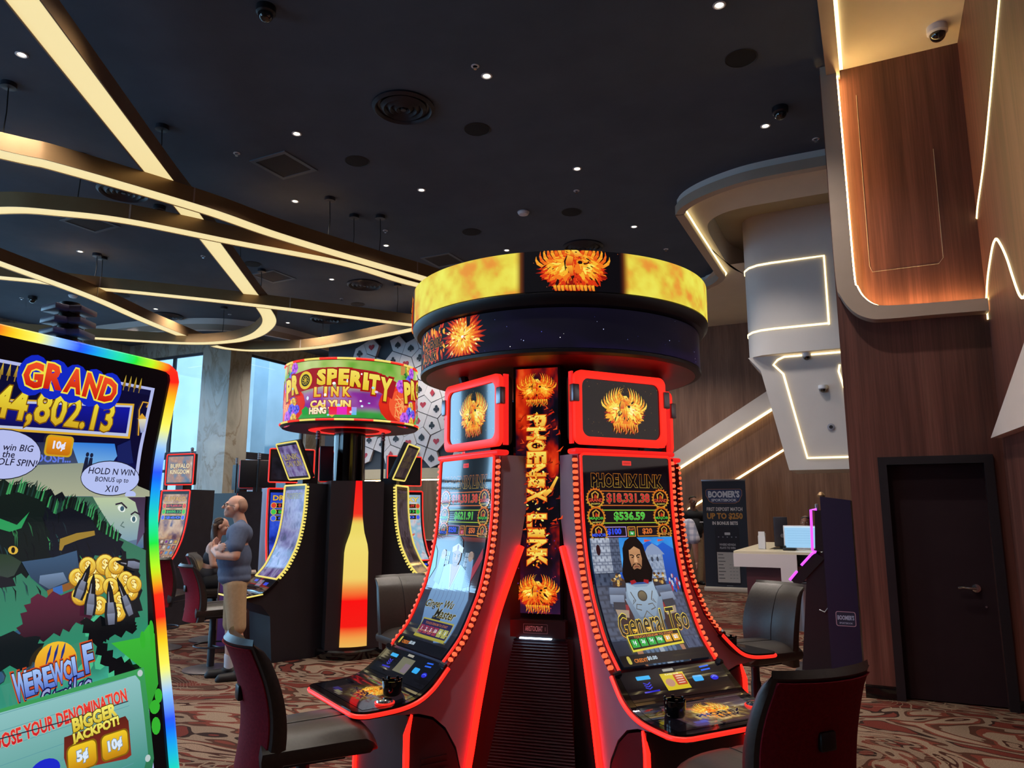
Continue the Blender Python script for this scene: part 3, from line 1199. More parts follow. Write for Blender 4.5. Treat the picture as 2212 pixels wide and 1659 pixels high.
# ---- walls behind the viewer close the room
b = MB()
b.box(-18.2, 1.3, -5.4, -5.2, 5.2, H)
b.box(-18.2, 1.3, -5.4, -5.2, 0, 0.3)
for x0, x1 in ((-18.2, -17.4), (-13.2, -12.4), (-8.2, 1.3)):
    b.box(x0, x1, -5.4, -5.2, 0.3, 5.2)
struct('wall_rear', b, WOOD3)
b = MB()
for x0, x1 in ((-17.4, -13.2), (-12.4, -8.2)):
    b.box(x0, x1, -5.30, -5.292, 0.3, 5.2)
struct('window_rear_added', b, GLASS, 0)  # unseen rear windows, added to let in more daylight
b = MB()
b.box(0.99, 1.3, -5.2, 2.0, 0, 5.9)
struct('wall_rear_side', b, WOOD)
# far side closing behind the tray
b = MB()
b.box(4.0, 4.2, 7.5, 17.6, 0, 6.5)
b.box(1.3, 4.2, 7.45, 7.65, 0, 6.5)
struct('wall_desk', b, WOOD2)
b = MB()
b.box(-2.3, 4.2, 9.15, 9.3, 6.02, 6.5)
b.box(-0.06, 4.2, 7.45, 9.3, 6.03, 6.2)
b.box(-18.2, -2.2, 13.80, 13.86, 6.2, 6.6)
struct('ceiling_edge', b, CEIL)
# white tray strip along the entry, with taupe rim
ent = [tuple(p) for p in catmull([(-18.0, 11.2), (-16.2, 11.25), (-14.6, 11.5), (-13.3, 12.1), (-12.7, 13.2), (-12.6, 14.6), (-12.6, 16.3)], 6)]
b = MB()
b.strip([[(x, y, 6.0) for x, y in ent], [(x, y, 5.86) for x, y in ent]])
struct('trim_25', b, WHITEP)
b = MB()
b.strip([[(x, y, 5.86) for x, y in ent], [(x, y, 5.72) for x, y in ent], [(x - 0.05, y + 0.1, 5.72) for x, y in ent]])
struct('trim_26', b, TAUPE)
b = MB()
b.strip([[(x - 0.05, y + 0.1, 5.74) for x, y in ent], [(x - 0.1, y + 0.16, 5.75) for x, y in ent]])
struct('trim_27', b, COVE)

# daylight portals in the windows, plus one added above the ground outside
for nm, axis, fixed, s, e in (('p7', 'r', -5.45, -17.4, -13.2), ('p8', 'r', -5.45, -12.4, -8.2), ('sky', 's', 0, 0, 0), ('p1', 'a', A2 + 0.3, -17.7, -15.2), ('p2', 'b', A1 - 0.3, 13.85, 15.9), ('p3', 'b', -18.25, -3.6, -0.6), ('p4', 'b', -18.25, 0.0, 3.1), ('p5', 'b', -18.25, 3.7, 6.9), ('p6', 'b', -18.25, 7.5, 11.8)):
    L = bpy.data.lights.new('daylight_portal', 'AREA')
    L.shape = 'RECTANGLE'
    L.size = e - s
    L.size_y = WZ1
    L.cycles.is_portal = True
    o = bpy.data.objects.new('daylight_portal', L)
    COL.objects.link(o)
    if axis == 'a':
        x, y = grid((s + e) / 2, fixed)
        d = Vector((SA, -CA, 0))
    elif axis == 's':
        x, y = grid(-20.5, 20.5)
        L.size, L.size_y = 13.0, 14.0
        d = Vector((0, 0, -1))
    elif axis == 'r':
        x, y = grid((s + e) / 2, fixed)
        d = Vector((-SA, CA, 0))
    else:
        x, y = grid(fixed, (s + e) / 2)
        d = Vector((CA, SA, 0))
    o.location = (x, y, WZ1 / 2 if axis != 's' else 8.0)
    o.rotation_euler = d.to_track_quat('-Z', 'Y').to_euler()
# ------------------------------------------------------------------ things on the ceiling
# downlights (world x, y)
def downlight(x, y, label, first=[None]):
    if first[0] is None:
        t = thing('downlight', label, 'downlight', (x, y, H), 0, 'recessed downlights in the dark ceiling')
        m1 = MB()
        m1.lathe([(0.034, -0.001), (0.056, -0.001), (0.058, -0.006), (0.044, -0.010), (0.034, -0.001)], 24)
        m1.build('trim_ring', PLASTIC_W, t)
        m2 = MB()
        m2.lathe([(0.0, -0.002), (0.034, -0.004)], 24)
        m2.build('lens', LAMP_WHITE, t)
        L = bpy.data.lights.new('downlight_beam', 'SPOT')
        L.energy = DOWNLIGHT_W
        L.color = (1.0, 0.90, 0.78)
        L.spot_size = R(115)
        L.spot_blend = 0.7
        L.shadow_soft_size = 0.05
        lo = bpy.data.objects.new('downlight_beam', L)
        COL.objects.link(lo)
        lo.location = (0, 0, -0.03)
        lo.parent = t
        first[0] = t
        return t
    t = copy_tree(first[0])
    t.location = (x, y, H)
    t['label'] = label
    return t


DL = [((-4.8, 6.59), 'lit downlight at the far left, beside the wide diagonal light beam'),
      ((-2.55, 8.13), 'lit downlight beyond the square vent, above the long straight beam'),
      ((-3.13, 10.07), 'lit downlight just above the crossing of two light beams'),
      ((1.83, 5.87), 'lit downlight at the very top of the ceiling, right of centre'),
      ((-0.26, 6.95), 'lit downlight beside a sprinkler, right of the large round diffuser'),
      ((2.94, 7.95), 'lit downlight under the black dome camera on the right'),
      ((0.85, 9.04), 'lit downlight in the open dark ceiling above the wide drum'),
      ((-1.26, 9.69), 'lit downlight alone between the beams and the pendant canopy'),
      ((1.92, 11.04), 'lit downlight nearest the curved white ceiling tray'),
      ((-0.09, 12.11), 'small downlight just above the top rim of the wide drum'),
      ((-2.12, 11.88), 'small downlight below a sprinkler at the end of the straight beam'),
      ((-3.48, 13.73), 'small downlight left of the mid round diffuser'),
      ((-7.44, 12.17), 'small downlight at far left under the curved light beam'),
      ((-7.89, 15.86), 'small downlight above the far left round diffuser'),
      ((-5.33, 17.08), 'tiny downlight in the far ceiling behind the curled beam end')]
for (x, y), lb in DL:
    downlight(x, y, lb)

def repeat(make, spots, name):
    root = None
    for (x, y), lb in spots:
        if root is None:
            root = make((x, y, H), lb)
        else:
            c = copy_tree(root)
            c.location = (x, y, H)
            c['label'] = lb


def mk_sprinkler(loc, lb):
    t = thing('sprinkler', lb, 'sprinkler', loc, 0, 'fire sprinklers')
    m = MB()
    m.lathe([(0.0, 0.0), (0.04, 0.0), (0.042, -0.006), (0.024, -0.010), (0.022, -0.004)], 20)
    m.build('escutcheon', PLASTIC_W, t)
    m = MB()
    m.tube([(0, 0, 0), (0, 0, -0.03)], 0.008, 8)
    m.lathe([(0.0, -0.032), (0.018, -0.032), (0.018, -0.036), (0.0, -0.036)], 14)
    m.build('deflector', CHROME, t)
    return t


repeat(mk_sprinkler, [((-0.37, 6.78), 'chrome sprinkler right beside a lit downlight, right of the large diffuser'),
                      ((-3.44, 8.62), 'chrome sprinkler just left of the near square vent'),
                      ((3.65, 8.26), 'chrome sprinkler at the right, beside the taupe fascia'),
                      ((0.9, 9.72), 'chrome sprinkler under the lone downlight above the wide drum'),
                      ((-2.02, 11.21), 'chrome sprinkler right of the low hanging cord canopy'),
                      ((-3.59, 15.06), 'chrome sprinkler beneath the mid round diffuser'),
                      ((-5.42, 12.41), 'chrome sprinkler seen through the triangle of light beams'),
                      ((-6.43, 16.33), 'chrome sprinkler by a canopy near the curled beam end'),
                      ((2.63, 12.06), 'chrome sprinkler at the edge of the curved white tray'),
                      ((-10.3, 15.0), 'chrome sprinkler at the far left beside a dome camera')], 'sprinkler')


def mk_speaker(loc, lb):
    t = thing('ceiling_speaker', lb, 'speaker', loc, 0, 'round black ceiling speakers')
    m = MB()
    m.lathe([(0.0, -0.006), (0.13, -0.006), (0.15, -0.004)], 32)
    m.build('grille', mat('speaker_mesh', '#17171c', rough=0.9), t)
    m = MB()
    m.lathe([(0.15, 0.0), (0.155, -0.005), (0.148, -0.008), (0.146, -0.004)], 32)
    m.build('rim', BLACKP, t)
    return t


repeat(mk_speaker, [((2.26, 6.65), 'round black speaker near the top right of the ceiling'),
                    ((-0.41, 8.03), 'round black speaker below right of the large round diffuser'),
                    ((-1.98, 8.83), 'round black speaker behind a thin hanging cord, right of the square vent'),
                    ((-0.65, 11.27), 'round black speaker left of the white smoke detector'),
                    ((0.89, 10.47), 'round black speaker right of the white smoke detector'),
                    ((-4.7, 12.83), 'round black speaker seen behind the sloping wide beam'),
                    ((-3.34, 15.48), 'small round speaker above the lower looped beam'),
                    ((-8.09, 14.82), 'small round speaker between the crossed beams on the left')], 'speaker')


def mk_diffuser(loc, lb):
    t = thing('air_diffuser', lb, 'air vent', loc, 0, 'round air diffusers')
    m = MB()
    m.lathe([(0.34, 0.0), (0.345, -0.02), (0.31, -0.045), (0.285, -0.02), (0.28, -0.001)], 40)
    m.build('outer_ring', DARKMETAL, t)
    for k, r in enumerate((0.235, 0.165, 0.095)):
        m = MB()
        m.lathe([(r, -0.002), (r + 0.02, -0.02), (r - 0.02, -0.05), (r - 0.045, -0.02), (r - 0.04, -0.002)], 36)
        m.build('cone_ring', DARKMETAL, t)
    m = MB()
    m.lathe([(0, -0.045), (0.03, -0.045), (0.035, -0.03), (0.0, -0.002)], 20)
    m.build('centre_cone', DARKMETAL, t)
    m = MB()
    m.lathe([(0, -0.001), (0.29, -0.001)], 30)
    m.build('neck', BLACKP, t)
    return t


repeat(mk_diffuser, [((-1.2, 7.54), 'large round stepped air diffuser, nearest and topmost on the ceiling'),
                     ((-5.42, 9.72), 'round stepped diffuser half hidden by the long straight beam'),
                     ((-2.91, 14.05), 'round stepped diffuser above the looped beam, left of the wide drum'),
                     ((-4.35, 16.72), 'small round diffuser above the drum sign with the red lantern'),
                     ((-7.9, 16.45), 'small round diffuser above the end of the thin diagonal beam'),
                     ((1.2, 11.93), 'round diffuser peeking over the top of the wide drum')], 'diffuser')


def mk_vent(loc, lb):
    t = thing('square_vent', lb, 'air vent', loc, ROT - R(1), 'square return vents')
    m = MB()
    s, q = 0.30, 0.245
    for x0, x1, y0, y1 in ((-s, s, -s, -q), (-s, s, q, s), (-s, -q, -q, q), (q, s, -q, q)):
        m.box(x0, x1, y0, y1, -0.012, 0.0)
    m.build('frame', mat('vent_frame', '#566070', rough=0.6), t)
    m = MB()
    m.box(-q, q, -q, q, -0.006, -0.001)
    m.build('mesh_panel', mat('vent_mesh', '#1c1b22', rough=0.8), t)
    return t


repeat(mk_vent, [((-2.95, 8.95), 'square dark vent, nearest one, beyond the crossing of the wide beams'),
                 ((-4.55, 13.55), 'square dark vent behind the sloping wide beam'),
                 ((-6.55, 10.9), 'square dark vent half hidden above the curved beam at left'),
                 ((-1.22, 12.62), 'square dark vent at the upper left rim of the wide drum')], 'vent')


def mk_camera(base_m, grp):
    def mk(loc, lb):
        t = thing('dome_camera', lb, 'security camera', loc, 0, grp)
        m = MB()
        m.lathe([(0.0, 0.0), (0.085, 0.0), (0.085, -0.06), (0.07, -0.075), (0.0, -0.075)], 28)
        m.build('housing', base_m, t)
        m = MB()
        m.lathe([(0.066 * math.cos(R(a)), -0.078 - 0.066 * math.sin(R(a))) for a in range(0, 91, 15)], 24)
        m.build('dome', SMOKE_DOME, t)
        return t
    return mk


repeat(mk_camera(BLACKP, 'black dome cameras'), [((-2.18, 5.90), 'black dome camera cut by the top edge, left of centre'),
                                                 ((2.97, 7.56), 'black dome camera on the dark ceiling at upper right'),
                                                 ((-10.0, 14.9), 'black dome camera at the far left above the stacked beacon'),
                                                 ((-5.17, 10.25), 'small black dome camera tucked between two light beams')], 'camera')
wc = mk_camera(PLASTIC_W, 'white dome cameras')
x, y = grid(0.80, 7.1)
r0 = wc((x, y, 5.9), 'white dome camera on the cream ceiling above the wood panel')
for (a, bb, z, lb, sc) in ((-0.82, 12.16, 4.02, 'white dome camera at the top of the white stair panel', 0.8), (-0.62, 12.2, 3.50, 'white dome camera in the middle of the white stair panel', 0.8)):
    c = copy_tree(r0)
    c.location = (*grid(a, bb), z)
    c.scale = (sc, sc, sc)
    c['label'] = lb
    c.rotation_euler = (0, 0, 0)
t = thing('recessed_sensor', 'small recessed sensor low on the white stair panel', 'sensor', (*grid(-0.55, 12.3), 2.86), ROT)
m = MB()
m.lathe([(0, 0), (0.05, 0), (0.055, 0.01), (0.03, 0.02), (0, 0.02)], 20, M=Matrix.Rotation(R(90), 4, 'X'))
m.build('rim', PLASTIC_G, t)
m = MB()
m.lathe([(0, 0.022), (0.028, 0.021)], 16, M=Matrix.Rotation(R(90), 4, 'X'))
m.build('lens', BLACKP, t)


def mk_smoke(loc, lb):
    t = thing('smoke_detector', lb, 'smoke detector', loc, 0, 'white smoke detectors')
    m = MB()
    m.lathe([(0, 0), (0.085, 0), (0.088, -0.02), (0.07, -0.05), (0.03, -0.062), (0, -0.063)], 28)
    m.build('cover', PLASTIC_W, t)
    m = MB()
    m.lathe([(0.091, -0.004), (0.091, -0.012), (0.088, -0.014)], 28)
    m.build('base_ring', PLASTIC_G, t)
    return t


repeat(mk_smoke, [((0.17, 10.45), 'white smoke detector between two round speakers above the wide drum'),
                  ((-9.1, 14.8), 'white smoke detector above the stacked grey beacon')], 'smoke')
t = thing('ceiling_slot', 'dark slot fitting in the cream ceiling at the top edge', 'ceiling fitting', (*grid(0.42, 5.75), 5.9), ROT)
m = MB()
m.rbox(-0.02, 0.02, -0.06, 0.06, -0.02, 0.0, 0.006)
m.build('housing', BLACKP, t)

# ------------------------------------------------------------------ suspended light ribbons
BH = 0.19


def ribbon(name, label, near, z_top_bottom, width, closed=False, cords=(), seams=()):
    """near: [(x, y, z)] along the edge facing the viewer (bottom edge); width is to the far side"""
    P = [np.array(p) for p in catmull(near, 8, closed)]
    N = len(P)
    far = []
    for i in range(N):
        t = (P[(i + 1) % N] - P[i - 1]) if closed else (P[min(i + 1, N - 1)] - P[max(i - 1, 0)])
        t[2] = 0
        t /= np.linalg.norm(t)
        nrm = np.array([-t[1], t[0], 0])
        w = width if not callable(width) else width(i / (N - 1))
        far.append(P[i] + nrm * w)
    o = thing(name, label, 'ceiling light', tuple(P[N // 2] + np.array([0, 0, BH])), 0, 'suspended bronze light ribbons')
    base = Vector(o.location)

    def L(p, dz=0.0, inset=0.0, q=None):
        v = Vector((p[0], p[1], p[2] + dz)) - base
        return tuple(v)
    t_ = 0.012
    m = MB()
    up = [0, 0, BH]
    m.strip([[L(p) for p in P], [L(p, BH) for p in P]], closed=False)
    m.strip([[L(p, BH) for p in P], [L(p, BH) for p in far]])
    m.strip([[L(p, BH) for p in far], [L(p) for p in far]])
    inn = [p + (f - p) * 0.045 for p, f in zip(P, far)]
    inf = [p + (f - p) * 0.955 for p, f in zip(P, far)]
    m.strip([[L(p) for p in P], [L(p) for p in inn], [L(p, 0.03) for p in inn]])
    m.strip([[L(p) for p in far], [L(p) for p in inf], [L(p, 0.03) for p in inf]])
    if not closed:
        for k in (0, -1):
            m.add([L(P[k]), L(P[k], BH), L(far[k], BH), L(far[k])], [(0, 1, 2, 3)])
    m.build('housing', BRONZE, o, 40)
    d = MB()
    d.strip([[L(p, 0.008) for p in inn], [L(p, 0.008) for p in inf]])
    d.build('diffuser', DIFFUSER, o, 40)
    for fr in seams:
        i = int(fr * (N - 1))
        q = MB()
        a, f = P[i], far[i]
        tt = (P[min(i + 1, N - 1)] - P[max(i - 1, 0)])
        tt /= np.linalg.norm(tt)
        a2 = a + tt * 0.02
        nn = -(f - a) / np.linalg.norm(f - a) * 0.004
        q.add([L(a + nn), L(a2 + nn), L(a2 + nn, BH), L(a + nn, BH)], [(0, 1, 2, 3)])
        q.build('joint_plate', TAUPE, o, None)
    for (x, y) in cords:
        # hang from a canopy; meet the ribbon at the nearest centre point
        C = [(p + f) / 2 for p, f in zip(P, far)]
        j = int(np.argmin([math.hypot(c[0] - x, c[1] - y) for c in C]))
        c = C[j]
        x, y = c[0], c[1]
        k = MB()
        k.lathe([(0, 0), (0.075, 0), (0.075, -0.05), (0.0, -0.055)], 24, M=Matrix.Translation(Vector((x, y, H)) - base))
        k.build('canopy', DARKMETAL, o)
        k = MB()
        p0, p1 = Vector((x, y, H - 0.05)) - base, Vector((c[0], c[1], c[2] + BH)) - base
        mid = (p0 + p1) / 2 + Vector((0.012, 0.0, 0))
        k.tube([p0, mid, p1], 0.006, 6)
        k.build('cord', PLASTIC_B, o)
    return o


def zz(pts, z):
    return [(x, y, z) for x, y in pts]


ribbon('light_ribbon', 'widest bronze light ribbon, running from the top left corner back and curling round', [(-3.31, 3.11, 5.39), (-3.55, 5.0, 5.39), (-3.7, 6.18, 5.39), (-3.92, 7.97, 5.39), (-4.02, 8.94, 5.39), (-4.17, 10.05, 5.39), (-4.48, 12.66, 5.36), (-4.49, 13.36, 5.3), (-4.58, 13.99, 5.24), (-4.86, 14.58, 5.21), (-5.34, 15.23, 5.2), (-6.04, 15.75, 5.2), (-7.14, 15.94, 5.2), (-8.95, 15.44, 5.2), (-10.59, 14.9, 5.2), (-13.05, 14.09, 5.2)], BH, 0.28, cords=[(-3.82, 7.99), (-4.61, 13.12), (-7.28, 11.35), (-6.19, 16.21)], seams=(0.33,))
ribbon('light_ribbon', 'long straight bronze light ribbon crossing in front of the widest one', [(-6.98, 5.66, 5.2), (-5.18, 6.98, 5.2), (-4.73, 7.31, 5.2), (-3.67, 8.41, 5.2), (-3.03, 9.27, 5.2), (-1.99, 10.43, 5.2), (-1.47, 10.95, 5.2), (-0.75, 11.75, 5.2)], BH, 0.26, cords=[(-2.38, 9.66), (-2.44, 11.02), (-5.4, 7.3)], seams=(0.42, 0.86))
ribbon('light_ribbon', 'arched bronze light ribbon under the long straight one', [(-7.9, 9.3, 5.2), (-7.1, 8.6, 5.2), (-6.15, 8.4, 5.2), (-5.53, 8.5, 5.2), (-4.8, 8.77, 5.2), (-3.74, 9.51, 5.2), (-2.43, 10.39, 5.2), (-1.63, 11.3, 5.2), (-1.05, 11.78, 5.2)], BH, 0.24, cords=[(-1.68, 9.9), (-5.5, 9.0)], seams=(0.5, 0.82))
ribbon('light_ribbon', 'diagonal bronze light ribbon running back above the rainbow-lit machine', [(-7.88, 8.49, 5.2), (-7.49, 10.35, 5.2), (-7.1, 12.21, 5.2), (-7.11, 14.22, 5.28), (-7.01, 16.31, 5.36)], BH, 0.25, cords=[(-6.57, 12.41)], seams=(0.5,))
ribbon('light_ribbon', 'slim bronze light ribbon running to the wide drum behind the others', [(-9.48, 11.2, 5.39), (-8.4, 11.65, 5.39), (-8.04, 11.8, 5.39), (-7.18, 12.17, 5.37), (-6.19, 12.29, 5.3), (-4.29, 12.76, 5.2), (-1.96, 14.05, 5.2), (-1.0, 14.55, 5.2)], BH, 0.26, cords=[(-7.47, 13.09), (-2.35, 14.3)], seams=(0.45, 0.74))
ribbon('light_ribbon', 'lowest looped bronze light ribbon above the drum sign with the red lantern', [(-6.52, 15.98, 5.2), (-6.31, 16.27, 5.2), (-5.76, 16.41, 5.2), (-4.32, 16.03, 5.2), (-2.0, 14.38, 5.2), (-1.15, 13.75, 5.2)], BH, 0.26, cords=[(-1.0, 12.04), (-4.0, 16.4)], seams=(0.55,))

# ------------------------------------------------------------------ curved slot machines of the wide drum tower
W2 = 0.33          # half width of a machine


def along(S, v0, v1, n, u, lift):
    return [S(u, v0 + (v1 - v0) * i / n, lift) for i in range(n + 1)]


def badge(c, cx, cy, r, word, wcol, sub, rnd):
    P = []
    for k in range(40):
        t = 2 * math.pi * k / 40
        rr = r * (1.0 + (0.16 if k % 2 else -0.02) * rnd.uniform(0.7, 1.2))
        P.append((cx + rr * math.cos(t), cy + rr * 1.12 * math.sin(t)))
    c.poly(P, ('#d06018', '#c8a030'))
    c.ell(cx, cy, r * 0.86, r * 0.98, '#14060a', 18)
    c.line([(cx - r * .35, cy), (cx - r * .4, cy - r * .5), (cx, cy - r * .8), (cx + r * .35, cy - r * .5), (cx + r * .25, cy)], r * 0.16, '#c89838')
    c.poly([(cx - r * .2, cy), (cx - r * .05, cy - r * .5), (cx + r * .2, cy - r * .25), (cx + r * .2, cy)], '#b83818')
    c.text(word, cx, cy + r * 0.22, r * 0.42, wcol, w=r * 1.75, bold=0.03, out=[('#1a1008', 0.03)])
    c.text(sub, cx, cy + r * 0.68, r * 0.24, '#d8c860', w=r * 1.1, bold=0.02)


def bricks(base, mortar, su, sv):
    def fn(U, V):
        r = np.floor(V / sv)
        x = U / su + 0.5 * (r % 2)
        e = np.minimum(np.abs(x - np.round(x)), np.abs(V / sv - np.round(V / sv)))
        n = fbm(U * 40, V * 40, 3)[..., None]
        a, b_ = np.array(lin(base)), np.array(lin(mortar))
        m = (e < 0.10)[..., None]
        return np.where(m, b_, a * (0.6 + 0.8 * n))
    return fn


def phoenix_face(c, kind):
    """c: canvas with v from the top of the glass downwards; the picture is 0.536 wide"""
    rnd = random.Random(11)
    w = 0.268
    c.rect(-0.292, 0.292, 0.0, 1.15, '#060408')
    c.rr(-0.03, 0.03, 0.022, 0.047, 0.003, '#e82418')
    for k in range(5):
        c.rect(-0.02 + 0.009 * k, -0.016 + 0.009 * k, 0.03, 0.04, '#7a0c08')
    c.rect(-w, w, 0.085, 1.14, '#0b080e')
    c.text('PHOENIX LINK', 0, 0.128, 0.072, '#0c0708', w=0.47, bold=0.035, out=[(('#d87820', '#e8c048'), 0.028), ('#100808', 0.012)])
    # grand meter
    for (v0, v1, cl) in ((0.186, 0.282, '#c86828'), (0.306, 0.392, '#98b838')):
        c.rect(-0.19, 0.20, v0, v0 + 0.006, cl)
        c.rect(-0.19, 0.20, v1 - 0.006, v1, cl)
        c.rect(-0.19, 0.20, v0 + 0.008, v1 - 0.008, '#120d14')
    c.text('$18,331.38', 0.0, 0.236, 0.068, ('#d83038', '#b01820'), w=0.285, bold=0.03, out=[('#a89048', 0.022)])
    c.text('$536.59' if kind == 'r' else '$621.91', 0.0, 0.349, 0.060, ('#58d050', '#30a838'), w=0.205, bold=0.03, out=[('#80a840', 0.02)])
    for (u0, u1, cl) in ((-0.19, -0.03, '#b090c8'), (0.04, 0.20, '#d08830'), (-0.022, 0.030, '#d09038')):
        c.rect(u0, u1, 0.412, 0.476, cl)
        c.rect(u0 + 0.005, u1 - 0.005, 0.417, 0.471, '#151018')
    c.text('$100' if kind == 'r' else '$250', -0.108, 0.444, 0.042, '#2848f8', w=0.088, bold=0.03, out=[('#6078ff', 0.012)])
    c.text('$20' if kind == 'r' else '$50', 0.108, 0.444, 0.040, '#d87030', w=0.066, bold=0.03, out=[('#a04818', 0.012)])
    c.text('PLAY', 0.004, 0.430, 0.014, '#d07838', w=0.034, bold=0.02)
    c.rr(-0.013, 0.021, 0.442, 0.468, 0.004, '#30a040' if kind == 'r' else '#c03050')
    c.text('2¢' if kind == 'r' else '1', 0.004, 0.455, 0.018, '#e8f8ff', bold=0.02)
    for sd in (-1, 1):
        badge(c, sd * 0.215, 0.235, 0.053, 'GRAND', '#d04830', 'JACKPOT', rnd)
        badge(c, sd * 0.215, 0.350, 0.053, 'MAJOR', '#48b840', 'JACKPOT', rnd)
    badge(c, -0.208, 0.452, 0.050, 'MINOR', '#3858e8', 'BONUS', rnd)
    badge(c, 0.222, 0.452, 0.046, 'MINI', '#c08038', 'BONUS', rnd)
    L = 1.135
    t0 = 0.482
    if kind == 'r':
        # sky, hills and stone towers
        c.off += 0.0002
        c.raster(-w, w, t0, L, 40, 50, lambda U, V: cramp((V - t0) / (L - t0), [(0, '#2a88e0'), (0.22, '#4aa0e8'), (0.3, '#2858c0'), (0.45, '#3a4a6a'), (0.7, '#38445c'), (1, '#14161f')]) * (0.75 + 0.5 * fbm(U * 25, V * 25, 9)[..., None]))
        c.poly([(0.0, t0 + .18), (0.05, t0 + .05), (0.1, t0 + .02), (0.16, t0 + .05), (0.2, t0 + .03), (w, t0 + .07), (w, t0 + .25), (0.0, t0 + .25)], ('#2060d0', '#2848a0'))
        c.raster(-w, -0.15, t0, t0 + .19, 30, 26, bricks('#a8b0c0', '#70788c', 0.035, 0.017))
        c.raster(-0.15, -0.09, t0, t0 + .19, 14, 26, bricks('#5a647c', '#3c4458', 0.03, 0.017))
        c.raster(-w, -0.11, t0 + .19, L - 0.1, 30, 40, bricks('#465066', '#2c3446', 0.06, 0.024))
        c.raster(0.17, w, t0 + .30, L - 0.05, 20, 40, bricks('#4a5470', '#303a52', 0.04, 0.02))
        c.ell(-0.225, t0 + .065, 0.013, 0.03, '#301418')
        c.raster(0.075, 0.185, t0 + .09, t0 + .25, 20, 24, bricks('#9aa8c0', '#7484a0', 0.03, 0.018))
        c.poly([(0.06, t0 + .10), (0.09, t0 + .055), (0.125, t0 + .035), (0.165, t0 + .06), (0.20, t0 + .10)], '#8898b8')
        c.ell(0.112, t0 + .125, 0.008, 0.014, '#404858')
        c.ell(0.148, t0 + .125, 0.008, 0.014, '#404858')
        for k in range(26):
            c.ell(0.19 + 0.075 * rnd.random(), t0 + .22 + .09 * rnd.random(), 0.006, 0.013, rnd.choice(['#b03040', '#4060c8', '#c0c4d8', '#303860']), 6, lift=k % 8 == 0)
        # flags
        c.poly([(0.075, t0 + .012), (0.125, t0 + .018), (0.075, t0 + .028)], '#d85040')
        c.poly([(0.165, t0 + .012), (0.215, t0 + .016), (0.165, t0 + .026)], '#d85040')
        warrior(c, t0, rnd)
        c.text('General Tso', 0.02, 0.952, 0.125, '#141008', w=0.44, rot=-0.05, bold=0.0, shear=0.25, out=[(('#f8e850', '#f0a828'), 0.030), ('#181208', 0.008)])
        bx = [(-0.175, 1.012), (0.155, 1.0), (0.155, 1.070), (-0.175, 1.082)]
        c.poly(bx, '#e0d038')
        c.poly([(-0.168, 1.018), (0.148, 1.006), (0.148, 1.064), (-0.168, 1.076)], '#201408')
        c.text('TOUCH DENOM TO START', -0.01, 1.022, 0.013, '#d88030', w=0.25, rot=-0.035, bold=0.02)
        for k, (s, cl) in enumerate((('1¢', '#30a840'), ('2¢', '#30a840'), ('5¢', '#30a840'), ('10¢', '#30a840'), ('$1', '#e0a828'), ('$2', '#e0a828'))):
            u = -0.140 + 0.052 * k
            v = 1.053 - 0.0019 * k
            c.poly([(u - .022, v - .017), (u + .022, v - .018), (u + .022, v + .016), (u - .022, v + .017)], cl)
            c.text(s, u, v, 0.022, '#f0f4ff', rot=-0.035, bold=0.03)
    else:
        c.raster(-w, w, t0, L, 40, 50, lambda U, V: cramp(np.clip((V - t0) / (L - t0) + 0.15 * (fbm(U * 14, V * 14, 4) - 0.5), 0, 1), [(0, '#24161a'), (0.2, '#1c2230'), (0.4, '#3c2024'), (0.6, '#343c50'), (1, '#1c1a20')]))
        c.rect(-w, w, t0 + 0.005, t0 + 0.03, ('#7a3020', '#4a1c18'))
        for k in range(3):
            for j in range(4):
                for sd in (-1, 1):
                    c.rect(sd * 0.125 - 0.042 + 0.022 * j, sd * 0.125 - 0.023 + 0.022 * j, t0 + .095 + .028 * k, t0 + .119 + .028 * k, '#90a4bc')
        c.poly([(-w, t0 + .06), (-0.235, t0 + .10), (-0.215, t0 + .2), (-w, t0 + .28)], '#1c7a60')
        c.poly([(0.16, t0 + .22), (w - .01, t0 + .06), (w, t0 + .12), (0.19, t0 + .26)], '#a03040')
        fighter(c, t0, L)
        c.text('Ginger Wu', -0.03, 0.90, 0.058, '#1c1a10', w=0.30, shear=0.3, bold=0.0, rot=-0.05, out=[('#b8a850', 0.03), ('#201c10', 0.006)])
        c.text('Master', 0.07, 0.945, 0.052, '#1c1a10', w=0.22, shear=0.3, bold=0.0, out=[('#b8a850', 0.03), ('#201c10', 0.006)])
        c.rect(-0.135, 0.20, 0.985, 1.080, '#a8a040')
        c.rect(-0.128, 0.193, 0.993, 1.072, '#26204c')
        c.text('TOUCH DENOM TO START', 0.03, 1.010, 0.014, '#b06838', w=0.24, bold=0.02)
        for k, (s, cl) in enumerate((('1', '#902c48'), ('2', '#902c48'), ('5', '#902c48'), ('10', '#902c48'), ('$', '#a8a858'), ('$', '#a8a858'))):
            u = -0.100 + 0.052 * k
            c.rect(u - .022, u + .022, 1.026, 1.066, cl)
            c.text(s, u, 1.046, 0.022, '#c8d8e8', bold=0.03)
    # credit line at the foot
    c.rect(-w, w, L - 0.045, L, '#0c0a10')
    c.text('CREDIT', -0.155, L - 0.022, 0.018, '#d87828', w=0.08, bold=0.03)
    c.text('$0.00', -0.085, L - 0.026, 0.020, '#c8dcec', w=0.06, bold=0.03)
    c.rr(-0.232, -0.212, L - 0.042, L - 0.008, 0.008, '#c8b850')


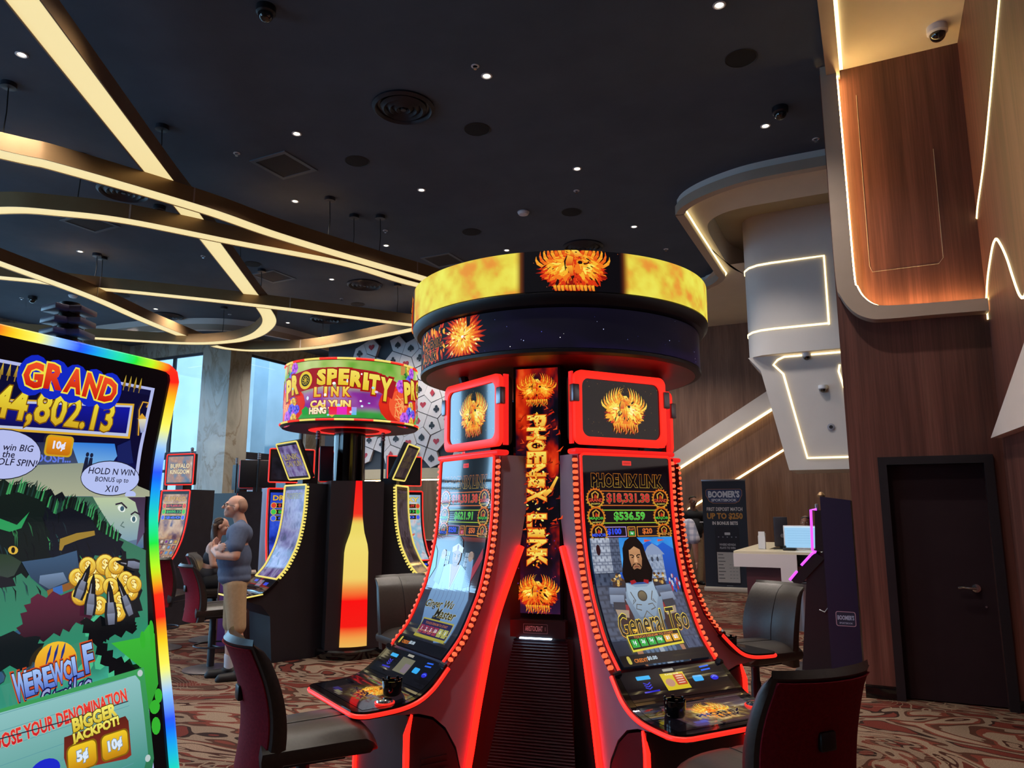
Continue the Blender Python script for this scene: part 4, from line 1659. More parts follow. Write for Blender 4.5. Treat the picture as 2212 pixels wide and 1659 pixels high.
def warrior(c, t0, rnd):
    """bearded armoured man, arms at his sides"""
    hair, skin = '#17100e', '#b0784c'
    # sleeves and arms
    for sd in (-1, 1):
        c.poly([(sd * .09, t0 + .23), (sd * .16, t0 + .25), (sd * .185, t0 + .40), (sd * .17, t0 + .52), (sd * .15, t0 + .60), (sd * .10, t0 + .60), (sd * .09, t0 + .4)], ('#3c1a1c', '#241418'))
        c.poly([(sd * .10, t0 + .37), (sd * .18, t0 + .36), (sd * .18, t0 + .41), (sd * .11, t0 + .42)], '#8c2028')
        c.poly([(sd * .105, t0 + .59), (sd * .15, t0 + .59), (sd * .148, t0 + .645), (sd * .125, t0 + .67), (sd * .10, t0 + .645)], ('#a8765a', '#8a5c48'))
    # breastplate and skirt
    c.poly([(-.10, t0 + .235), (-.05, t0 + .26), (.05, t0 + .26), (.11, t0 + .235), (.125, t0 + .33), (.10, t0 + .46), (.04, t0 + .50), (-.04, t0 + .50), (-.085, t0 + .45), (-.115, t0 + .33)], ('#8ea4bc', '#54687e'))
    c.poly([(-.085, t0 + .25), (-.03, t0 + .275), (.04, t0 + .275), (.09, t0 + .25), (.10, t0 + .33), (.05, t0 + .44), (-.05, t0 + .44), (-.09, t0 + .33)], ('#a4bace', '#7890a8'))
    c.poly([(-.10, t0 + .52), (.11, t0 + .52), (.14, t0 + .68), (-.13, t0 + .68)], ('#3e5470', '#24303e'))
    for k in range(7):
        for j in range(5):
            c.ell(-.085 + .028 * k + (.014 if j % 2 else 0), t0 + .545 + .026 * j, .012, .011, '#587090', 6, lift=j == 0 and k == 0)
    c.poly([(-.02, t0 + .50), (.0, t0 + .50), (.03, t0 + .68), (-.005, t0 + .68)], '#9aa6b4')
    c.ell(.0, t0 + .325, .030, .031, '#3a3428')
    c.ell(.0, t0 + .325, .024, .025, ('#7a6c50', '#4c4434'))
    for sd in (-1, 1):
        c.line([(sd * .07, t0 + .30), (sd * .05, t0 + .35), (sd * .075, t0 + .37), (sd * .06, t0 + .345)], .005, '#4a4030')
        c.line([(sd * .02, t0 + .375), (sd * .05, t0 + .37), (sd * .06, t0 + .395), (sd * .03, t0 + .405)], .005, '#4a4030')
    c.line([(.0, t0 + .41), (-.03, t0 + .445), (.0, t0 + .485), (.03, t0 + .445)], .006, '#5a5038', True)
    # shoulder guards
    for sd in (-1, 1):
        for k, (y0, y1, x0, x1, cl) in enumerate(((.235, .285, .085, .175, '#4a3a34'), (.275, .325, .095, .205, '#7484a0'), (.315, .365, .115, .21, '#8a98b0'), (.355, .405, .12, .20, '#2a2a34'))):
            c.poly([(sd * x0, t0 + y0), (sd * (x1 - .01), t0 + y0 - .006), (sd * x1, t0 + y1 - .008), (sd * (x0 + .01), t0 + y1 + .012)], (cl, '#2c303c') if k != 2 else (cl, '#5a6880'))
        for k in range(16):
            c.ell(sd * (.095 + .075 * rnd.random()), t0 + .20 + .06 * rnd.random(), .009, .008, rnd.choice(['#c8a058', '#8a6434', '#e0c890', '#5a3c24']), 7, lift=k % 6 == 0)
        c.poly([(sd * .11, t0 + .40), (sd * .19, t0 + .39), (sd * .185, t0 + .43), (sd * .12, t0 + .44)], '#a08c78')
    # head
    c.poly([(-.055, t0 + .02), (-.02, t0 - .002), (.025, t0 + .0), (.06, t0 + .04), (.075, t0 + .11), (.10, t0 + .19), (.08, t0 + .25), (-.09, t0 + .25), (-.10, t0 + .2), (-.08, t0 + .12), (-.075, t0 + .06)], hair)
    c.poly([(-.036, t0 + .07), (.0, t0 + .045), (.036, t0 + .07), (.042, t0 + .12), (.03, t0 + .18), (.0, t0 + .205), (-.028, t0 + .18), (-.04, t0 + .12)], ('#c89468', '#8c5c40'))
    c.poly([(-.045, t0 + .06), (-.01, t0 + .03), (.03, t0 + .04), (.045, t0 + .075), (.03, t0 + .066), (.0, t0 + .05), (-.03, t0 + .07)], hair)
    for sd in (-1, 1):
        c.line([(sd * .006, t0 + .108), (sd * .018, t0 + .098), (sd * .034, t0 + .098)], .006, hair)
        c.ell(sd * .018, t0 + .112, .008, .0035, '#20140e', 8)
        c.line([(sd * .006, t0 + .148), (sd * .02, t0 + .152), (sd * .03, t0 + .168)], .006, hair)
    c.poly([(-.005, t0 + .10), (.005, t0 + .10), (.012, t0 + .14), (-.012, t0 + .14)], '#d8a478')
    c.line([(-.014, t0 + .165), (.0, t0 + .162), (.014, t0 + .165)], .005, '#7a3c34')
    c.poly([(-.032, t0 + .165), (-.02, t0 + .18), (.0, t0 + .172), (.02, t0 + .18), (.034, t0 + .165), (.03, t0 + .215), (.01, t0 + .25), (-.015, t0 + .25), (-.03, t0 + .21)], hair)
    c.poly([(-.06, t0 + .24), (-.03, t0 + .235), (-.02, t0 + .25), (-.055, t0 + .262)], '#a02028')
    c.poly([(.06, t0 + .24), (.03, t0 + .235), (.025, t0 + .25), (.055, t0 + .262)], '#a02028')


def fighter(c, t0, L):
    """figure in a loose pale robe, with a head band and raised fists"""
    robe, shade = ('#8ab0d8', '#5c80b0'), '#6c88b0'
    c.poly([(-.15, t0 + .20), (-.07, t0 + .17), (.07, t0 + .17), (.17, t0 + .22), (.23, t0 + .36), (.21, L - t0 + t0 - .06), (.10, L - .05), (-.02, L - .12), (-.12, L - .06), (-.18, L - .20), (-.19, t0 + .35)], robe)
    for k in range(8):
        u = -.14 + .045 * k
        c.line([(u, t0 + .26 + .02 * (k % 3)), (u + .012, t0 + .36), (u - .004, t0 + .48)], [.002, .007, .002], shade)
    c.poly([(-.04, t0 + .17), (.0, t0 + .30), (.05, t0 + .17)], '#a07858')
    c.line([(-.05, t0 + .17), (.0, t0 + .32), (.06, t0 + .17)], .012, '#c0d4ec')
    for sd in (-1, 1):
        c.poly([(sd * .13, t0 + .30), (sd * .20, t0 + .28), (sd * .18, t0 + .13), (sd * .12, t0 + .13)], ('#7ca0cc', '#5878a8'))
        c.ell(sd * .150, t0 + .115, .026, .03, '#a89080')
        for k in range(4):
            c.line([(sd * (.134 + .011 * k), t0 + .095), (sd * (.134 + .011 * k), t0 + .118)], .003, '#6c5850', lift=k == 0)
    c.poly([(-.045, t0 + .07), (.045, t0 + .07), (.042, t0 + .14), (.02, t0 + .18), (-.02, t0 + .18), (-.042, t0 + .14)], ('#a07c60', '#806048'))
    c.poly([(-.055, t0 + .085), (-.04, t0 + .02), (.0, t0 - .005), (.04, t0 + .02), (.055, t0 + .085)], '#16181f')
    c.poly([(-.06, t0 + .068), (.0, t0 + .045), (.06, t0 + .068), (.056, t0 + .10), (.0, t0 + .082), (-.056, t0 + .10)], '#c4d8ee')
    c.ell(0, t0 + .068, .011, .017, '#7a2c2c')
    for sd in (-1, 1):
        c.line([(sd * .008, t0 + .116), (sd * .032, t0 + .106)], .006, '#2a1c18')
        c.ell(sd * .019, t0 + .122, .008, .004, '#1c1410', 8)
    c.poly([(-.005, t0 + .11), (.005, t0 + .11), (.010, t0 + .142), (-.010, t0 + .142)], '#b89070')
    c.line([(-.016, t0 + .158), (.016, t0 + .158)], .004, '#5a3430')
    c.poly([(-.05, L - .17), (.04, L - .17), (.05, L - .07), (-.07, L - .07)], '#20222e')


DECK_Z = 0.705
DECK_PROFILE = [(0.972, 0.856), (1.05, 0.782), (1.12, 0.735), (1.20, 0.712), (1.30, 0.704), (1.42, 0.702)]
DECK_S = profile_surface(DECK_PROFILE)


def deck_art(c, kind):
    Ld = DECK_S.length
    fg = (lambda s, d: s) if kind == 'r' else (lambda s, d: d)
    c.rect(-0.31, 0.31, 0.165, Ld - 0.03, '#09060c')
    # touch panel picture
    u0, u1 = -0.20, 0.27
    v0, v1 = 0.20, Ld - 0.045
    c.raster(u0, u1, v0, v1, 60, 36, lambda U, V: (0.5 if kind == 'r' else 0.16) * cramp(np.clip(1.05 - np.hypot((U - 0.03) / 0.20, (V - (v0 + v1) / 2) / 0.12) * 0.72 + 0.5 * (fbm(U * 34, V * 34, 6) - 0.5), 0, 1), [(0, '#5a4454'), (0.35, '#6a4a50'), (0.52, '#a07840'), (0.75, '#f0dca0'), (1.0, '#fff4d0')]))
    c.phoenix(0.03, (v0 + v1) / 2 - 0.02, 0.085 if kind == 'r' else 0.075, random.Random(3), 0.5)
    c.text('PHOENIX', 0.03, (v0 + v1) / 2 + 0.018, 0.036, '#1c1030', w=0.26, bold=0.04, out=[('#c8a868', 0.03)] if kind == 'r' else [('#7a6844', 0.03)])
    c.text('LINK', 0.06, (v0 + v1) / 2 + 0.058, 0.034, '#1c1030', w=0.14, bold=0.04, out=[('#c8a868', 0.03)] if kind == 'r' else [('#7a6844', 0.03)])
    c.rr(-0.175, -0.105, v1 - 0.055, v1 - 0.025, 0.004, '#5a50a0' if kind == 'r' else '#3a3078')
    c.rr(-0.115, -0.045, v1 - 0.032, v1 - 0.008, 0.004, '#8a8468')


def panel_art(c, kind):
    """upright strip between screen and deck: slots, little display"""
    c.rect(-0.31, 0.31, 0.002, 0.16, '#0a0910')
    c.rr(-0.225, -0.145, 0.03, 0.05, 0.004, '#40b8f8')
    for k in range(3):
        c.line([(-0.20, 0.066 + .012 * k), (-0.18, 0.076 + .012 * k), (-0.16, 0.066 + .012 * k)], 0.005, '#4040e0')
    c.line([(-0.22, 0.115), (-0.13, 0.112)], 0.008, '#2024c8')
    c.rr(-0.055, 0.01, 0.008, 0.022, 0.003, '#a8a498')
    if kind == 'r':
        c.rect(-0.085, 0.055, 0.032, 0.122, '#d8c028')
        c.rr(-0.012, 0.05, 0.042, 0.10, 0.006, '#c04828')
        for k in range(4):
            c.rect(0.0, 0.04, 0.05 + .012 * k, 0.054 + .012 * k, '#e8d8c8')
        c.ell(-0.048, 0.082, 0.026, 0.022, '#c09078')
        c.text('PLAYER CLUB', -0.015, 0.039, 0.008, '#fff8e0', w=0.08)
    else:
        c.rect(-0.085, 0.055, 0.032, 0.122, '#76745e')
        c.rr(-0.012, 0.05, 0.062, 0.115, 0.006, '#80707c')
    c.rr(0.095, 0.155, 0.062, 0.094, 0.008, '#38b0f8')
    for k in range(2):
        c.line([(0.17, 0.022 + .018 * k), (0.23, 0.018 + .018 * k)], 0.008, '#2c68f0')
    c.ell(0.225, 0.085, 0.024, 0.014, '#2828d8')
    c.line([(0.208, 0.085), (0.225, 0.078), (0.242, 0.085)], 0.003, '#70a0ff')


def topper_art(c, kind, w, h):
    c.rect(-w, w, -h, h, '#07060a')
    rnd = random.Random(8)
    for k in range(40):
        c.ell(rnd.uniform(-w, w) * .95, rnd.uniform(-h, h) * .9, .002, .002, rnd.choice(['#a87830', '#705020', '#c0a040']), 5, lift=k == 0)
    c.phoenix(0.02, 0.0, 0.125, random.Random(21), 1.0)


def phoenix_machine(loc, ang, kind, label, art=True):
    t = thing('slot_machine', label, 'slot machine', (loc[0], loc[1], 0), R(ang), 'red-lit machines around the wide drum tower')
    # body
    body = [(0.40, 1.895), (0.655, 1.895), (0.655, 1.6), (0.682, 1.40), (0.728, 1.215), (0.776, 1.10), (0.845, 0.965), (0.95, 0.845), (1.04, 0.765), (1.12, 0.715), (1.22, 0.692), (1.385, 0.682), (1.33, 0.665), (1.17, 0.65), (1.10, 0.645), (1.02, 0.62), (0.95, 0.56), (0.89, 0.46), (0.86, 0.34), (0.83, 0.34), (0.81, 0.45), (0.755, 0.72), (0.67, 1.045), (0.51, 1.41), (0.47, 1.6), (0.40, 1.7)]
    m = MB()
    m.side(body, -0.30, 0.30)
    m.build('cabinet_body', CABINET, t, 30)
    base = [(1.155, 0.64), (1.10, 0.63), (1.02, 0.605), (0.95, 0.545), (0.89, 0.44), (0.862, 0.33), (0.855, 0.0), (1.16, 0.0)]
    m = MB()
    m.side(base, -0.296, 0.296)
    m.build('base_cabinet', DARKMETAL, t, 30)
    for s in (-1, 1):
        m = MB()
        for k in range(9):
            z = 0.20 + 0.028 * k
            m.box(s * 0.297 - 0.004, s * 0.297 + 0.004, -1.08, -0.94, z, z + 0.014)
        m.build('vent_grille', BLACKP, t)
        m = MB()
        a = [(0.395, 1.66), (0.47, 1.6), (0.51, 1.41), (0.67, 1.045), (0.755, 0.72), (0.81, 0.45), (0.835, 0.30), (0.84, 0.0)]
        path = [(s * 0.314, -r, z) for r, z in catmull(a[2:], 6)]
        m.tube(path, 0.0165, 8)
        m.build('rear_light', LED_RED_HOT, t)
        m = MB()
        m.tube([(s * 0.300, -1.160, 0.0), (s * 0.300, -1.160, 0.56), (s * 0.300, -1.135, 0.645)], [0.016, 0.016, 0.006], 8)
        m.build('base_light', LED_RED_HOT, t)
    m = MB()
    m.side([(0.22, 1.88), (0.22, 0.0), (0.80, 0.0), (0.775, 0.45), (0.72, 0.72), (0.63, 1.045), (0.48, 1.41), (0.42, 1.88)], -0.27, 0.27)
    m.build('rear_housing', BLACKP, t)
    # red frame round the glass and the beaded sides
    S = PHX_S
    L = S.length
    for s in (-1, 1):
        m = MB()
        m.tube([S(s * 0.297, v, 0.004) for v in np.linspace(0.0, L - 0.01, 40)], 0.0075, 8)
        m.build('frame_light', LED_RED, t)
        m = MB()
        nb = 34
        for k in range(nb):
            v = 0.012 + (L - 0.03) * k / nb
            p = Vector(S(s * 0.324, v, -0.008))
            q = Vector(S(s * 0.324, v + 0.02, -0.008))
            z = (q - p).normalized()
            x = Vector((1, 0, 0))
            y = z.cross(x)
            M = Matrix(((x.x, y.x, z.x, p.x), (x.y, y.y, z.y, p.y), (x.z, y.z, z.z, p.z), (0, 0, 0, 1)))
            m.rbox(-0.016, 0.012, -0.012, 0.010, 0.003, 0.022, 0.005, M=M, seg=1)
        o = m.build('side_beads', LED_ORANGE, t)
        m = MB()
        rows = [[S(s * 0.308, v, -0.02), S(s * 0.335, v, -0.02), S(s * 0.335, v, -0.012), S(s * 0.308, v, -0.012)] for v in np.linspace(0, L, 24)]
        m.strip(rows)
        m.build('bead_backing', RED_UNDER, t)
        m = MB()
        m.tube([S(s * 0.33, L + 0.006, -0.004), S(s * 0.30, L + 0.006, 0.012)], 0.014, 8)
        m.build('hinge', DARKMETAL, t)
    m = MB()
    m.tube([S(-0.297, 0.004, 0.004), S(-0.28, -0.008, 0.004), S(0.28, -0.008, 0.004), S(0.297, 0.004, 0.004)], 0.0075, 8)
    m.build('frame_light', LED_RED, t)
    m = MB()
    m.rbox(-0.335, 0.335, -0.682, -0.60, 1.893, 1.922, 0.012)
    m.build('top_light_bar', LED_RED_SOFT, t)
    # glass
    gv = lambda v: float(np.interp(v, [-1, 0.085, 0.128, 0.482, 0.952, 1.055, 1.10, 1.14], [-1, 0.085, 0.134, 0.428, 0.864, 0.965, 1.045, 1.09]))
    c = Canvas((lambda u, v, l: S(u, gv(v), l)) if art else S, lift=0.001)
    if art:
        phoenix_face(c, kind)
    else:
        c.rect(-0.292, 0.292, 0, L, '#0a080e')
    c.build('screen', t)
    c = Canvas(DECK_S, lift=0.001)
    panel_art(c, kind)
    c.build('button_panel', t)
    # deck slab with rounded front corners and red edge
    D = DECK_S
    Ld = D.length
    rows_t, rows_b = [], []
    def hw(v):
        rem = Ld + 0.012 - v
        rr_ = 0.07
        if rem < rr_:
            return 0.345 - rr_ + math.sqrt(max(rr_ * rr_ - (rr_ - rem) ** 2, 0))
        return 0.345 if v > 0.12 else 0.332 + 0.013 * max(v, 0) / 0.12
    vv = list(np.linspace(0.0, Ld - 0.06, 20)) + list(np.linspace(Ld - 0.055, Ld + 0.012, 12))
    m = MB()
    rows = []
    for v in vv:
        h = hw(v)
        rows.append([D(-h, v, 0.0), D(h, v, 0.0), D(h, v, -0.035), D(-h, v, -0.035), D(-h, v, 0.0)])
    m.strip(rows)
    for r_ in (rows[0], rows[-1]):
        m.add(r_[:4], [(0, 1, 2, 3)])
    m.build('deck', GLOSSBLACK, t, 40)
    edge = [D(-hw(v) - 0.003, v, -0.020) for v in vv] + [D(hw(v) + 0.003, v, -0.020) for v in reversed(vv)]
    m = MB()
    m.tube(edge, 0.0105, 8)
    m.build('deck_edge_light', LED_RED, t)
    if art:
        c = Canvas(D, lift=0.0012)
        deck_art(c, kind)
        c.build('touch_deck', t)
    # spin button
    bx, bv = (0.265, Ld - 0.17) if kind == 'r' else (0.265, Ld - 0.16)
    p = Vector(D(bx, bv, 0.0))
    m = MB()
    m.lathe([(0.0, 0.022), (0.025, 0.021), (0.036, 0.017), (0.040, 0.010), (0.042, 0.0)], 28, M=Matrix.Translation(p))
    sb = m.build('spin_button', CHROME, t)
    m = MB()
    m.lathe([(0.042, 0.0), (0.047, 0.004), (0.047, 0.008), (0.042, 0.009)], 28, M=Matrix.Translation(p))
    m.build('button_ring', LED_RED, sb)
    # topper
    if True:
        r0 = 0.653
        w, z0, z1 = 0.308, 1.945, 2.345
        def fr(ox, oz):
            return rrect(-w + ox, w - ox, z0 + oz, z1 - oz, 0.045, 6)
        m = MB()
        m.prism([(p_[0], p_[1]) for p_ in fr(0.004, 0.004)], r0 - 0.09, r0 - 0.012, M=Matrix(((1, 0, 0, 0), (0, 0, -1, 0), (0, 1, 0, 0), (0, 0, 0, 1))))
        tp = m.build('topper', BLACKP, t)
        m = MB()
        O, I = fr(0, 0), fr(0.042, 0.042)
        rows = [[(x, -(r0 - 0.03), z) for x, z in O], [(x, -r0 + 0.004, z) for x, z in O], [(x, -r0, z) for x, z in rrect(-w + .006, w - .006, z0 + .006, z1 - .006, .04, 6)], [(x, -r0, z) for x, z in I], [(x, -(r0 - 0.012), z) for x, z in I]]
        rows = [r_ + [r_[0]] for r_ in rows]
        m.strip(rows)
        m.build('topper_frame', LED_RED, tp)
        cc = Canvas(lambda u, v, l: (u, -(r0 - 0.012) - l, (z0 + z1) / 2 - v), lift=0.0005)
        topper_art(cc, kind, w - 0.038, (z1 - z0) / 2 - 0.038)
        cc.build('topper_screen', tp)
        for s in (-1, 1):
            m = MB()
            m.rbox(s * w - 0.022, s * w + 0.022, -r0 - 0.008, -r0 + 0.03, 2.17, 2.265, 0.006)
            m.build('clip', STEEL, tp)
            m = MB()
            m.box(s * (w + 0.0) - 0.006, s * (w + 0.0) + 0.006, -r0 + 0.03, -r0 + 0.06, 1.95, 2.34)
            m.build('side_trim', LED_RED_SOFT, tp)
        m = MB()
        m.box(-0.14, 0.14, -0.60, -0.45, 1.895, 1.96)
        m.build('topper_bracket', DARKMETAL, t)
    return t


TX, TY = TOWER
mr = phoenix_machine(TOWER, ANG_R, 'r', 'red-lit curved machine showing an armoured warrior, facing the viewer to the right')
ml = phoenix_machine(TOWER, ANG_L, 'l', 'red-lit curved machine with a robed fighter under window glare, facing left')
phoenix_machine(TOWER, ANG_R + 90, 'x', 'red-lit machine of the wide drum facing away right, only its console showing', art=False)
phoenix_machine(TOWER, ANG_L - 88, 'x', 'red-lit machine of the wide drum facing away left, behind the robed fighter machine', art=False)

# ashtray-like cup holders standing on the consoles
def cup(parent_ang, u, v, label):
    n = R(parent_ang)
    p = DECK_S(u, v, 0.0)
    x = TX + p[0] * math.cos(n) - p[1] * math.sin(n)
    y = TY + p[0] * math.sin(n) + p[1] * math.cos(n)
    t = thing('ashtray', label, 'ashtray', (x, y, p[2] + 0.001), n, 'black ashtrays on the consoles')
    m = MB()
    m.lathe([(0.0, 0.0), (0.038, 0.0), (0.045, 0.012), (0.048, 0.05), (0.048, 0.068), (0.042, 0.068), (0.040, 0.03), (0.0, 0.028)], 28)
    m.build('bowl', GLOSSBLACK, t)
    for k in range(6):
        a = 2 * math.pi * k / 6
        m = MB()
        m.rbox(-0.007, 0.007, -0.004, 0.004, 0, 0.016, 0.002, M=Matrix.Translation((0.045 * math.cos(a), 0.045 * math.sin(a), 0.064)) @ Matrix.Rotation(a, 4, 'Z') @ Matrix.Rotation(R(90), 4, 'Z'))
        m.build('rest', GLOSSBLACK, t)
    return t


cup(ANG_R, -0.185, DECK_S.length - 0.20, 'black ashtray on the console of the warrior machine')
cup(ANG_L, 0.175, DECK_S.length - 0.24, 'black ashtray on the console of the robed fighter machine')
cup(ANG_R + 90, -0.16, DECK_S.length - 0.24, 'black ashtray on the console facing away to the right')

# ------------------------------------------------------------------ the tower itself: double LED drum, LED post, ribbed foot
t = thing('sign_tower', 'wide two-tier drum sign with fiery LED band above the red-lit machines', 'sign', (TX, TY, 0), 0)
RU, RL = 0.92, 0.865
ZU0, ZU1, ZL0, ZL1 = 2.715, 2.935, 2.43, 2.645


def drum_S(r):
    # u measured along the rim from the point facing straight to -y, growing to the right seen from outside
    def S(u, v, lift=0.0):
        a = -math.pi / 2 + u / r
        return ((r + lift) * math.cos(a), (r + lift) * math.sin(a), -v)
    return S


m = MB()
m.lathe([(0.0, ZU1), (RU - 0.002, ZU1), (RU - 0.004, ZU0), (RU + 0.004, ZU0 - 0.008), (RU, ZU0 - 0.03), (RL + 0.03, ZU0 - 0.06), (RL - 0.02, ZL1), (RL - 0.003, ZL1), (RL - 0.003, ZL0), (RL + 0.006, ZL0 - 0.006), (RL + 0.004, ZL0 - 0.022), (RL - 0.02, ZL0 - 0.03), (0.0, ZL0 - 0.03)], 96)
dr = m.build('drum_body', BLACKP, t, 30)
_SU, _SL = drum_S(RU), drum_S(RL)
c = Canvas(lambda u, v, l: _SU(u, min(max(v, -ZU1), -ZU0), l), cut=0.02, lift=0.002)
# fiery yellow band with dark windows
def band(U, V):
    n = fbm(U * 9, V * 9 + 40, 2, 5)
    base = cramp(np.clip(0.60 + 0.75 * (n - 0.5) * 1.6, 0, 1), [(0, '#e08030'), (0.35, '#e89a38'), (0.5, '#e2c040'), (0.65, '#e8d84c'), (1, '#f0f060')])
    e = np.minimum.reduce([np.abs(((U - c0 + 2.89) % 5.78) - 2.89) for c0 in (0.02, -1.5, 1.55)])
    d = np.clip((e - 0.275) / 0.03, 0, 1)[..., None]
    edge = np.clip(1 - np.abs(e - 0.285) / 0.03, 0, 1)[..., None] * np.array(lin('#a04810'))
    return base * d + edge * 0.5 + np.array(lin('#08070c')) * (1 - d)
c.raster(-math.pi * RU, math.pi * RU, -ZU1, -ZU0, 520, 26, band)
for u0 in (0.02, -1.5, 1.55):
    c.phoenix(u0, -(ZU0 + 0.128), 0.158, random.Random(int(u0 * 100) + 300), 1.6, 1)
    for k in range(14):
        rnd = random.Random(k + int(u0 * 50))
        c.ell(u0 + rnd.uniform(-.26, .26), -rnd.uniform(ZU0, ZU1), .002, .002, '#c06030', 5, lift=k == 0)
c.build('upper_led_band', dr, SCREEN_MATTE)
c = Canvas(lambda u, v, l: _SL(u, min(max(v, -ZL1), -ZL0), l), cut=0.02, lift=0.002)
c.raster(-math.pi * RL, math.pi * RL, -ZL1, -ZL0, 300, 24, lambda U, V: cramp(np.clip(0.35 + 0.5 * (fbm(U * 3, V * 6, 8) - 0.5) + (V + ZL0) * 0.8 + 0.2, 0, 1), [(0, '#08070e'), (0.5, '#0e0c1a'), (0.8, '#1a1038'), (1, '#24143c')]))
rnd = random.Random(4)
for k in range(70):
    s = rnd.choice([.0012, .0015, .0026])
    c.ell(rnd.uniform(-2.6, 2.6), -rnd.uniform(ZL0, ZL1), s, s, rnd.choice(['#ffffff', '#8890ff', '#c8d0ff', '#5058c0']), 6, lift=k == 0)
zc = -(ZL0 + ZL1) / 2
# burning burst
for (uc, sc) in ((-0.62, 1.0),):
    for lay, (rad, pal) in enumerate(((0.155, '#a01c08'), (0.135, '#d84010'), (0.11, '#f07820'), (0.085, '#f8a830'), (0.055, '#fbd850'))):
        P = []
        for k in range(60):
            a = 2 * math.pi * k / 60
            rr_ = rad * (1.05 if k % 2 else 0.72) * rnd.uniform(0.85, 1.1)
            P.append((uc + rr_ * math.cos(a) * 1.05, max(-ZL1, min(-ZL0, zc + rr_ * math.sin(a)))))
        c.poly(P, pal)
    for k in range(130):
        a = rnd.random() * 6.283
        d = 0.015 + 0.11 * rnd.random()
        x, y = uc + d * math.cos(a) * 1.1, zc + d * math.sin(a) * 0.85
        c.ell(x, max(-ZL1 + .008, min(-ZL0 - .008, y)), 0.016 * rnd.uniform(.4, 1), 0.004, rnd.choice(['#fff0a0', '#f8c840', '#f08828', '#d03c10', '#f8e878']), 7, a, lift=k % 30 == 0)
    c.poly([(uc + .028, -ZL1), (uc + .06, -ZL1), (uc + .055, -ZL1 + .05), (uc + .035, -ZL1 + .06)], '#180808')
    c.ell(uc, zc, .01, .008, '#ffffff', 8)
# burning words further left
for k in range(90):
    c.ell(-0.95 + rnd.uniform(-.17, .17), zc + rnd.uniform(-.10, .10), 0.03 * rnd.uniform(.3, 1), 0.009, rnd.choice(['#f07018', '#d83810', '#f8b030', '#a01808', '#e85818']), 7, rnd.uniform(0.8, 2.2), lift=k % 30 == 0)
c.text('PHOENIX', -0.94, zc - 0.008, 0.062, '#0c0608', w=0.27, bold=0.05, out=[('#f8a030', 0.02)])
c.text('LINK', -0.95, zc + 0.064, 0.056, '#0c0608', w=0.18, bold=0.05, out=[('#f8a030', 0.02)])
c.build('lower_led_band', dr, SCREEN_MATTE)
m = MB()
m.lathe([(0.0, ZL0 - 0.031), (RL - 0.03, ZL0 - 0.031)], 64)
m.build('underside', RED_UNDER, dr)  # red light on the underside is put into its base colour
# struts
for a in (R(196), R(-4), R(96)):
    m = MB()
    x, y = math.cos(a), math.sin(a)
    m.tube([(0.42 * x, 0.42 * y, 1.75), (0.62 * x, 0.62 * y, ZL0 - 0.03)], 0.03, 8)
    m.build('strut', BLACKP, t)
m = MB()
m.box(-0.2, 0.2, -0.2, 0.2, 0.0, ZL0 - 0.03)
m.build('core', BLACKP, t)
# LED post in the gap, facing the viewer
GA = R(-17)
post = MB()
Mg = Matrix.Rotation(GA, 4, 'Z')
post.box(-0.135, 0.135, -0.548, -0.30, 1.03, ZL0 - 0.03, M=Mg)
po = post.build('led_post', GLOSSBLACK, t)


def post_S(u, v, lift=0.0):
    return tuple(Mg @ Vector((u, -0.5485 - lift, -v)))


c = Canvas(post_S, cut=0.2, lift=0.0006)
pt, pb = -(ZL0 - 0.045), -1.06
c.raster(-0.122, 0.122, pt, pb, 60, 300, lambda U, V: cramp(np.clip(fbm(U * 11 + 3, V * 7, 5, 4) * 1.7 - 0.58 - np.abs(V + 1.9) * 0.25, 0, 1) ** 1.0, [(0, '#08070e'), (0.12, '#10091a'), (0.25, '#3a0a14'), (0.45, '#a01408'), (0.7, '#d83410'), (1, '#f07028')]) + np.clip((V + 1.32) / 0.3, 0, 1)[..., None] * np.array(lin('#241030')))
c.phoenix(0.0, -2.265, 0.092, random.Random(31), 1.2, 1)
c.phoenix(0.0, -1.165, 0.098, random.Random(32), 1.2, 1)
rnd = random.Random(77)
txt = 'PHOENIX LINK'
for k, ch in enumerate(txt):
    v = -2.085 + 0.0672 * k
    if ch == ' ':
        continue
    hgt = 0.115 if ch != 'I' else 0.10
    c.text(ch, 0.0 + rnd.uniform(-.003, .003), v, hgt * 0.9, ('#f8e060', '#e8a838'), w=0.064 if ch != 'I' else 0.034, rot=R(90), bold=0.03, out=[('#d04810', 0.05), ('#f0a830', 0.02)])
for k in range(150):
    c.ell(rnd.gauss(0, .026), rnd.uniform(-2.13, -1.30), .012 * rnd.uniform(.3, 1), .006 * rnd.uniform(.4, 1), rnd.choice(['#e06018', '#f8f080', '#c03810', '#f0b030', '#701408']), 6, rnd.uniform(0, 3), lift=k % 40 == 0)
for k in range(70):
    u_ = rnd.choice([-1, 1]) * rnd.uniform(.03, .118)
    v_ = rnd.uniform(-2.15, -1.45)
    c.line([(u_, v_), (u_ + .02, v_ - .012 * rnd.random()), (u_ + .045 * rnd.random(), v_ - .03 * rnd.random())], [.002, .010, .001], rnd.choice(['#c82810', '#801808', '#e84818', '#a01c0c']), lift=k % 20 == 0)
c.line([(0.04, -1.68), (0.08, -1.71), (0.118, -1.78)], [.03, .02, .012], ('#f8d850', '#e07020'))
for k in range(26):
    c.ell(rnd.uniform(-.11, .11), rnd.uniform(-1.6, -1.06), .0035, .0035, rnd.choice(['#c03048', '#8a2040', '#e05050', '#5a2880']), 6, lift=k == 0)
c.build('post_display', po, SCREEN_MATTE)
# maker's plate and ribbed foot panel
m = MB()
m.box(-0.16, 0.16, -0.60, -0.30, 0.945, 1.03, M=Mg)
m.build('foot_cap', BLACKP, t)


def plate_S(u, v, lift=0.0):
    return tuple(Mg @ Vector((u, -0.6005 - lift, 0.99 - v)))


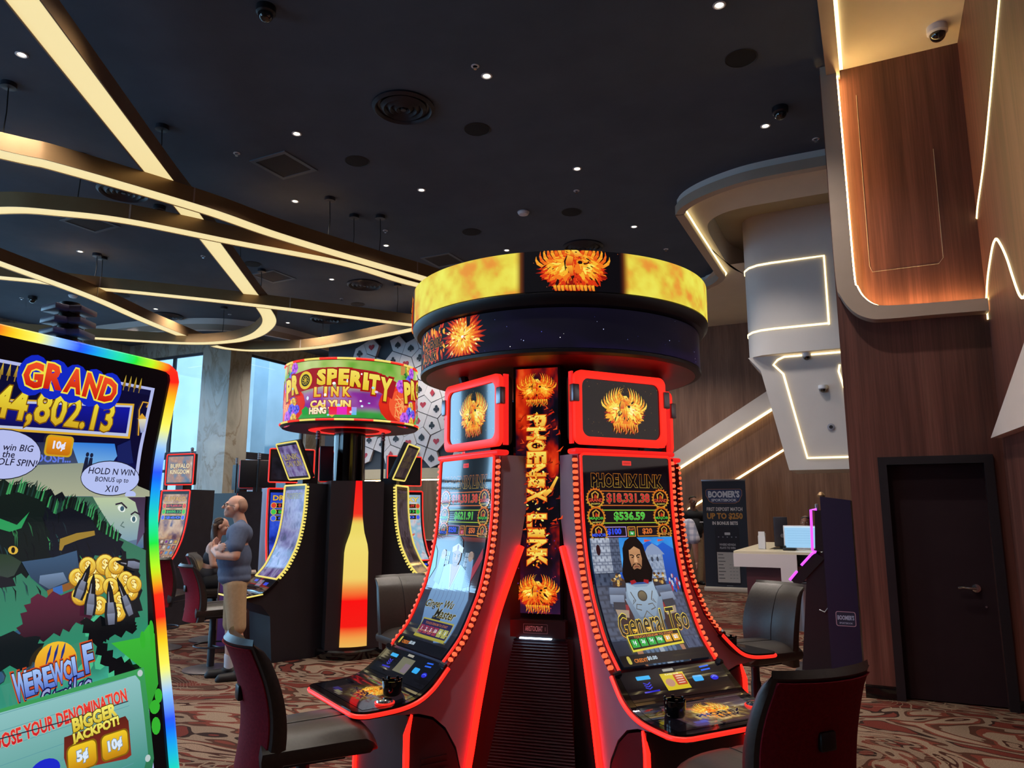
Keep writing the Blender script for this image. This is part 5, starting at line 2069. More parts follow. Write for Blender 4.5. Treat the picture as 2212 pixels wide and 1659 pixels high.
c = Canvas(plate_S, lift=0.0006)
c.rr(-0.068, 0.068, -0.026, 0.026, 0.003, '#15151a')
c.rr(-0.066, 0.066, -0.024, 0.024, 0.003, '#70707c')
c.rr(-0.063, 0.063, -0.021, 0.021, 0.003, '#17171c')
c.text('ARISTOCRAT', -0.008, 0.0, 0.026, '#e4e4ee', w=0.095, bold=0.0)
c.text('GAMING', 0.053, 0.0, 0.006, '#a8a8b4', w=0.02, rot=R(-90))
c.build('maker_plate', t, PRINT, 'dark maker plate with silver lettering')
m = MB()
m.box(-0.085, 0.085, -0.608, -0.585, 0.938, 0.944, M=Mg)
m.build('foot_lamp', LED_WHITE, t)
m = MB()
NR = 66
for k in range(NR):
    f0 = k / NR
    z = 0.935 - 0.935 * f0
    dz = 0.935 / NR
    r0 = 0.575 + 0.20 * f0
    w0 = 0.165 + 0.10 * f0
    q = [(-w0, -r0, z), (w0, -r0, z), (w0, -r0 - 0.010, z - dz * .45), (-w0, -r0 - 0.010, z - dz * .45), (-w0, -r0 - 0.003, z - dz), (w0, -r0 - 0.003, z - dz)]
    q = [tuple(Mg @ Vector(p)) for p in q]
    m.add(q, [(0, 1, 2, 3), (3, 2, 5, 4)])
m.build('ribbed_panel', DARKMETAL, t, None, fix=False)
m = MB()
m.box(-0.26, 0.26, -0.57, 0.2, 0.0, 0.94, M=Mg)
m.build('foot_core', BLACKP, t)
# ------------------------------------------------------------------ other curved machines
def simple_art(seed, pal, title, tcol, rows=True, grid_=False):
    def fn(c, L, w):
        rnd = random.Random(seed)
        c.rect(-w - .015, w + .015, 0, L, '#08070c')
        c.raster(-w, w, 0.05, L - 0.02, 44, 80, lambda U, V: cramp(np.clip(fbm(U * 9 + seed, V * 9, seed, 4) * 1.3 - 0.1 + 0.1 * np.sin(V * 7), 0, 1), [(k / (len(pal) - 1), p) for k, p in enumerate(pal)]))
        c.text(title, 0, 0.12, 0.07, tcol, w=w * 1.75, bold=0.03, out=[('#201008', 0.03)])
        if rows:
            for k, (cl, s) in enumerate((('#d84030', '$19,600.09'), ('#40c050', '$600.13'), ('#4060f0', '$60'))):
                v = 0.22 + 0.085 * k
                c.rect(-w * .8, w * .8, v - .033, v + .033, '#c0a040')
                c.rect(-w * .78, w * .78, v - .028, v + .028, '#100c14')
                c.text(s, 0, v, 0.042, cl, w=w * 1.2, bold=0.03)
                for sd in (-1, 1):
                    c.ell(sd * w * .82, v, .04, .04, '#d0b048')
                    c.ell(sd * w * .82, v, .032, .032, cl)
        if grid_:
            for i in range(5):
                for j in range(4):
                    u, v = -w * .76 + w * .38 * i, L - .36 + .085 * j
                    c.rr(u - w * .16, u + w * .16, v - .036, v + .036, .006, rnd.choice(['#705868', '#8a7468', '#5a6888', '#9a8c80']))
                    c.ell(u, v, w * .1, .024, rnd.choice(['#c06848', '#d0c0b0', '#6090c8', '#c0a050', '#784090']), 7)
        else:
            for k in range(14):
                c.ell(rnd.uniform(-w, w) * .8, rnd.uniform(0.55, L - .1), rnd.uniform(.02, .06), rnd.uniform(.015, .04), rnd.choice(pal[1:]), 9, rnd.random() * 3)
    return fn


def curved_machine(label, loc, ang, group, frame, beads, art, top_art, body=CABINET, w=0.30, tilt=0.0, beacon=True, far_blue=False, topper=True):
    t = thing('slot_machine', label, 'slot machine', (loc[0], loc[1], 0), R(ang), group)
    S = PHX_S
    L = S.length
    b_ = [(0.20, 1.90), (0.652, 1.90), (0.655, 1.6), (0.682, 1.40), (0.728, 1.215), (0.776, 1.10), (0.845, 0.965), (0.95, 0.845), (1.04, 0.765), (1.12, 0.70), (1.30, 0.66), (1.12, 0.60), (1.02, 0.48), (0.98, 0.0), (0.20, 0.0)]
    m = MB()
    m.side(b_, -w, w)
    m.build('cabinet_body', body, t, 30)
    m = MB()
    m.tube([S(-w + .006, L - .01, .004)] + [S(-w + .006, v, .004) for v in np.linspace(L - .02, 0.01, 24)] + [S(-w + .02, -.004, .004), S(w - .02, -.004, .004)] + [S(w - .006, v, .004) for v in np.linspace(0.01, L - .02, 24)] + [S(w - .006, L - .01, .004), S(-w + .006, L - .01, .004)], 0.0105, 6)
    m.build('frame_light', frame, t)
    if far_blue:
        m = MB()
        m.tube([S(-w - .008, v, -.006) for v in np.linspace(0.02, L - .02, 24)], 0.010, 6)
        m.build('side_light', LED_BLUE, t)
    if beads:
        for s in (-1, 1):
            m = MB()
            for k in range(30):
                v = 0.01 + (L - 0.03) * k / 30
                p = Vector(S(s * (w + 0.012), v, -0.014))
                q = Vector(S(s * (w + 0.012), v + .02, -0.014))
                z = (q - p).normalized()
                x = Vector((1, 0, 0))
                y = z.cross(x)
                m.rbox(-0.012, 0.012, -0.010, 0.014, 0.002, 0.024, 0.005, M=Matrix(((x.x, y.x, z.x, p.x), (x.y, y.y, z.y, p.y), (x.z, y.z, z.z, p.z), (0, 0, 0, 1))), seg=1)
            m.build('side_beads', beads, t)
    c = Canvas(S, cut=0.018, lift=0.001)
    art(c, L, w - .045)
    c.build('screen', t, SCREEN_SOFT)
    D = DECK_S
    Ld = D.length
    m = MB()
    rows = [[D(-w - .02, v, .002), D(w + .02, v, .002), D(w + .02, v, -.03), D(-w - .02, v, -.03), D(-w - .02, v, .002)] for v in np.linspace(0, Ld - .06, 16)]
    m.strip(rows)
    m.add(rows[-1][:4], [(0, 1, 2, 3)])
    m.build('deck', GLOSSBLACK, t)
    m = MB()
    v = Ld - .06
    m.tube([D(-w - .024, 0.2, -.014), D(-w - .024, v, -.014), D(-w, v + .01, -.014), D(w, v + .01, -.014), D(w + .024, v, -.014), D(w + .024, 0.2, -.014)], 0.008, 6)
    m.build('deck_edge_light', frame, t)
    c = Canvas(D, lift=0.003)
    c.rect(-w, w, .004, Ld - .08, '#0c0b10')
    c.rr(-.21, -.12, .03, .06, .005, '#3c58f0')
    c.rr(.10, .20, .05, .09, .005, '#3850e8')
    c.rect(-.08, .05, .03, .12, '#70788c')
    c.rect(-.2, .2, .20, Ld - .10, '#1a1626')
    c.ell(.17, Ld - .17, .035, .03, '#b0b0c0')
    c.build('button_panel', t)
    if topper:
        Mt = Matrix.Translation((0, -0.60, 1.97)) @ Matrix.Rotation(R(tilt), 4, 'X')
        m = MB()
        m.rbox(-w + .01, w - .01, -0.03, 0.035, 0.0, 0.46, 0.012, M=Mt)
        tp = m.build('topper', BLACKP, t)
        m = MB()
        P = [tuple(Mt @ Vector((x, -.032, z))) for x, z in rrect(-w + .012, w - .012, .004, .456, .02, 3)]
        m.tube(P, 0.009, 6, closed=True)
        m.build('topper_frame', frame, tp)
        c = Canvas(lambda u, v, l: tuple(Mt @ Vector((u, -0.031 - l, 0.23 - v))), lift=0.001)
        top_art(c, w - .03, .205)
        c.build('topper_screen', tp, SCREEN_SOFT)
        m = MB()
        m.box(-.07, .07, -.62, -.45, 1.90, 1.98)
        m.build('topper_bracket', DARKMETAL, t)
    if beacon:
        m = MB()
        for k in range(3):
            m.lathe([(0, 0), (.026, 0), (.026, .022), (0, .022)], 14, M=Matrix.Translation((.0, -.42, 2.44 + .034 * k if topper else 1.92 + .034 * k)))
        m.build('beacon', PLASTIC_G, t)
        m = MB()
        m.tube([(0, -.42, 1.9), (0, -.42, 2.54 if topper else 2.02)], .018, 8)
        m.build('beacon_post', BLACKP, t)
    return t


def top_text(pal, title, tcol, seed):
    def fn(c, w, h):
        c.rect(-w, w, -h, h, '#08070c')
        c.raster(-w * .95, w * .95, -h * .93, h * .93, 30, 26, lambda U, V: cramp(np.clip(fbm(U * 12 + seed, V * 12, seed, 4) * 1.2 - .05, 0, 1), [(k / (len(pal) - 1), p) for k, p in enumerate(pal)]))
        lines = title.split('|')
        for k, s in enumerate(lines):
            c.text(s, 0, -h * .25 + .085 * k, 0.07, tcol, w=w * 1.5, bold=0.03, out=[('#20140c', 0.03)])
    return fn


PX, PY = -2.0, 9.1
PURP = ['#181028', '#3a2a58', '#6a5890', '#8c88b0', '#504070']
curved_machine('yellow-edged curved machine facing left under the drum sign with the red lantern', (PX, PY), -50, 'machines under the lantern drum sign', LED_YELLOW, LED_YELLOW, simple_art(3, PURP, 'PROSPERITY', '#8a7c60', rows=False), top_text(PURP, 'LINK|CAI YUN', '#a09070', 5), body=BLACKP, tilt=24, far_blue=True)
curved_machine('yellow-edged curved machine facing right, seen edge-on under the lantern drum sign', (PX, PY), 84, 'machines under the lantern drum sign', LED_YELLOW, LED_YELLOW, simple_art(7, ['#100c10', '#28202a', '#4a4048', '#30282c'], 'PROSPERITY', '#4a4438', rows=False), top_text(['#181418', '#302830', '#584838'], 'LINK|CAI YUN', '#4a4030', 6), body=BLACKP, tilt=24)
curved_machine('red-backed machine facing away behind the lantern drum sign column', (PX, PY), 200, 'machines under the lantern drum sign', LED_RED_SOFT, None, simple_art(9, ['#100c10', '#28202a'], 'LINK', '#4a4438', rows=False), top_text(['#181418', '#302830'], 'LINK', '#4a4030', 6), body=BLACKP, tilt=10)

t = thing('sign_column', 'round drum sign with flowers and a red lantern on a glossy black column', 'sign', (PX, PY, 0))
PR, PZ0, PZ1 = 0.80, 2.62, 3.33
m = MB()
m.lathe([(0.0, 0.0), (0.44, 0.0), (0.46, 0.02), (0.46, 0.09), (0.42, 0.11), (0.2, 0.11), (0.19, 0.13), (0.19, PZ0 - 0.02), (0.0, PZ0 - 0.02)], 48)
m.build('column', GLOSSBLACK, t)
m = MB()
m.lathe([(0.0, PZ1), (PR - .01, PZ1), (PR - .004, PZ1 - .02), (PR - .004, PZ0 + .02), (PR + .03, PZ0), (PR + .035, PZ0 - .02), (PR + .01, PZ0 - .045), (0.55, PZ0 - .05), (0.3, PZ0 - .03), (0.0, PZ0 - .03)], 72)
dm = m.build('drum', BLACKP, t, 30)


def ring(name, r, z, rr_, parent):
    """light ring in alternating red and yellow lengths"""
    mb = MB()
    N = 96
    pts = [(r * math.cos(2 * math.pi * i / N), r * math.sin(2 * math.pi * i / N), z) for i in range(N + 1)]
    for s in range(0, N, 4):
        mb.tube(pts[s:s + 5], rr_, 6, (LED_RED if (s // 4) % 2 else LED_YELLOW), caps=False)
    return mb.build(name, LED_RED, parent)


ring('top_light_ring', PR + .004, PZ1 - .01, .013, dm)
ring('bottom_light_ring', PR + .034, PZ0 - .008, .013, dm)
m = MB()
N = 24
m.lathe([(0.36, PZ0 - .056), (0.50, PZ0 - .056)], 48)
m.build('under_light', LED_RED_SOFT, dm)
PS = drum_S(PR)
c = Canvas(PS, cut=0.02, lift=0.002)


def garden(U, V):
    v = (V + PZ1) / (PZ1 - PZ0)
    n = fbm(U * 3.2 + 5, V * 4, 12, 3)
    top = cramp(np.clip(n * 1.5 - 0.2, 0, 1), [(0, '#2c7a1c'), (0.4, '#6aa838'), (0.7, '#a8c468'), (1, '#d0dc98')])
    mid = cramp(np.clip(fbm(U * 2.5, V * 3, 14, 3) * 1.5 - .25, 0, 1), [(0, '#4c1870'), (0.4, '#8a2c98'), (0.7, '#a878b0'), (1, '#88a868')])
    bot = cramp(np.clip(n, 0, 1), [(0, '#1c6a24'), (0.5, '#38a040'), (1, '#70c058')])
    k1 = np.clip((v - 0.42) / 0.16, 0, 1)[..., None]
    k2 = np.clip((v - 0.80) / 0.1, 0, 1)[..., None]
    return (top * (1 - k1) + mid * k1) * (1 - k2) + bot * k2


c.raster(-math.pi * PR, math.pi * PR, -PZ1 + .03, -PZ0 - .015, 260, 44, garden)
rnd = random.Random(19)


def peony(cx, cy, r, pal):
    for k in range(9):
        a = 2 * math.pi * k / 9
        c.ell(cx + r * .62 * math.cos(a), cy + r * .62 * math.sin(a), r * .48, r * .40, pal[k % 2], 9, a, lift=k == 0)
    for k in range(6):
        a = 2 * math.pi * k / 6 + .4
        c.ell(cx + r * .32 * math.cos(a), cy + r * .32 * math.sin(a), r * .34, r * .26, pal[2 - k % 2], 8, a, lift=k == 0)
    c.ell(cx, cy, r * .2, r * .16, pal[2], 8)


PINK = ['#b048d8', '#d070f0', '#7838b8']
BLUE = ['#5048e0', '#7870f0', '#3028b0']
GOLD = ['#e0b038', '#f0d060', '#b88020']
LEAF = '#1c6838'
for rep in (-1.62, 0.0, 1.62):
    o = rep
    # lantern
    c.ell(0.86 + o, -2.81, 0.37, 0.25, ('#f03820', '#c81808'), 28)
    c.ell(0.84 + o, -2.82, 0.22, 0.20, '#f05830', 20)
    for k in range(-3, 4):
        c.line([(0.86 + o + .11 * k, -2.81 - .25 * math.sqrt(1 - (k / 3.6) ** 2)), (0.86 + o + .125 * k, -2.81), (0.86 + o + .11 * k, -2.81 + .24 * math.sqrt(1 - (k / 3.6) ** 2))], .004, '#b81808', lift=k == -3)
    for k in range(24):
        c.line([(0.70 + o + rnd.uniform(0, .26), -2.95 + rnd.uniform(0, .30)) for _ in range(2)], .008, '#f8b068', lift=k == 0)
    c.rect(0.79 + o, 0.87 + o, -3.30, -3.19, '#c88848')
    # flowers down the lantern
    for k in range(16):
        c.poly([(0.84 + o + .02 * k, -3.20 + .03 * k), (0.88 + o + .02 * k, -3.23 + .03 * k), (0.90 + o + .015 * k, -3.18 + .03 * k)], LEAF, lift=k == 0)
    for cx, cy, r, pal in ((.96, -3.27, .06, GOLD), (1.02, -3.24, .065, PINK), (.97, -3.13, .075, BLUE), (.80, -3.05, .075, PINK), (1.08, -3.04, .07, PINK), (.96, -2.97, .06, GOLD), (1.0, -2.91, .055, BLUE), (1.02, -2.83, .06, GOLD), (.99, -2.74, .08, BLUE), (1.05, -2.70, .05, PINK), (.88, -2.66, .085, PINK), (1.04, -2.645, .06, GOLD), (1.10, -2.75, .05, BLUE)):
        peony(cx + o, cy, r, pal)
    # name in curly gold with a red backing
    OUT = [('#b01018', 0.075), ('#701008', 0.03)]
    c.poly([(-.80 + o, -3.0), (-.60 + o, -3.16), (-.30 + o, -3.21), (.1 + o, -3.21), (.45 + o, -3.18), (.72 + o, -3.09), (.66 + o, -2.88), (.4 + o, -2.98), (.0 + o, -3.02), (-.30 + o, -2.97), (-.55 + o, -2.93), (-.76 + o, -2.84)], '#a01420')
    for ch, u, v, h, w, rr_ in (('P', -.70, -2.99, .24, .13, -.12), ('R', -.56, -3.04, .22, .12, -.08), ('S', -.165, -3.10, .175, .12, 0), ('P', -.04, -3.10, .175, .12, 0), ('E', .09, -3.10, .175, .12, .02), ('R', .225, -3.08, .175, .13, .05), ('I', .33, -3.06, .19, .06, .05), ('T', .425, -3.03, .22, .12, .06), ('Y', .57, -2.985, .26, .14, .08)):
        c.text(ch, u + o, v, h * 1.08, ('#f4e060', '#e8c028'), w=w * 1.12, bold=.06, rot=rr_, out=OUT)
    c.ell(-.385 + o, -3.075, .105, .115, '#a01018')
    c.ell(-.385 + o, -3.075, .095, .105, '#e8c838')
    c.ell(-.385 + o, -3.075, .065, .072, '#2c2c10')
    for k in range(8):
        a = 2 * math.pi * k / 8
        c.line([(-.385 + o, -3.075), (-.385 + o + .045 * math.cos(a), -3.075 + .05 * math.sin(a)), (-.385 + o + .05 * math.cos(a + .5), -3.075 + .05 * math.sin(a + .5))], .008, '#d8b830', lift=k == 0)
    for k, ch in enumerate('LINK'):
        c.text(ch, (-.215, -.115, -.01, .12)[k] + o, -2.93, .115, ('#f4e060', '#e8b028'), w=.085 if ch != 'I' else .035, bold=.05, out=[('#b01018', 0.06)])
    c.text('CAI YUN', -.065 + o, -2.79, .088, ('#fff0a0', '#f0c838'), w=.47, bold=.05, out=[('#a01018', .05)])
    c.text('HENG TONG', -.08 + o, -2.715, .078, ('#fff0b0', '#f8e8d0'), w=.46, bold=.05, out=[('#a01018', .04)])
    c.rect(-.07 + o, .18 + o, -2.755, -2.665, ('#f01828', '#e83060'))
    c.rect(.02 + o, .13 + o, -2.755, -2.665, ('#f020c0', '#e030b0'))
    c.rect(.18 + o, .235 + o, -2.755, -2.665, ('#b098f0', '#58c0e8'))
    # bokeh and leaves
    for k in range(16):
        c.ell(-.72 + o + 1.2 * rnd.random(), -2.9 + .24 * rnd.random() - .25 * (k % 3 == 0), rnd.uniform(.006, .022), rnd.uniform(.006, .024), rnd.choice(['#d8f0ff', '#a0e0f0', '#e8c0f0', '#ffffff']), 9, lift=k == 0)
    c.poly([(-.42 + o, -2.73), (-.36 + o, -2.77), (-.32 + o, -2.74), (-.34 + o, -2.68), (-.40 + o, -2.67)], '#20a038')
    c.poly([(-.07 + o, -2.665), (.0 + o, -2.665), (-.03 + o, -2.638)], '#d8c040')
c.build('drum_art', dm, SCREEN_MATTE)

# bottle-shaped light panel standing in the gap between two machines
GB = R(22)
Mb = Matrix.Rotation(GB, 4, 'Z')
m = MB()
m.box(-.30, .30, -.66, .0, 0.10, 1.93, M=Mb)
m.build('column_casing', BLACKP, t)
m = MB()
m.lathe([(0, 0), (.36, 0), (.37, .02), (.37, .085), (.35, .10), (0, .10)], 40, M=Mb @ Matrix.Translation((0, -.42, 0)))
m.build('plinth', GLOSSBLACK, t)


def bottle(z):
    return float(np.interp(z, [0.13, 0.6, 1.14, 1.22, 1.36, 1.52, 1.93], [.150, .142, .134, .122, .078, .054, .036]))


def bsurf(u, v, lift=0.0):
    return tuple(Mb @ Vector((u, -.664 - lift - 0.06 * max(0, 1 - (u / .2) ** 2), -v)))


c = Canvas(bsurf, lift=0.002)
zs = np.linspace(0.13, 1.93, 60)
for i in range(59):
    z0, z1 = zs[i], zs[i + 1]
    def colr(u, v):
        return tuple(cramp(np.array([-v]), [(0.13, '#e8b458'), (0.22, '#f0a048'), (0.34, '#f41810'), (0.62, '#fa0c0c'), (0.75, '#f09040'), (0.85, '#f0d068'), (1.25, '#f0dc70'), (1.46, '#e8d460'), (1.54, '#f03020'), (1.93, '#f80c10')])[0])
    w0, w1 = bottle(z0), bottle(z1)
    c.poly([(-w0, -z0), (w0, -z0), (w1, -z1), (-w1, -z1)], colr, lift=i == 0)
c.build('bottle_light', t, SCREEN_MATTE)
def wolf_art(cv, x0, x1, L, rnd):
    """comic page: meter, bubbles, shaggy beast with a fistful of coins, bet panel"""
    k_ = 0.54

    class Half:
        """same canvas, sizes given at nearly double"""
        def __getattr__(self, n):
            return getattr(cv, n)

        def text(self, s, cx, cy, h, col, w=None, **kw):
            cv.text(s, cx, cy, h * k_, col, w=None if w is None else w * k_, **kw)

        def ell(self, cx, cy, rx, ry, *a, **kw):
            cv.ell(cx, cy, rx * k_, ry * k_, *a, **kw)

        def line(self, pts, w, *a, **kw):
            cv.line(pts, [x * k_ for x in w] if isinstance(w, list) else w * k_, *a, **kw)

        def box(self, u, v, hw, hh, r, col):
            cv.rr(u - hw * k_, u + hw * k_, v - hh * k_, v + hh * k_, r * k_, col)
    c = Half()
    # fence finials along the top
    for k in range(4):
        for base in ([(0.214, 0.046)][0], [(-0.081, 0.068)][0]):
            u, v = base[0] + .015 * k, base[1] + .006
            c.poly([(u - .0045, v + .012), (u, v - .016), (u + .0045, v + .012)], ('#e0c048', '#806018'))
            c.line([(u, v), (u, v + .022)], .004, '#a08030')
    # meter frame and sum
    c.poly([(-0.124, 0.14), (0.253, 0.102), (0.261, 0.188), (-0.111, 0.201)], '#d8a830')
    c.poly([(-0.124, 0.143), (0.249, 0.107), (0.254, 0.183), (-0.112, 0.196)], '#b8c0e0')
    c.poly([(-0.123, 0.148), (0.243, 0.112), (0.247, 0.176), (-0.113, 0.191)], ('#1018a0', '#0c0c48'))
    p = [(0.073, 0.145), (0.009, 0.063), (0.133, 0.154), (0.238, 0.142), (-0.075, 0.154)]
    c.text('$44,802.13', *[(0.04, 0.147)][0], 0.150, ('#f0e040', '#c89818'), w=abs([(0.234, 0.137)][0][0] - [(-0.092, 0.156)][0][0]) / k_, bold=.025, rot=.02, out=[('#785008', .03)])
    a, b_ = [(-0.037, 0.075)][0], [(0.192, 0.083)][0]
    cx, cy = (a[0] + b_[0]) / 2, (a[1] + b_[1]) / 2
    for f in (.10, .31, .52, .73, .92):
        c.ell(a[0] + (b_[0] - a[0]) * f, a[1] + (b_[1] - a[1]) * f, .066, .082, '#1028c0', 16, lift=f == .10)
    for ch, f, dy, rr_ in (('G', .10, .012, -.12), ('R', .31, .0, -.02), ('A', .52, .0, .03), ('N', .73, .004, .05), ('D', .92, .010, .12)):
        u = a[0] + (b_[0] - a[0]) * f
        v = a[1] + (b_[1] - a[1]) * f
        c.text(ch, u, v - .006 + dy * .5, .104, ('#f05028', '#c81808'), w=.082, rot=rr_, bold=.05, out=[('#f0e048', .05)])
    # lamp bracket
    c.line([(0.283, 0.178), (0.27, 0.115), (0.276, 0.094), (0.293, 0.094), (0.29, 0.106)], .007, '#d8a030')
    c.poly([(0.273, 0.138), (0.296, 0.133), (0.297, 0.167), (0.288, 0.171)], ('#e8e0b0', '#8090c8'))
    c.poly([(0.27, 0.138), (0.28, 0.122), (0.297, 0.134)], '#d8a030')
    # distant couple, gate, street
    c.poly([(0.108, 0.21), (0.22, 0.204), (0.233, 0.233), (0.214, 0.262), (0.114, 0.262)], ('#2878d8', '#78b0e0'))
    c.poly([(0.015, 0.218), (0.105, 0.21), (0.131, 0.256), (0.139, 0.292), (0.021, 0.297)], ('#202448', '#50607c'))
    c.poly([(-0.097, 0.279), (0.143, 0.255), (0.341, 0.314), (0.343, 0.328), (-0.09, 0.335)], ('#8c9484', '#a8ac90'))
    for u_, v_ in ([(0.152, 0.255)] + [(0.163, 0.256)]):
        c.poly([(u_ - .004, v_ - .014), (u_ + .004, v_ - .014), (u_ + .006, v_ + .025), (u_ - .009, v_ + .025)], '#18203c')
        c.ell(u_, v_ - .020, .008, .010, '#18203c')
    c.poly([(0.228, 0.208), (0.262, 0.191), (0.282, 0.247), (0.237, 0.255)], '#16205c')
    # coin button, bubbles
    c.text('OOSH...', *[(0.069, 0.249)][0], .035, '#6078e0', bold=.03, rot=-.05)
    q = [(0.078, 0.221)][0]
    c.box(q[0], q[1], .062, .044, .018, '#c8a020')
    c.box(q[0], q[1], .054, .037, .014, ('#e89818', '#c06c10'))
    c.text('10¢', q[0], q[1], .042, '#e0e4ff', bold=.05)
    q = [(-0.029, 0.248)][0]
    c.ell(q[0] - .015, q[1], .155, .098, '#181820', 30)
    c.ell(q[0] - .015, q[1], .152, .094, '#b4bcec', 30)
    for k, s in enumerate(('n win BIG', 'the', 'OLF SPIN!')):
        r_ = [(-0.021, 0.232), (-0.032, 0.247), (-0.01, 0.263)][k]
        c.text(s, r_[0], r_[1], .027, '#181830', bold=.01, shear=.15)
    q = [(0.223, 0.287)][0]
    c.ell(q[0], q[1], .152, .078, '#181820', 30)
    c.ell(q[0], q[1], .149, .074, '#b4c0f0', 30)
    c.ell(q[0] + .06, q[1] + .038, .03, .018, '#b4c0f0', 12)
    for k, s in enumerate(('HOLD N WIN', 'BONUS up to', 'X10')):
        r_ = [(0.225, 0.271), (0.226, 0.292), (0.227, 0.312)][k]
        c.text(s, r_[0], r_[1], .0285, '#181830', bold=.01, shear=.12)
    # face panel
    c.poly([(0.171, 0.331), (0.328, 0.328), (0.326, 0.457), (0.257, 0.454), (0.188, 0.382)], ('#a8b098', '#486890'))
    c.poly([(0.177, 0.334), (0.298, 0.331), (0.307, 0.36), (0.316, 0.406), (0.313, 0.434), (0.267, 0.44), (0.206, 0.382)], ('#b8c8a0', '#7c9cb0'))
    c.poly([(0.273, 0.331), (0.329, 0.33), (0.33, 0.418), (0.304, 0.451), (0.316, 0.383), (0.299, 0.343)], ('#403048', '#584868'))
    c.line([(0.242, 0.349), (0.259, 0.345), (0.276, 0.358)], .008, '#302838')
    c.ell(*[(0.26, 0.359)][0], .022, .014, '#e8f0e8', 12, .5)
    c.ell(*[(0.262, 0.359)][0], .011, .012, '#406070', 10)
    c.line([(0.288, 0.374), (0.3, 0.367), (0.316, 0.374)], .008, '#302838')
    c.ell(*[(0.297, 0.385)][0], .018, .016, '#e8f0e8', 12, .2)
    c.ell(*[(0.297, 0.385)][0], .010, .013, '#406070', 10)
    c.line([(0.267, 0.391), (0.259, 0.4), (0.27, 0.405)], .006, '#58706c')
    # green haze and beast
    c.poly([(-0.09, 0.335), (0.177, 0.331), (0.251, 0.426), (0.332, 0.463), (0.315, 0.673), (-0.09, 0.712)], ('#3c6450', '#2c8c6c'))
    for k in range(60):
        pu, pv = rnd.uniform(x0, x1), rnd.uniform(.58, .98)
        c.ell(pu, pv, rnd.uniform(.02, .06), rnd.uniform(.01, .03), rnd.choice(['#2c5c58', '#48b888', '#305878', '#1c4044', '#284c70']), 8, rnd.uniform(-1, 0.2), lift=k % 15 == 0)
    def fur(pts, col):
        """outline with ragged tufts"""
        out = []
        n = len(pts)
        for i in range(n):
            (ax, ay), (bx, by) = pts[i], pts[(i + 1) % n]
            out.append((ax, ay))
            for k in range(1, 5):
                f = k / 5
                ln = math.hypot(bx - ax, by - ay)
                off = (.008 if k % 2 else -.004) * min(1, ln / .04)
                out.append((ax + (bx - ax) * f + (by - ay) / max(ln, 1e-4) * off, ay + (by - ay) * f - (bx - ax) / max(ln, 1e-4) * off))
        c.poly(out, col)
    fur([(-0.094, 0.306), (0.002, 0.307), (0.05, 0.321), (0.076, 0.356), (0.094, 0.371), (0.085, 0.451), (0.052, 0.498), (0.001, 0.499), (-0.083, 0.51)], ('#14201c', '#0c1418'))
    fur([(0.055, 0.321), (0.124, 0.335), (0.18, 0.36), (0.203, 0.39), (0.251, 0.415), (0.266, 0.46), (0.236, 0.496), (0.187, 0.467), (0.128, 0.494), (0.084, 0.476)], ('#12161c', '#0e1424'))
    for k in range(520):
        q = (rnd.uniform(x0, .27), rnd.uniform(.345, .86))
        inside = (q[0] < .10 and .36 < q[1] < .53) or (.06 < q[0] < .24 and .37 + (q[0] - .06) * .35 < q[1] < .50)
        if not inside:
            continue
        g = rnd.random()
        cl = rnd.choice(['#0c1412', '#16221e', '#1c2c34', '#0a0e14'] if g > .3 else ['#2c6840', '#3c9858', '#244a4c'])
        c.line([q, (q[0] + .006, q[1] + .010), (q[0] + rnd.uniform(.004, .014), q[1] + .030)], [.001, .006, .001], cl, lift=k % 40 == 0)
    for k in range(70):
        f = k / 69
        p = [(-0.046, 0.314), (0.001, 0.303), (0.05, 0.317), (0.09, 0.35), (0.124, 0.334), (0.18, 0.358), (0.203, 0.388), (0.251, 0.415)]
        i_ = min(6, int(f * 7))
        g = f * 7 - i_
        q = (p[i_][0] + (p[i_ + 1][0] - p[i_][0]) * g, p[i_][1] + (p[i_ + 1][1] - p[i_][1]) * g)
        c.line([(q[0] - .004, q[1] + .022), q, (q[0] + rnd.uniform(-.004, .012), q[1] - rnd.uniform(.004, .014))], [.008, .006, .001], rnd.choice(['#3c9858', '#2c7048', '#1c3430', '#0e1614', '#14241c']), lift=k % 20 == 0)
    c.poly([(-0.049, 0.375), (0.001, 0.394), (0.024, 0.37), (0.027, 0.366), (0.011, 0.401), (-0.014, 0.408), (-0.047, 0.398)], '#2c9858')
    c.poly([(-0.055, 0.449), (-0.013, 0.455), (0.012, 0.471), (-0.004, 0.498), (-0.047, 0.509)], ('#283c28', '#384440'))
    c.ell(*[(-0.006, 0.446)][0], .02, .016, '#d8b040', 12, .3)
    c.ell(*[(-0.006, 0.446)][0], .008, .012, '#181008', 8)
    c.poly([(-0.037, 0.496), (-0.007, 0.505), (-0.002, 0.52), (-0.038, 0.521)], '#1c1c24')
    # jacket, belt and trousers
    c.poly([(0.012, 0.471), (0.084, 0.466), (0.14, 0.454), (0.145, 0.495), (0.114, 0.525), (0.064, 0.538), (0.031, 0.506)], ('#3c5878', '#243448'))
    c.poly([(0.051, 0.503), (0.105, 0.5), (0.114, 0.521), (0.07, 0.534), (0.048, 0.519)], ('#7088a8', '#48586c'))
    c.poly([(0.064, 0.536), (0.125, 0.522), (0.13, 0.537), (0.066, 0.55)], '#8a5828')
    c.poly([(0.078, 0.532), (0.1, 0.528), (0.101, 0.546), (0.079, 0.548)], '#3868b0')
    fur([(0.027, 0.549), (0.112, 0.545), (0.155, 0.568), (0.169, 0.6), (0.117, 0.618), (0.063, 0.632), (-0.007, 0.632), (0.005, 0.588)], ('#5c2038', '#281420'))
    fur([(-0.087, 0.602), (0.033, 0.625), (0.051, 0.66), (0.02, 0.682), (-0.089, 0.67)], '#10181c')
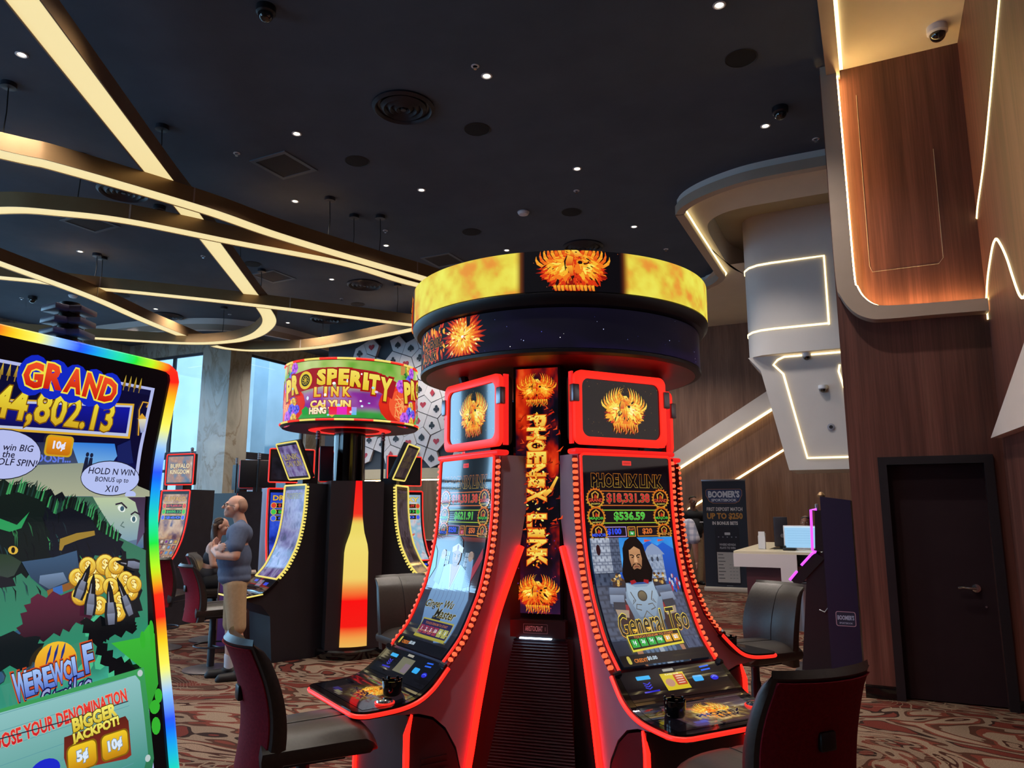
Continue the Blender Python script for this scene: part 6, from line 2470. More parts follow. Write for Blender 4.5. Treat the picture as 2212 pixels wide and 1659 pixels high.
    fur([(0.134, 0.611), (0.223, 0.612), (0.279, 0.63), (0.284, 0.647), (0.207, 0.656), (0.189, 0.664), (0.222, 0.704), (0.277, 0.725), (0.295, 0.744), (0.225, 0.742), (0.191, 0.714), (0.165, 0.66)], '#0a0c10')
    fur([(0.257, 0.459), (0.3, 0.506), (0.302, 0.596), (0.279, 0.63), (0.222, 0.628), (0.246, 0.524)], ('#10141c', '#0c1014'))
    c.line([(0.1, 0.452), (0.104, 0.434), (0.141, 0.423), (0.186, 0.416)], [.012, .034, .03, .02], '#9a7c30')
    # coins
    cs = [(0.18, 0.5), (0.211, 0.491), (0.234, 0.512), (0.264, 0.531), (0.273, 0.56), (0.137, 0.515), (0.139, 0.556), (0.182, 0.535), (0.183, 0.582), (0.239, 0.577), (0.218, 0.543), (0.162, 0.491), (0.282, 0.544), (0.23, 0.603), (0.236, 0.496)]
    for k, q in enumerate(cs):
        r_ = .05 if k in (1, 2, 7) else .042
        c.ell(q[0], q[1], r_, r_ * .95, '#8a5c10', 18)
        c.ell(q[0], q[1], r_ * .92, r_ * .87, ('#f8e060', '#c88c18'), 18)
        c.ell(q[0], q[1], r_ * .62, r_ * .58, ('#d8a028', '#f0c840'), 16)
        c.text('$', q[0], q[1], r_ * 1.0, '#fff0a0', bold=.03, rot=.2 * (k % 3 - 1), out=[('#a06810', .04)])
    # clawed fingers
    def claw(b0, tip, w):
        dx, dy = tip[0] - b0[0], tip[1] - b0[1]
        mid = (b0[0] + dx * .5, b0[1] + dy * .5)
        c.line([b0, (b0[0] + dx * .25, b0[1] + dy * .25), mid], [w, w * 1.15, w * .9], '#14161c')
        c.line([(b0[0], b0[1]), (b0[0] + dx * .25, b0[1] + dy * .25), mid], [w * .55, w * .7, w * .5], ('#8088a0', '#5c6070'))
        c.line([mid, (b0[0] + dx * .78, b0[1] + dy * .78), tip], [w * .72, w * .5, .002], '#101014')
        c.line([(mid[0] - w * .08, mid[1]), (b0[0] + dx * .75 - w * .06, b0[1] + dy * .75)], [w * .14, w * .05], '#8c8c98')
    pts = [(0.209, 0.628), (0.213, 0.53), (0.154, 0.6), (0.175, 0.51), (0.128, 0.562), (0.167, 0.488), (0.263, 0.614), (0.234, 0.523), (0.301, 0.501), (0.234, 0.486)]
    for k, w in enumerate((.056, .05, .046, .046, .05)):
        claw(pts[2 * k], pts[2 * k + 1], w)
    # green splash at the right and lower frame
    c.poly([(0.204, 0.668), (0.282, 0.668), (0.311, 0.642), (0.326, 0.666), (0.324, 0.781), (0.276, 0.852), (0.264, 0.789), (0.288, 0.743), (0.243, 0.703)], ('#3cb838', '#2c9030'))
    for q in [(0.318, 0.654), (0.318, 0.69), (0.321, 0.807), (0.306, 0.87), (0.29, 0.674), (0.307, 0.829)]:
        c.ell(q[0], q[1], rnd.uniform(.01, .028), rnd.uniform(.016, .04), '#34b030', 12)
    # moon and title
    q = [(0.069, 0.684)][0]
    c.ell(q[0], q[1], .088, .075, ('#f0c030', '#e06818'), 26)
    for k in range(3):
        p_ = (q[0] - .01 + .016 * k, q[1] - .034)
        c.line([p_, (p_[0] - .006, p_[1] + .016), (p_[0] - .014, p_[1] + .038)], [.003, .012, .003], '#203080')
    ttl = [(-0.01, 0.717), (0.009, 0.716), (0.029, 0.712), (0.049, 0.711), (0.069, 0.708), (0.094, 0.705), (0.115, 0.703), (0.142, 0.69)]
    for ps, k, ch in [(0, k, ch) for k, ch in enumerate('WEREWOLF')] + [(1, k, ch) for k, ch in enumerate('WEREWOLF')]:
        u, v = ttl[k]
        h = (.105, .085, .082, .082, .085, .078, .085, .115)[k]
        c.text(ch, u, v, h, ('#a8c8f8', '#4868c8'), w=.045 if ch not in 'W' else .056, bold=.04, rot=-.10, out=[('#c84820', .07)] if ps == 0 else [('#101020', .03)])
    c.text('Strike', *[(0.084, 0.75)][0], .088, ('#5878e8', '#f0e860'), w=.23, rot=-.16, shear=.4, bold=.0, out=[('#101048', .045)])
    # bet panel with green frame
    c.poly([(-0.091, 0.751), (0.284, 0.736), (0.29, 0.936), (0.279, 0.967), (-0.096, 0.887)], ('#3c9c58', '#2c7050'))
    c.poly([(-0.091, 0.757), (0.259, 0.749), (0.27, 0.764), (0.275, 0.921), (0.261, 0.95), (-0.096, 0.879)], ('#8cc0c0', '#3c8c80'))
    for k in range(9):
        a, b_ = [(-0.042, 0.807), (0.27, 0.79)]
        c.line([(x0, a[1] + .03 * k - .04), (x1 - .06, b_[1] + .03 * k - .04)], .002, '#5c98a0', lift=k == 0)
    for q in [(0.272, 0.747), (0.273, 0.931)]:
        c.ell(q[0], q[1], .014, .014, '#b8c8c8', 12)
    c.text('CHOOSE YOUR DENOMINATION', *[(0.23, 0.785)][0], .052, ('#f04030', '#c01828'), w=.62, rot=-.08, bold=.03, align='r', out=[('#f0b8a0', .02)])
    c.line([(-0.093, 0.802), (0.073, 0.804), (0.233, 0.8)], .004, '#282838')
    c.poly([(0.073, 0.834), (0.222, 0.829), (0.229, 0.841), (0.23, 0.912), (0.217, 0.916), (0.077, 0.899), (0.07, 0.872)], ('#5c2018', '#8c3020'))
    c.text('BIGGER', *[(0.147, 0.813)][0], .052, ('#f8f070', '#d0b020'), w=.20, rot=-.08, bold=.05, out=[('#504008', .05)])
    c.text('JACKPOT!', *[(0.147, 0.84)][0], .046, ('#f8f070', '#d0b020'), w=.215, rot=-.08, bold=.05, out=[('#504008', .05)])
    for s, q in zip(('5¢', '10¢'), [(0.111, 0.88), (0.19, 0.88)]):
        c.box(q[0], q[1], .066, .05, .022, '#806010')
        c.box(q[0], q[1], .06, .045, .02, ('#f0c828', '#c08010'))
        c.text(s, q[0], q[1], .05, '#d8e8f8', bold=.05, rot=-.08, out=[('#6080a0', .04)])
    q = [(0.028, 0.884)][0]
    c.ell(q[0], q[1], .06, .04, '#1c28c8', 20)


# ------------------------------------------------------------------ near machine on the left edge with the rainbow rim
WANG = 69.0
wn = R(WANG)
wt = thing('slot_machine', 'rainbow-edged tall machine close on the left showing a shaggy clawed beast', 'slot machine', (-1.291, 1.672, 0), wn)
S = WER_S
L = S.length
hwid = WER_W / 2


def rainbow_at(s):
    cols = ['#20d8a8', '#20e038', '#b8f020', '#ff3018', '#ff2018', '#ffd020', '#f0f060', '#80b8ff', '#1848ff', '#18a8e0']
    x = (s % 1.0) * len(cols)
    i = int(x)
    f = x - i
    a, b_ = lin(cols[i % len(cols)]), lin(cols[(i + 1) % len(cols)])
    return tuple((p * (1 - f) + q * f) * 1.15 for p, q in zip(a, b_))


m = MB()
body = [(r - 0.012, z) for r, z in [S.at(v) for v in np.linspace(0, L, 14)]] + [(0.42, 0.82), (0.66, 0.74), (0.66, 0.70), (0.34, 0.64), (0.34, 0.0), (-0.20, 0.0), (-0.20, 1.955)]
m.side(body, -hwid + .004, hwid - .004)
m.build('cabinet_body', BLACKP, wt, 30)
m = MB()
m.rbox(-hwid, hwid, -0.66, -0.40, 0.70, 0.75, 0.015)
m.build('deck', GLOSSBLACK, wt)


# rim: a rounded light tube along the top and both sides
class Rim(Canvas):
    pass


rim_c = Canvas(S, cut=9)
path = [(-hwid, v) for v in np.linspace(L, 0.03, 50)] + [(-hwid + .01, .008), (-hwid + .03, -.002)] + [(u, -.004) for u in np.linspace(-hwid + .06, hwid - .06, 40)] + [(hwid - .03, -.002), (hwid - .01, .008)] + [(hwid, v) for v in np.linspace(0.03, L, 60)]
acc = 0.0
segs = [0.0]
for p, q in zip(path, path[1:]):
    acc += math.dist(p, q)
    segs.append(acc)
corner = segs[50 + 2 + 40 + 1]
K = 8
for i, (u, v) in enumerate(path):
    p0, p1 = path[max(i - 1, 0)], path[min(i + 1, len(path) - 1)]
    d = math.hypot(p1[0] - p0[0], p1[1] - p0[1])
    nx, ny = -(p1[1] - p0[1]) / d, (p1[0] - p0[0]) / d
    for k in range(K):
        a = 2 * math.pi * k / K
        rim_c.v.append(S(u + nx * .011 * math.cos(a), v + ny * .011 * math.cos(a), .004 + .012 * math.sin(a)))
for i in range(len(path) - 1):
    for k in range(K):
        k2 = (k + 1) % K
        rim_c.f.append((i * K + k, i * K + k2, (i + 1) * K + k2, (i + 1) * K + k))
        ds = [(segs[i] - corner), (segs[i + 1] - corner)]
        def ck(s):
            return rainbow_at(0.36 + s / 0.60) if s > 0 else rainbow_at(0.36 + s / 0.50)
        c0, c1 = ck(ds[0]), ck(ds[1])
        rim_c.c += [c0, c0, c1, c1]
rim_c.build('rainbow_rim', wt, SCREEN_MATTE)

c = Canvas(S, cut=0.016, lift=0.0015)
c.rect(-hwid + .012, hwid - .012, 0.0, L, '#050407')
GL = L
u0, u1 = -hwid + .055, hwid - .055
c.rect(u0, u1, 0.055, L - .02, '#b0b8e8')
x0, x1 = u0 + .010, u1 - .010
rnd = random.Random(42)
# night scene behind
c.raster(x0, x1, 0.062, L - .03, 50, 80, lambda U, V: cramp(np.clip((V / L) + .25 * (fbm(U * 12, V * 10, 8) - .5), 0, 1), [(0, '#0a0c34'), (0.3, '#101848'), (0.5, '#1c4040'), (0.62, '#2c8068'), (0.72, '#40a890'), (0.8, '#205048'), (1, '#103028')]))
c.raster(x0, x1, 0.075, 0.47, 60, 40, lambda U, V: cramp(np.clip(0.2 + 0.8 * (V - .3) / .2 + .45 * (fbm(U * 16, V * 12, 5) - .5) + .35 * np.exp(-((U - .09) / .1) ** 2) * (V > .25), 0, 1), [(0, '#080a30'), (0.3, '#141c70'), (0.55, '#2c58b8'), (0.8, '#5c90c8'), (1, '#98a8a8')]))
wolf_art(c, x0, x1, L, rnd)
c.build('screen', wt, SCREEN_SOFT)
# stacked beacon on top
t = thing('stacked_beacon', 'grey stacked beacon standing on top of the rainbow-edged machine', 'beacon', (0, 0, 0), wn)
q = Vector((-1.291, 1.672, 1.957)) + Matrix.Rotation(wn, 3, 'Z') @ Vector((0.105, -0.225, 0))
t.location = q
t.scale = (0.78, 0.78, 0.78)
m = MB()
m.tube([(0, 0, 0), (0, 0, 0.16)], .028, 12)
m.build('post', PLASTIC_B, t)
BEAC = mat('beacon_fin', '#77738c', rough=0.35)
for k in range(4):
    z = .018 + .036 * k
    m = MB()
    for j in range(3):
        Mj = Matrix.Rotation(R(120 * j + 20), 4, 'Z')
        m.rbox(-.042, .042, -.062, -.018, z, z + .018, .004, M=Mj)
    m.build('fin_ring', BEAC, t)
# ------------------------------------------------------------------ swivel chairs
def make_chair(label, loc, rz, height=0.0):
    t = thing('casino_chair', label, 'chair', (loc[0], loc[1], 0), rz, 'red-backed swivel chairs')
    zs = 0.60 + height
    # seat: crowned cushion with a rolled front
    m = MB()
    nu, nv = 15, 17
    top, bot = [], []
    for j in range(nv):
        y = -0.27 + 0.50 * j / (nv - 1)
        f = (j / (nv - 1))
        hw = 0.255 - 0.02 * f
        if j == 0:
            hw -= 0.03
        rt, rb = [], []
        for i in range(nu):
            s = -1 + 2 * i / (nu - 1)
            x = hw * s
            e = max(abs(s) ** 6, 0)
            z = zs + 0.055 - 0.035 * e + 0.014 * (1 - s * s)
            fr = max(0, (0.16 - f) / 0.16)
            z -= 0.055 * fr ** 2
            z -= 0.010 * f
            if abs(s) < 0.02:
                z -= 0.004
            rt.append((x, y, z))
            rb.append((x * 0.97, y + 0.02 * fr, zs - 0.065 + 0.02 * e))
        top.append(rt)
        bot.append(rb)
    m.strip(top)
    m.strip([r_[::-1] for r_ in bot])
    ring_t = top[0] + [r_[-1] for r_ in top[1:]] + top[-1][::-1][1:] + [r_[0] for r_ in top[::-1]][1:-1]
    ring_b = bot[0] + [r_[-1] for r_ in bot[1:]] + bot[-1][::-1][1:] + [r_[0] for r_ in bot[::-1]][1:-1]
    mid = [((a[0] + b_[0]) / 2 * 1.03, (a[1] + b_[1]) / 2 * 1.02, (a[2] + b_[2]) / 2) for a, b_ in zip(ring_t, ring_b)]
    rows = [ring_t + ring_t[:1], mid + mid[:1], ring_b + ring_b[:1]]
    m.strip(rows)
    m.build('seat', LEATHER, t, 50)
    m = MB()
    m.tube([(0, y, z + 0.0015) for (x, y, z) in [r_[nu // 2] for r_ in top[2:]]], 0.0022, 5)
    m.build('seat_seam', PLASTIC_B, t)
    # backrest: thick curved slab, wings forward, top rolled back
    def back_row(f, d):
        z = zs - 0.10 + 0.56 * f
        yb = 0.235 + 0.03 * math.sin(f * math.pi) * -1 + 0.10 * f * f
        hw = 0.215 + 0.03 * math.sin(min(1, f * 1.15) * math.pi * 0.85)
        out = []
        for i in range(13):
            s = (-1 + i / 6) * d
            y = yb - 0.055 * s * s
            out.append((hw * s, y, z, s))
        return out
    NF = 15
    fr, bk, pn = [], [], []
    for j in range(NF):
        f = j / (NF - 1)
        row = back_row(f, 1.0)
        th = 0.10 - 0.02 * f
        roll = 0.03 * max(0, (f - 0.85) / 0.15) ** 2
        fr.append([(x, y - th * 0.5 + 0.018 * abs(s) ** 5 + roll, z - roll * 0.4 - (0.004 if abs(s) < .01 else 0)) for x, y, z, s in row])
        pn.append([(x, y + th * 0.5 - 0.018 * abs(s) ** 5 - roll * .3 + 0.005, z - roll * 0.6 - (0.014 if j == NF - 1 else 0)) for x, y, z, s in back_row(f, 0.94)])
        bk.append([(x * 1.0, y + th * 0.5 - 0.018 * abs(s) ** 5 - roll * .3, z - roll * 0.6) for x, y, z, s in row])
    m = MB()
    m.strip(fr)
    m.strip([r_[::-1] for r_ in bk])
    m.strip([[r_[0] for r_ in fr], [((a[0] + b_[0]) / 2 * 1.035, (a[1] + b_[1]) / 2, (a[2] + b_[2]) / 2) for a, b_ in zip([r_[0] for r_ in fr], [r_[0] for r_ in bk])], [r_[0] for r_ in bk]])
    m.strip([[r_[-1] for r_ in fr], [((a[0] + b_[0]) / 2 * 1.035, (a[1] + b_[1]) / 2, (a[2] + b_[2]) / 2) for a, b_ in zip([r_[-1] for r_ in fr], [r_[-1] for r_ in bk])], [r_[-1] for r_ in bk]])
    m.strip([fr[-1], [((a[0] + b_[0]) / 2, (a[1] + b_[1]) / 2, (a[2] + b_[2]) / 2 + 0.022) for a, b_ in zip(fr[-1], bk[-1])], bk[-1]])
    m.strip([fr[0], bk[0]])
    bo = m.build('backrest', LEATHER, t, 50)
    m = MB()
    m.strip(pn)
    back_off = [[(x, y - 0.014, z) for x, y, z in r_] for r_ in pn]
    for k in (0, -1):
        m.strip([[r_[k] for r_ in pn], [r_[k] for r_ in back_off]])
        m.strip([pn[k], back_off[k]])
    m.build('rear_panel', REDFAB, bo, 50, label='dark red fabric rear panel')
    p = bk[8][6]
    m = MB()
    m.rbox(-0.036, 0.036, p[1] + 0.0, p[1] + 0.022, p[2] - 0.035, p[2] + 0.03, 0.008)
    m.build('grab_handle', PLASTIC_B, bo)
    p = fr[NF // 2][6]
    m = MB()
    m.tube([(r_[6][0], r_[6][1] - 0.0015, r_[6][2]) for r_ in fr], 0.0022, 5)
    m.build('back_seam', PLASTIC_B, bo)
    m = MB()
    m.rbox(-0.05, 0.05, 0.12, 0.26, zs - 0.085, zs - 0.062, 0.004)
    m.box(-0.14, 0.14, -0.15, 0.12, zs - 0.085, zs - 0.06)
    m.build('seat_plate', DARKMETAL, t)
    m = MB()
    m.lathe([(0.036, 0.015), (0.036, zs - 0.22), (0.03, zs - 0.21), (0.03, zs - 0.08)], 18)
    m.build('pole', BLACKP, t)
    m = MB()
    m.lathe([(0, 0.001), (0.26, 0.001), (0.265, 0.012), (0.22, 0.022), (0.06, 0.035), (0.0, 0.036)], 36)
    m.build('base_disc', STEEL, t)
    m = MB()
    m.tube([(0.20 * math.cos(2 * math.pi * k / 28), 0.20 * math.sin(2 * math.pi * k / 28) - 0.03, 0.24) for k in range(28)], 0.009, 8, closed=True)
    m.tube([(0.03, 0, 0.24), (0.20, -0.03, 0.24)], 0.008, 6)
    m.tube([(-0.03, 0, 0.24), (-0.20, -0.03, 0.24)], 0.008, 6)
    m.build('foot_ring', DARKMETAL, t)
    return t


ch = make_chair('empty red-backed swivel chair in front of the robed fighter machine', (-0.94, 3.56), R(120))


def chair(x, y, rz, label):
    c = copy_tree(ch)
    c.location = (x, y, 0)
    c.rotation_euler = (0, 0, R(rz))
    c['label'] = label


chair(0.96, 2.98, -155, 'red-backed swivel chair at the lower right, pushed up to the warrior machine')
chair(1.76, 5.62, -62, 'swivel chair turned to show its dark leather front, beside the purple-lit kiosk')
chair(-3.08, 7.92, 127, 'red-backed swivel chair directly behind the man with folded arms')
chair(-4.15, 9.05, 178, 'wide-set red-backed chair at the bank of buffalo-art machines, behind the nearest chair')
chair(-0.78, 6.2, 34, 'dark leather chair behind the robed fighter machine, right of the lantern drum machines')
chair(-2.05, 14.3, 168, 'far red-backed chair with its seat hidden, under the card mural')
chair(-1.45, 14.5, 172, 'farthest red-backed chair, beside the edge of the robed fighter machine')
chair(-3.78, 9.70, 100, 'chair under the seated woman with sunglasses on her head')

# ------------------------------------------------------------------ machines farther back on the left
BUF = ['#301810', '#6a4430', '#a8784c', '#c8a888', '#5c5878']
curved_machine('red-edged machine with a horned herd picture and canyon scene, left of the standing man', (-4.70, 11.63), -22, 'far bank of machines left of the marble corner', LED_RED, None, simple_art(31, ['#3a2438', '#6a4a58', '#b08868', '#c8a888', '#4a4470'], 'BUFFALO', '#d0a050', grid_=True), top_text(['#303848', '#607088', '#a87858', '#c8b0a0'], 'BUFFALO|KINGDOM', '#e8d0a0', 3), body=DARKMETAL, w=0.28)
curved_machine('red-edged machine half hidden by the rainbow-edged machine', (-5.36, 11.90), -22, 'far bank of machines left of the marble corner', LED_RED, None, simple_art(32, ['#3a2438', '#6a4a58', '#b08868', '#c8a888', '#4a4470'], 'BUFFALO', '#d0a050', grid_=True), top_text(['#303848', '#607088', '#a87858', '#c8b0a0'], 'BUFFALO|KINGDOM', '#e8d0a0', 4), body=DARKMETAL, w=0.28, beacon=False)
curved_machine('dark-backed machine seen from behind, beside the horned herd machine', (-5.2, 13.1), 150, 'far bank of machines left of the marble corner', LED_RED_SOFT, None, simple_art(33, BUF, 'WINS', '#d0a050'), top_text(BUF, 'WINS', '#e8d0a0', 5), body=BLACKP, w=0.30)
curved_machine('red-edged machine with a blue night picture, behind the yellow-edged left one', (-3.28, 10.7), 26, 'far bank of machines behind the lantern drum', LED_RED, None, simple_art(35, ['#0c1450', '#1830a0', '#2848c8', '#4060d8'], 'DRAGON', '#e0b040'), top_text(['#08080c', '#101018', '#20202c'], '', '#403020', 5), body=CABINET, w=0.31)
curved_machine('black-backed machine standing behind the head of the man with folded arms', (-4.05, 11.9), 200, 'far bank of machines behind the lantern drum', LED_RED_SOFT, None, simple_art(36, BUF, 'WINS', '#d0a050'), top_text(BUF, 'WINS', '#e8d0a0', 5), body=DARKMETAL, w=0.30)
curved_machine('red-edged machine with a pale colourful picture, seen past the right lantern drum machine', (-2.05, 12.0), 38, 'far bank of machines behind the lantern drum', LED_RED, None, simple_art(38, ['#a83040', '#d0a0a0', '#80b0c8', '#c8c8d0', '#d06858'], 'LUCKY', '#f0d060'), top_text(['#0c0808', '#181010'], '', '#a06030', 5), body=BLACKP, w=0.31, beacon=False)
t = thing('waste_cabinet', 'brown low cabinet with a purple stripe behind the man with folded arms', 'cabinet', (-3.25, 9.0, 0), R(20))
m = MB()
m.rbox(-.2, .2, -.16, .16, 0.0, 0.86, .01)
m.build('body', WOOD, t)
m = MB()
m.rbox(-.21, .21, -.17, .17, 0.86, 0.89, .008)
m.build('top', TAUPE, t)
m = MB()
m.box(-.18, -.08, -.164, -.16, 0.05, 0.84)
m.build('stripe', mat('purple_panel', '#5a3a80', rough=.4), t)
# ------------------------------------------------------------------ kiosk, desk, banner on the right
def G(a, b_, z=0.0):
    x, y = grid(a, b_)
    return (x, y, z)


t = thing('betting_kiosk', 'tall black kiosk with glowing purple edge strips, against the wall by the door', 'kiosk', G(-0.5, 8.45), ROT)
KB = mat('kiosk_body', '#1a1820', rough=0.35)
m = MB()


def kprism(poly, y0, y1, mt=None):
    m.prism([(p[0], p[1]) for p in poly], y0, y1, mt, M=Matrix(((1, 0, 0, 0), (0, 0, 1, 0), (0, 1, 0, 0), (0, 0, 0, 1))))


kprism([(-.20, .92), (-.10, 1.12), (-.02, 1.2), (-.02, 0.0), (-.30, 0.0)], -.20, .22)
m.build('pedestal', KB, t, 30)
m = MB()
kprism([(-.02, 0.0), (.26, 0.0), (.26, 1.70), (-.02, 1.74)], -.24, .26)
bo = m.build('back_panel', mat('kiosk_panel', '#1a1734', rough=.4), t, 30)
m = MB()
kprism([(-.10, 1.19), (-.08, 1.60), (.02, 1.60), (.02, 1.19)], -.22, .24)
m.build('upper_screen', PLASTIC_B, t)
m = MB()
kprism([(-.35, .90), (-.10, 1.18), (-.02, 1.12), (-.28, .84)], -.22, .24)
m.build('lower_screen', PLASTIC_B, t)
m = MB()
m.tube([(-.06, -.225, 1.61), (-.115, -.225, 1.605), (-.125, -.225, 1.2), (-.09, -.225, 1.185)], .014, 6)
m.build('upper_light', LED_PURPLE, t)
m = MB()
m.tube([(-.10, -.228, 1.185), (-.13, -.228, 1.17), (-.24, -.228, 1.05)], .014, 6)
m.tube([(-.285, -.228, .99), (-.36, -.228, .90)], .014, 6)
m.build('lower_light', LED_PURPLE, t)
m = MB()
m.lathe([(0, 0), (.035, 0), (.04, .02), (.02, .05), (0, .055)], 16, M=Matrix.Translation((-.02, -.05, 1.735)))
m.build('beacon_cap', BRONZE, t)
m = MB()
m.rbox(-.075, -.045, -.2, -.17, 1.60, 1.665, .005)
m.build('camera_stub', STEEL, t)
m = MB()
m.rbox(-.36, .26, -.22, .24, 0.0, .03, .006)
m.build('foot', KB, t)
c = Canvas(lambda u, v, l: (u + .14, -.2405 - l, .55 - v), lift=.001)
c.rr(-.09, .09, -.07, .07, .02, '#b08898')
c.rr(-.084, .084, -.064, .064, .016, '#20243c')
c.text("BOOMER'S", 0, -.012, .045, '#9ca0b8', w=.15, bold=.04)
c.text('SPORTSBOOK', 0, .040, .016, '#9ca0b8', w=.12, bold=.02)
c.build('side_logo', t, PRINT, 'small rounded sportsbook logo')
m = MB()
m.tube([(-.1, -.205, .62), (-.05, -.21, .60), (-.02, -.21, .64)], .006, 6)
m.build('latch', STEEL, t)

# desk
t = thing('reception_desk', 'white-topped desk with a stepped front, between banner and kiosk', 'desk', G(-1.15, 11.3), ROT)
QW = mat('white_quartz', '#d6ccd0', rough=.3)
DR = mat('desk_maroon', '#4a1c24', rough=.5)
m = MB()
m.box(-.78, .70, 0.0, .75, .985, 1.02)
m.box(-.78, -.38, .75, 3.4, .985, 1.02)
m.build('worktop', mat('cream_top', '#d8ccb4', rough=.3), t)
m = MB()
m.box(-.78, .08, -.015, .02, .80, .985)
m.box(-.785, -.76, .0, 3.4, .80, .985)
m.box(-.14, .08, -.015, .02, .48, .80)
m.box(.08, .16, -.01, .03, 0.0, .50)
m.build('fascia', QW, t)
m = MB()
m.box(-.62, .60, .06, .10, 0.0, .82)
m.box(-.62, -.56, .10, 3.2, 0.0, .82)
m.build('front_panel', DR, t)


def on_desk(a, b_):
    return G(a, b_, 1.021)


t = thing('computer_monitor', 'slim dark monitor seen from its back on the desk', 'monitor', on_desk(-1.35, 12.1), ROT + R(10))
m = MB()
m.rbox(-.10, .10, -.015, .015, .04, .48, .008)
m.build('shell', DARKMETAL, t)
m = MB()
m.rbox(-.12, .12, -.08, .08, 0.0, .015, .004)
m.box(-.025, .025, .0, .03, .01, .1)
m.build('stand', PLASTIC_B, t)
m = MB()
m.lathe([(0, 0), (.03, 0), (.03, .004), (0, .004)], 18, M=Matrix.Translation((.02, -.016, .2)) @ Matrix.Rotation(R(90), 4, 'X'))
m.build('emblem', STEEL, t)
t = thing('computer_screen', 'bright blue-white screen facing the viewer on the desk', 'monitor', on_desk(-1.02, 11.9), ROT + R(8))
m = MB()
m.rbox(-.27, .27, -.012, .015, .02, .36, .006, M=Matrix.Rotation(R(-8), 4, 'X'))
m.build('shell', PLASTIC_W, t)
Mr = Matrix.Rotation(R(-8), 4, 'X')
c = Canvas(lambda u, v, l: tuple(Mr @ Vector((u, -.0125 - l, .19 - v))), lift=.0008)
c.rect(-.255, .255, -.155, .155, '#a0d0f4')
c.rect(-.255, .255, -.155, -.135, '#c8e4f8')
c.rect(.17, .24, -.10, -.04, '#80d890')
c.rect(.19, .255, -.02, .14, '#b8d0e0')
for k in range(6):
    c.rect(-.22, .10, -.09 + .035 * k, -.086 + .035 * k, '#88b8e0')
c.build('display', t)
m = MB()
m.rbox(-.1, .1, -.06, .08, 0.0, .012, .004)
m.box(-.02, .02, .0, .03, .01, .06)
m.build('stand', PLASTIC_W, t)
t = thing('paper_holder', 'white paper holder left of the dark monitor on the desk', 'stationery', on_desk(-1.62, 12.0), ROT)
m = MB()
m.box(-.05, .05, -.04, -.03, 0, .20)
m.box(-.05, .05, .03, .04, 0, .24)
m.box(-.05, .05, -.04, .04, 0, .01)
m.build('holder', PLASTIC_W, t)
m = MB()
m.box(-.045, .045, -.022, .02, .01, .26)
m.build('leaflets', mat('paper', '#dcd8dc', rough=.8), t)
t = thing('telephone', 'small black desk telephone in front of the bright screen', 'telephone', on_desk(-1.2, 11.75), ROT)
m = MB()
m.rbox(-.09, .09, -.08, .08, 0, .04, .01)
m.build('body', PLASTIC_B, t)
m = MB()
m.tube([(-.07, -.06, .05), (-.075, 0, .065), (-.07, .06, .05)], [.018, .012, .018], 8)
m.build('handset', PLASTIC_B, t)
t = thing('metal_bin', 'grey metal bin panel under the desk end, next to the kiosk', 'bin', G(-.98, 11.1), ROT)
m = MB()
m.lathe([(0, 0), (.12, 0), (.14, .62), (.13, .62), (.11, .02), (0, .02)], 24)
m.build('body', STEEL, t)
m = MB()
m.lathe([(.14, .62), (.145, .63), (.13, .635)], 24)
m.build('rim', DARKMETAL, t)

# roll-up banner
t = thing('rollup_banner', 'navy roll-up banner with a deposit match offer, standing by the far wood wall', 'banner', G(-2.80, 15.6), ROT + R(4))
m = MB()
m.rbox(-.46, .46, -.09, .05, 0.0, .09, .02)
m.build('base', mat('banner_base', '#c0b8b0', rough=.4), t)
m = MB()
m.box(-.43, .43, -.022, -.018, .07, 2.20)
sh = m.build('sheet', mat('banner_navy', '#1c2436', rough=.6), t)
m = MB()
m.rbox(-.44, .44, -.03, -.008, 2.19, 2.225, .005)
m.build('top_rail', STEEL, t)
m = MB()
m.tube([(0, .0, .08), (0, .0, 2.2)], .012, 8)
m.build('pole', STEEL, t)
c = Canvas(lambda u, v, l: (u, -.0222 - l, 2.2 - v), lift=.0015, cut=.2, step=.0002)
c.poly([(-.33, .17), (.33, .17), (.36, .20), (.36, .30), (.33, .35), (.30, .42), (.22, .46), (-.22, .46), (-.30, .42), (-.33, .35), (-.36, .30), (-.36, .20)], '#a06a50')
c.poly([(-.325, .18), (.325, .18), (.35, .205), (.35, .295), (.32, .345), (.29, .41), (.215, .45), (-.215, .45), (-.29, .41), (-.32, .345), (-.35, .295), (-.35, .205)], '#2c3c68')
c.text("BOOMER'S", 0, .275, .14, '#ccd0dc', w=.62, bold=.045)
c.text('SPORTSBOOK', 0, .395, .055, '#ccd0dc', w=.50, bold=.03)
c.text('FIRST DEPOSIT MATCH', 0, .575, .075, '#ccc8cc', w=.70, bold=.025)
c.text('UP TO $250', 0, .72, .14, '#b8823c', w=.70, bold=.04)
c.text('IN BONUS BETS', 0, .855, .07, '#ccc8cc', w=.50, bold=.04)
c.rr(-.20, .26, .93, 2.06, .05, '#0c101c')
c.rr(-.19, .25, .94, 2.05, .045, '#161c2c')
c.rr(-.02, .09, 1.04, 1.09, .01, '#b0b4c0')
for k in range(5):
    c.ell(-.14 + .085 * k, 1.13, .014, .012, '#7c8090', 8)
c.text('WHERE NEVADA', .03, 1.28, .045, '#a0a4b0', w=.32, bold=.03)
c.text('PLAYS TO WIN', .03, 1.345, .045, '#a0a4b0', w=.30, bold=.03)
c.rect(-.185, .245, 1.43, 2.02, '#a8a8ac')
for k in range(8):
    c.rect(-.165, -.165 + .10 + .02 * (k % 3), 1.47 + .066 * k, 1.485 + .066 * k, '#50545c')
    for j in range(3):
        if k > 2:
            c.rect(.05 + .06 * j, .09 + .06 * j, 1.47 + .066 * k, 1.48 + .066 * k, '#808488')
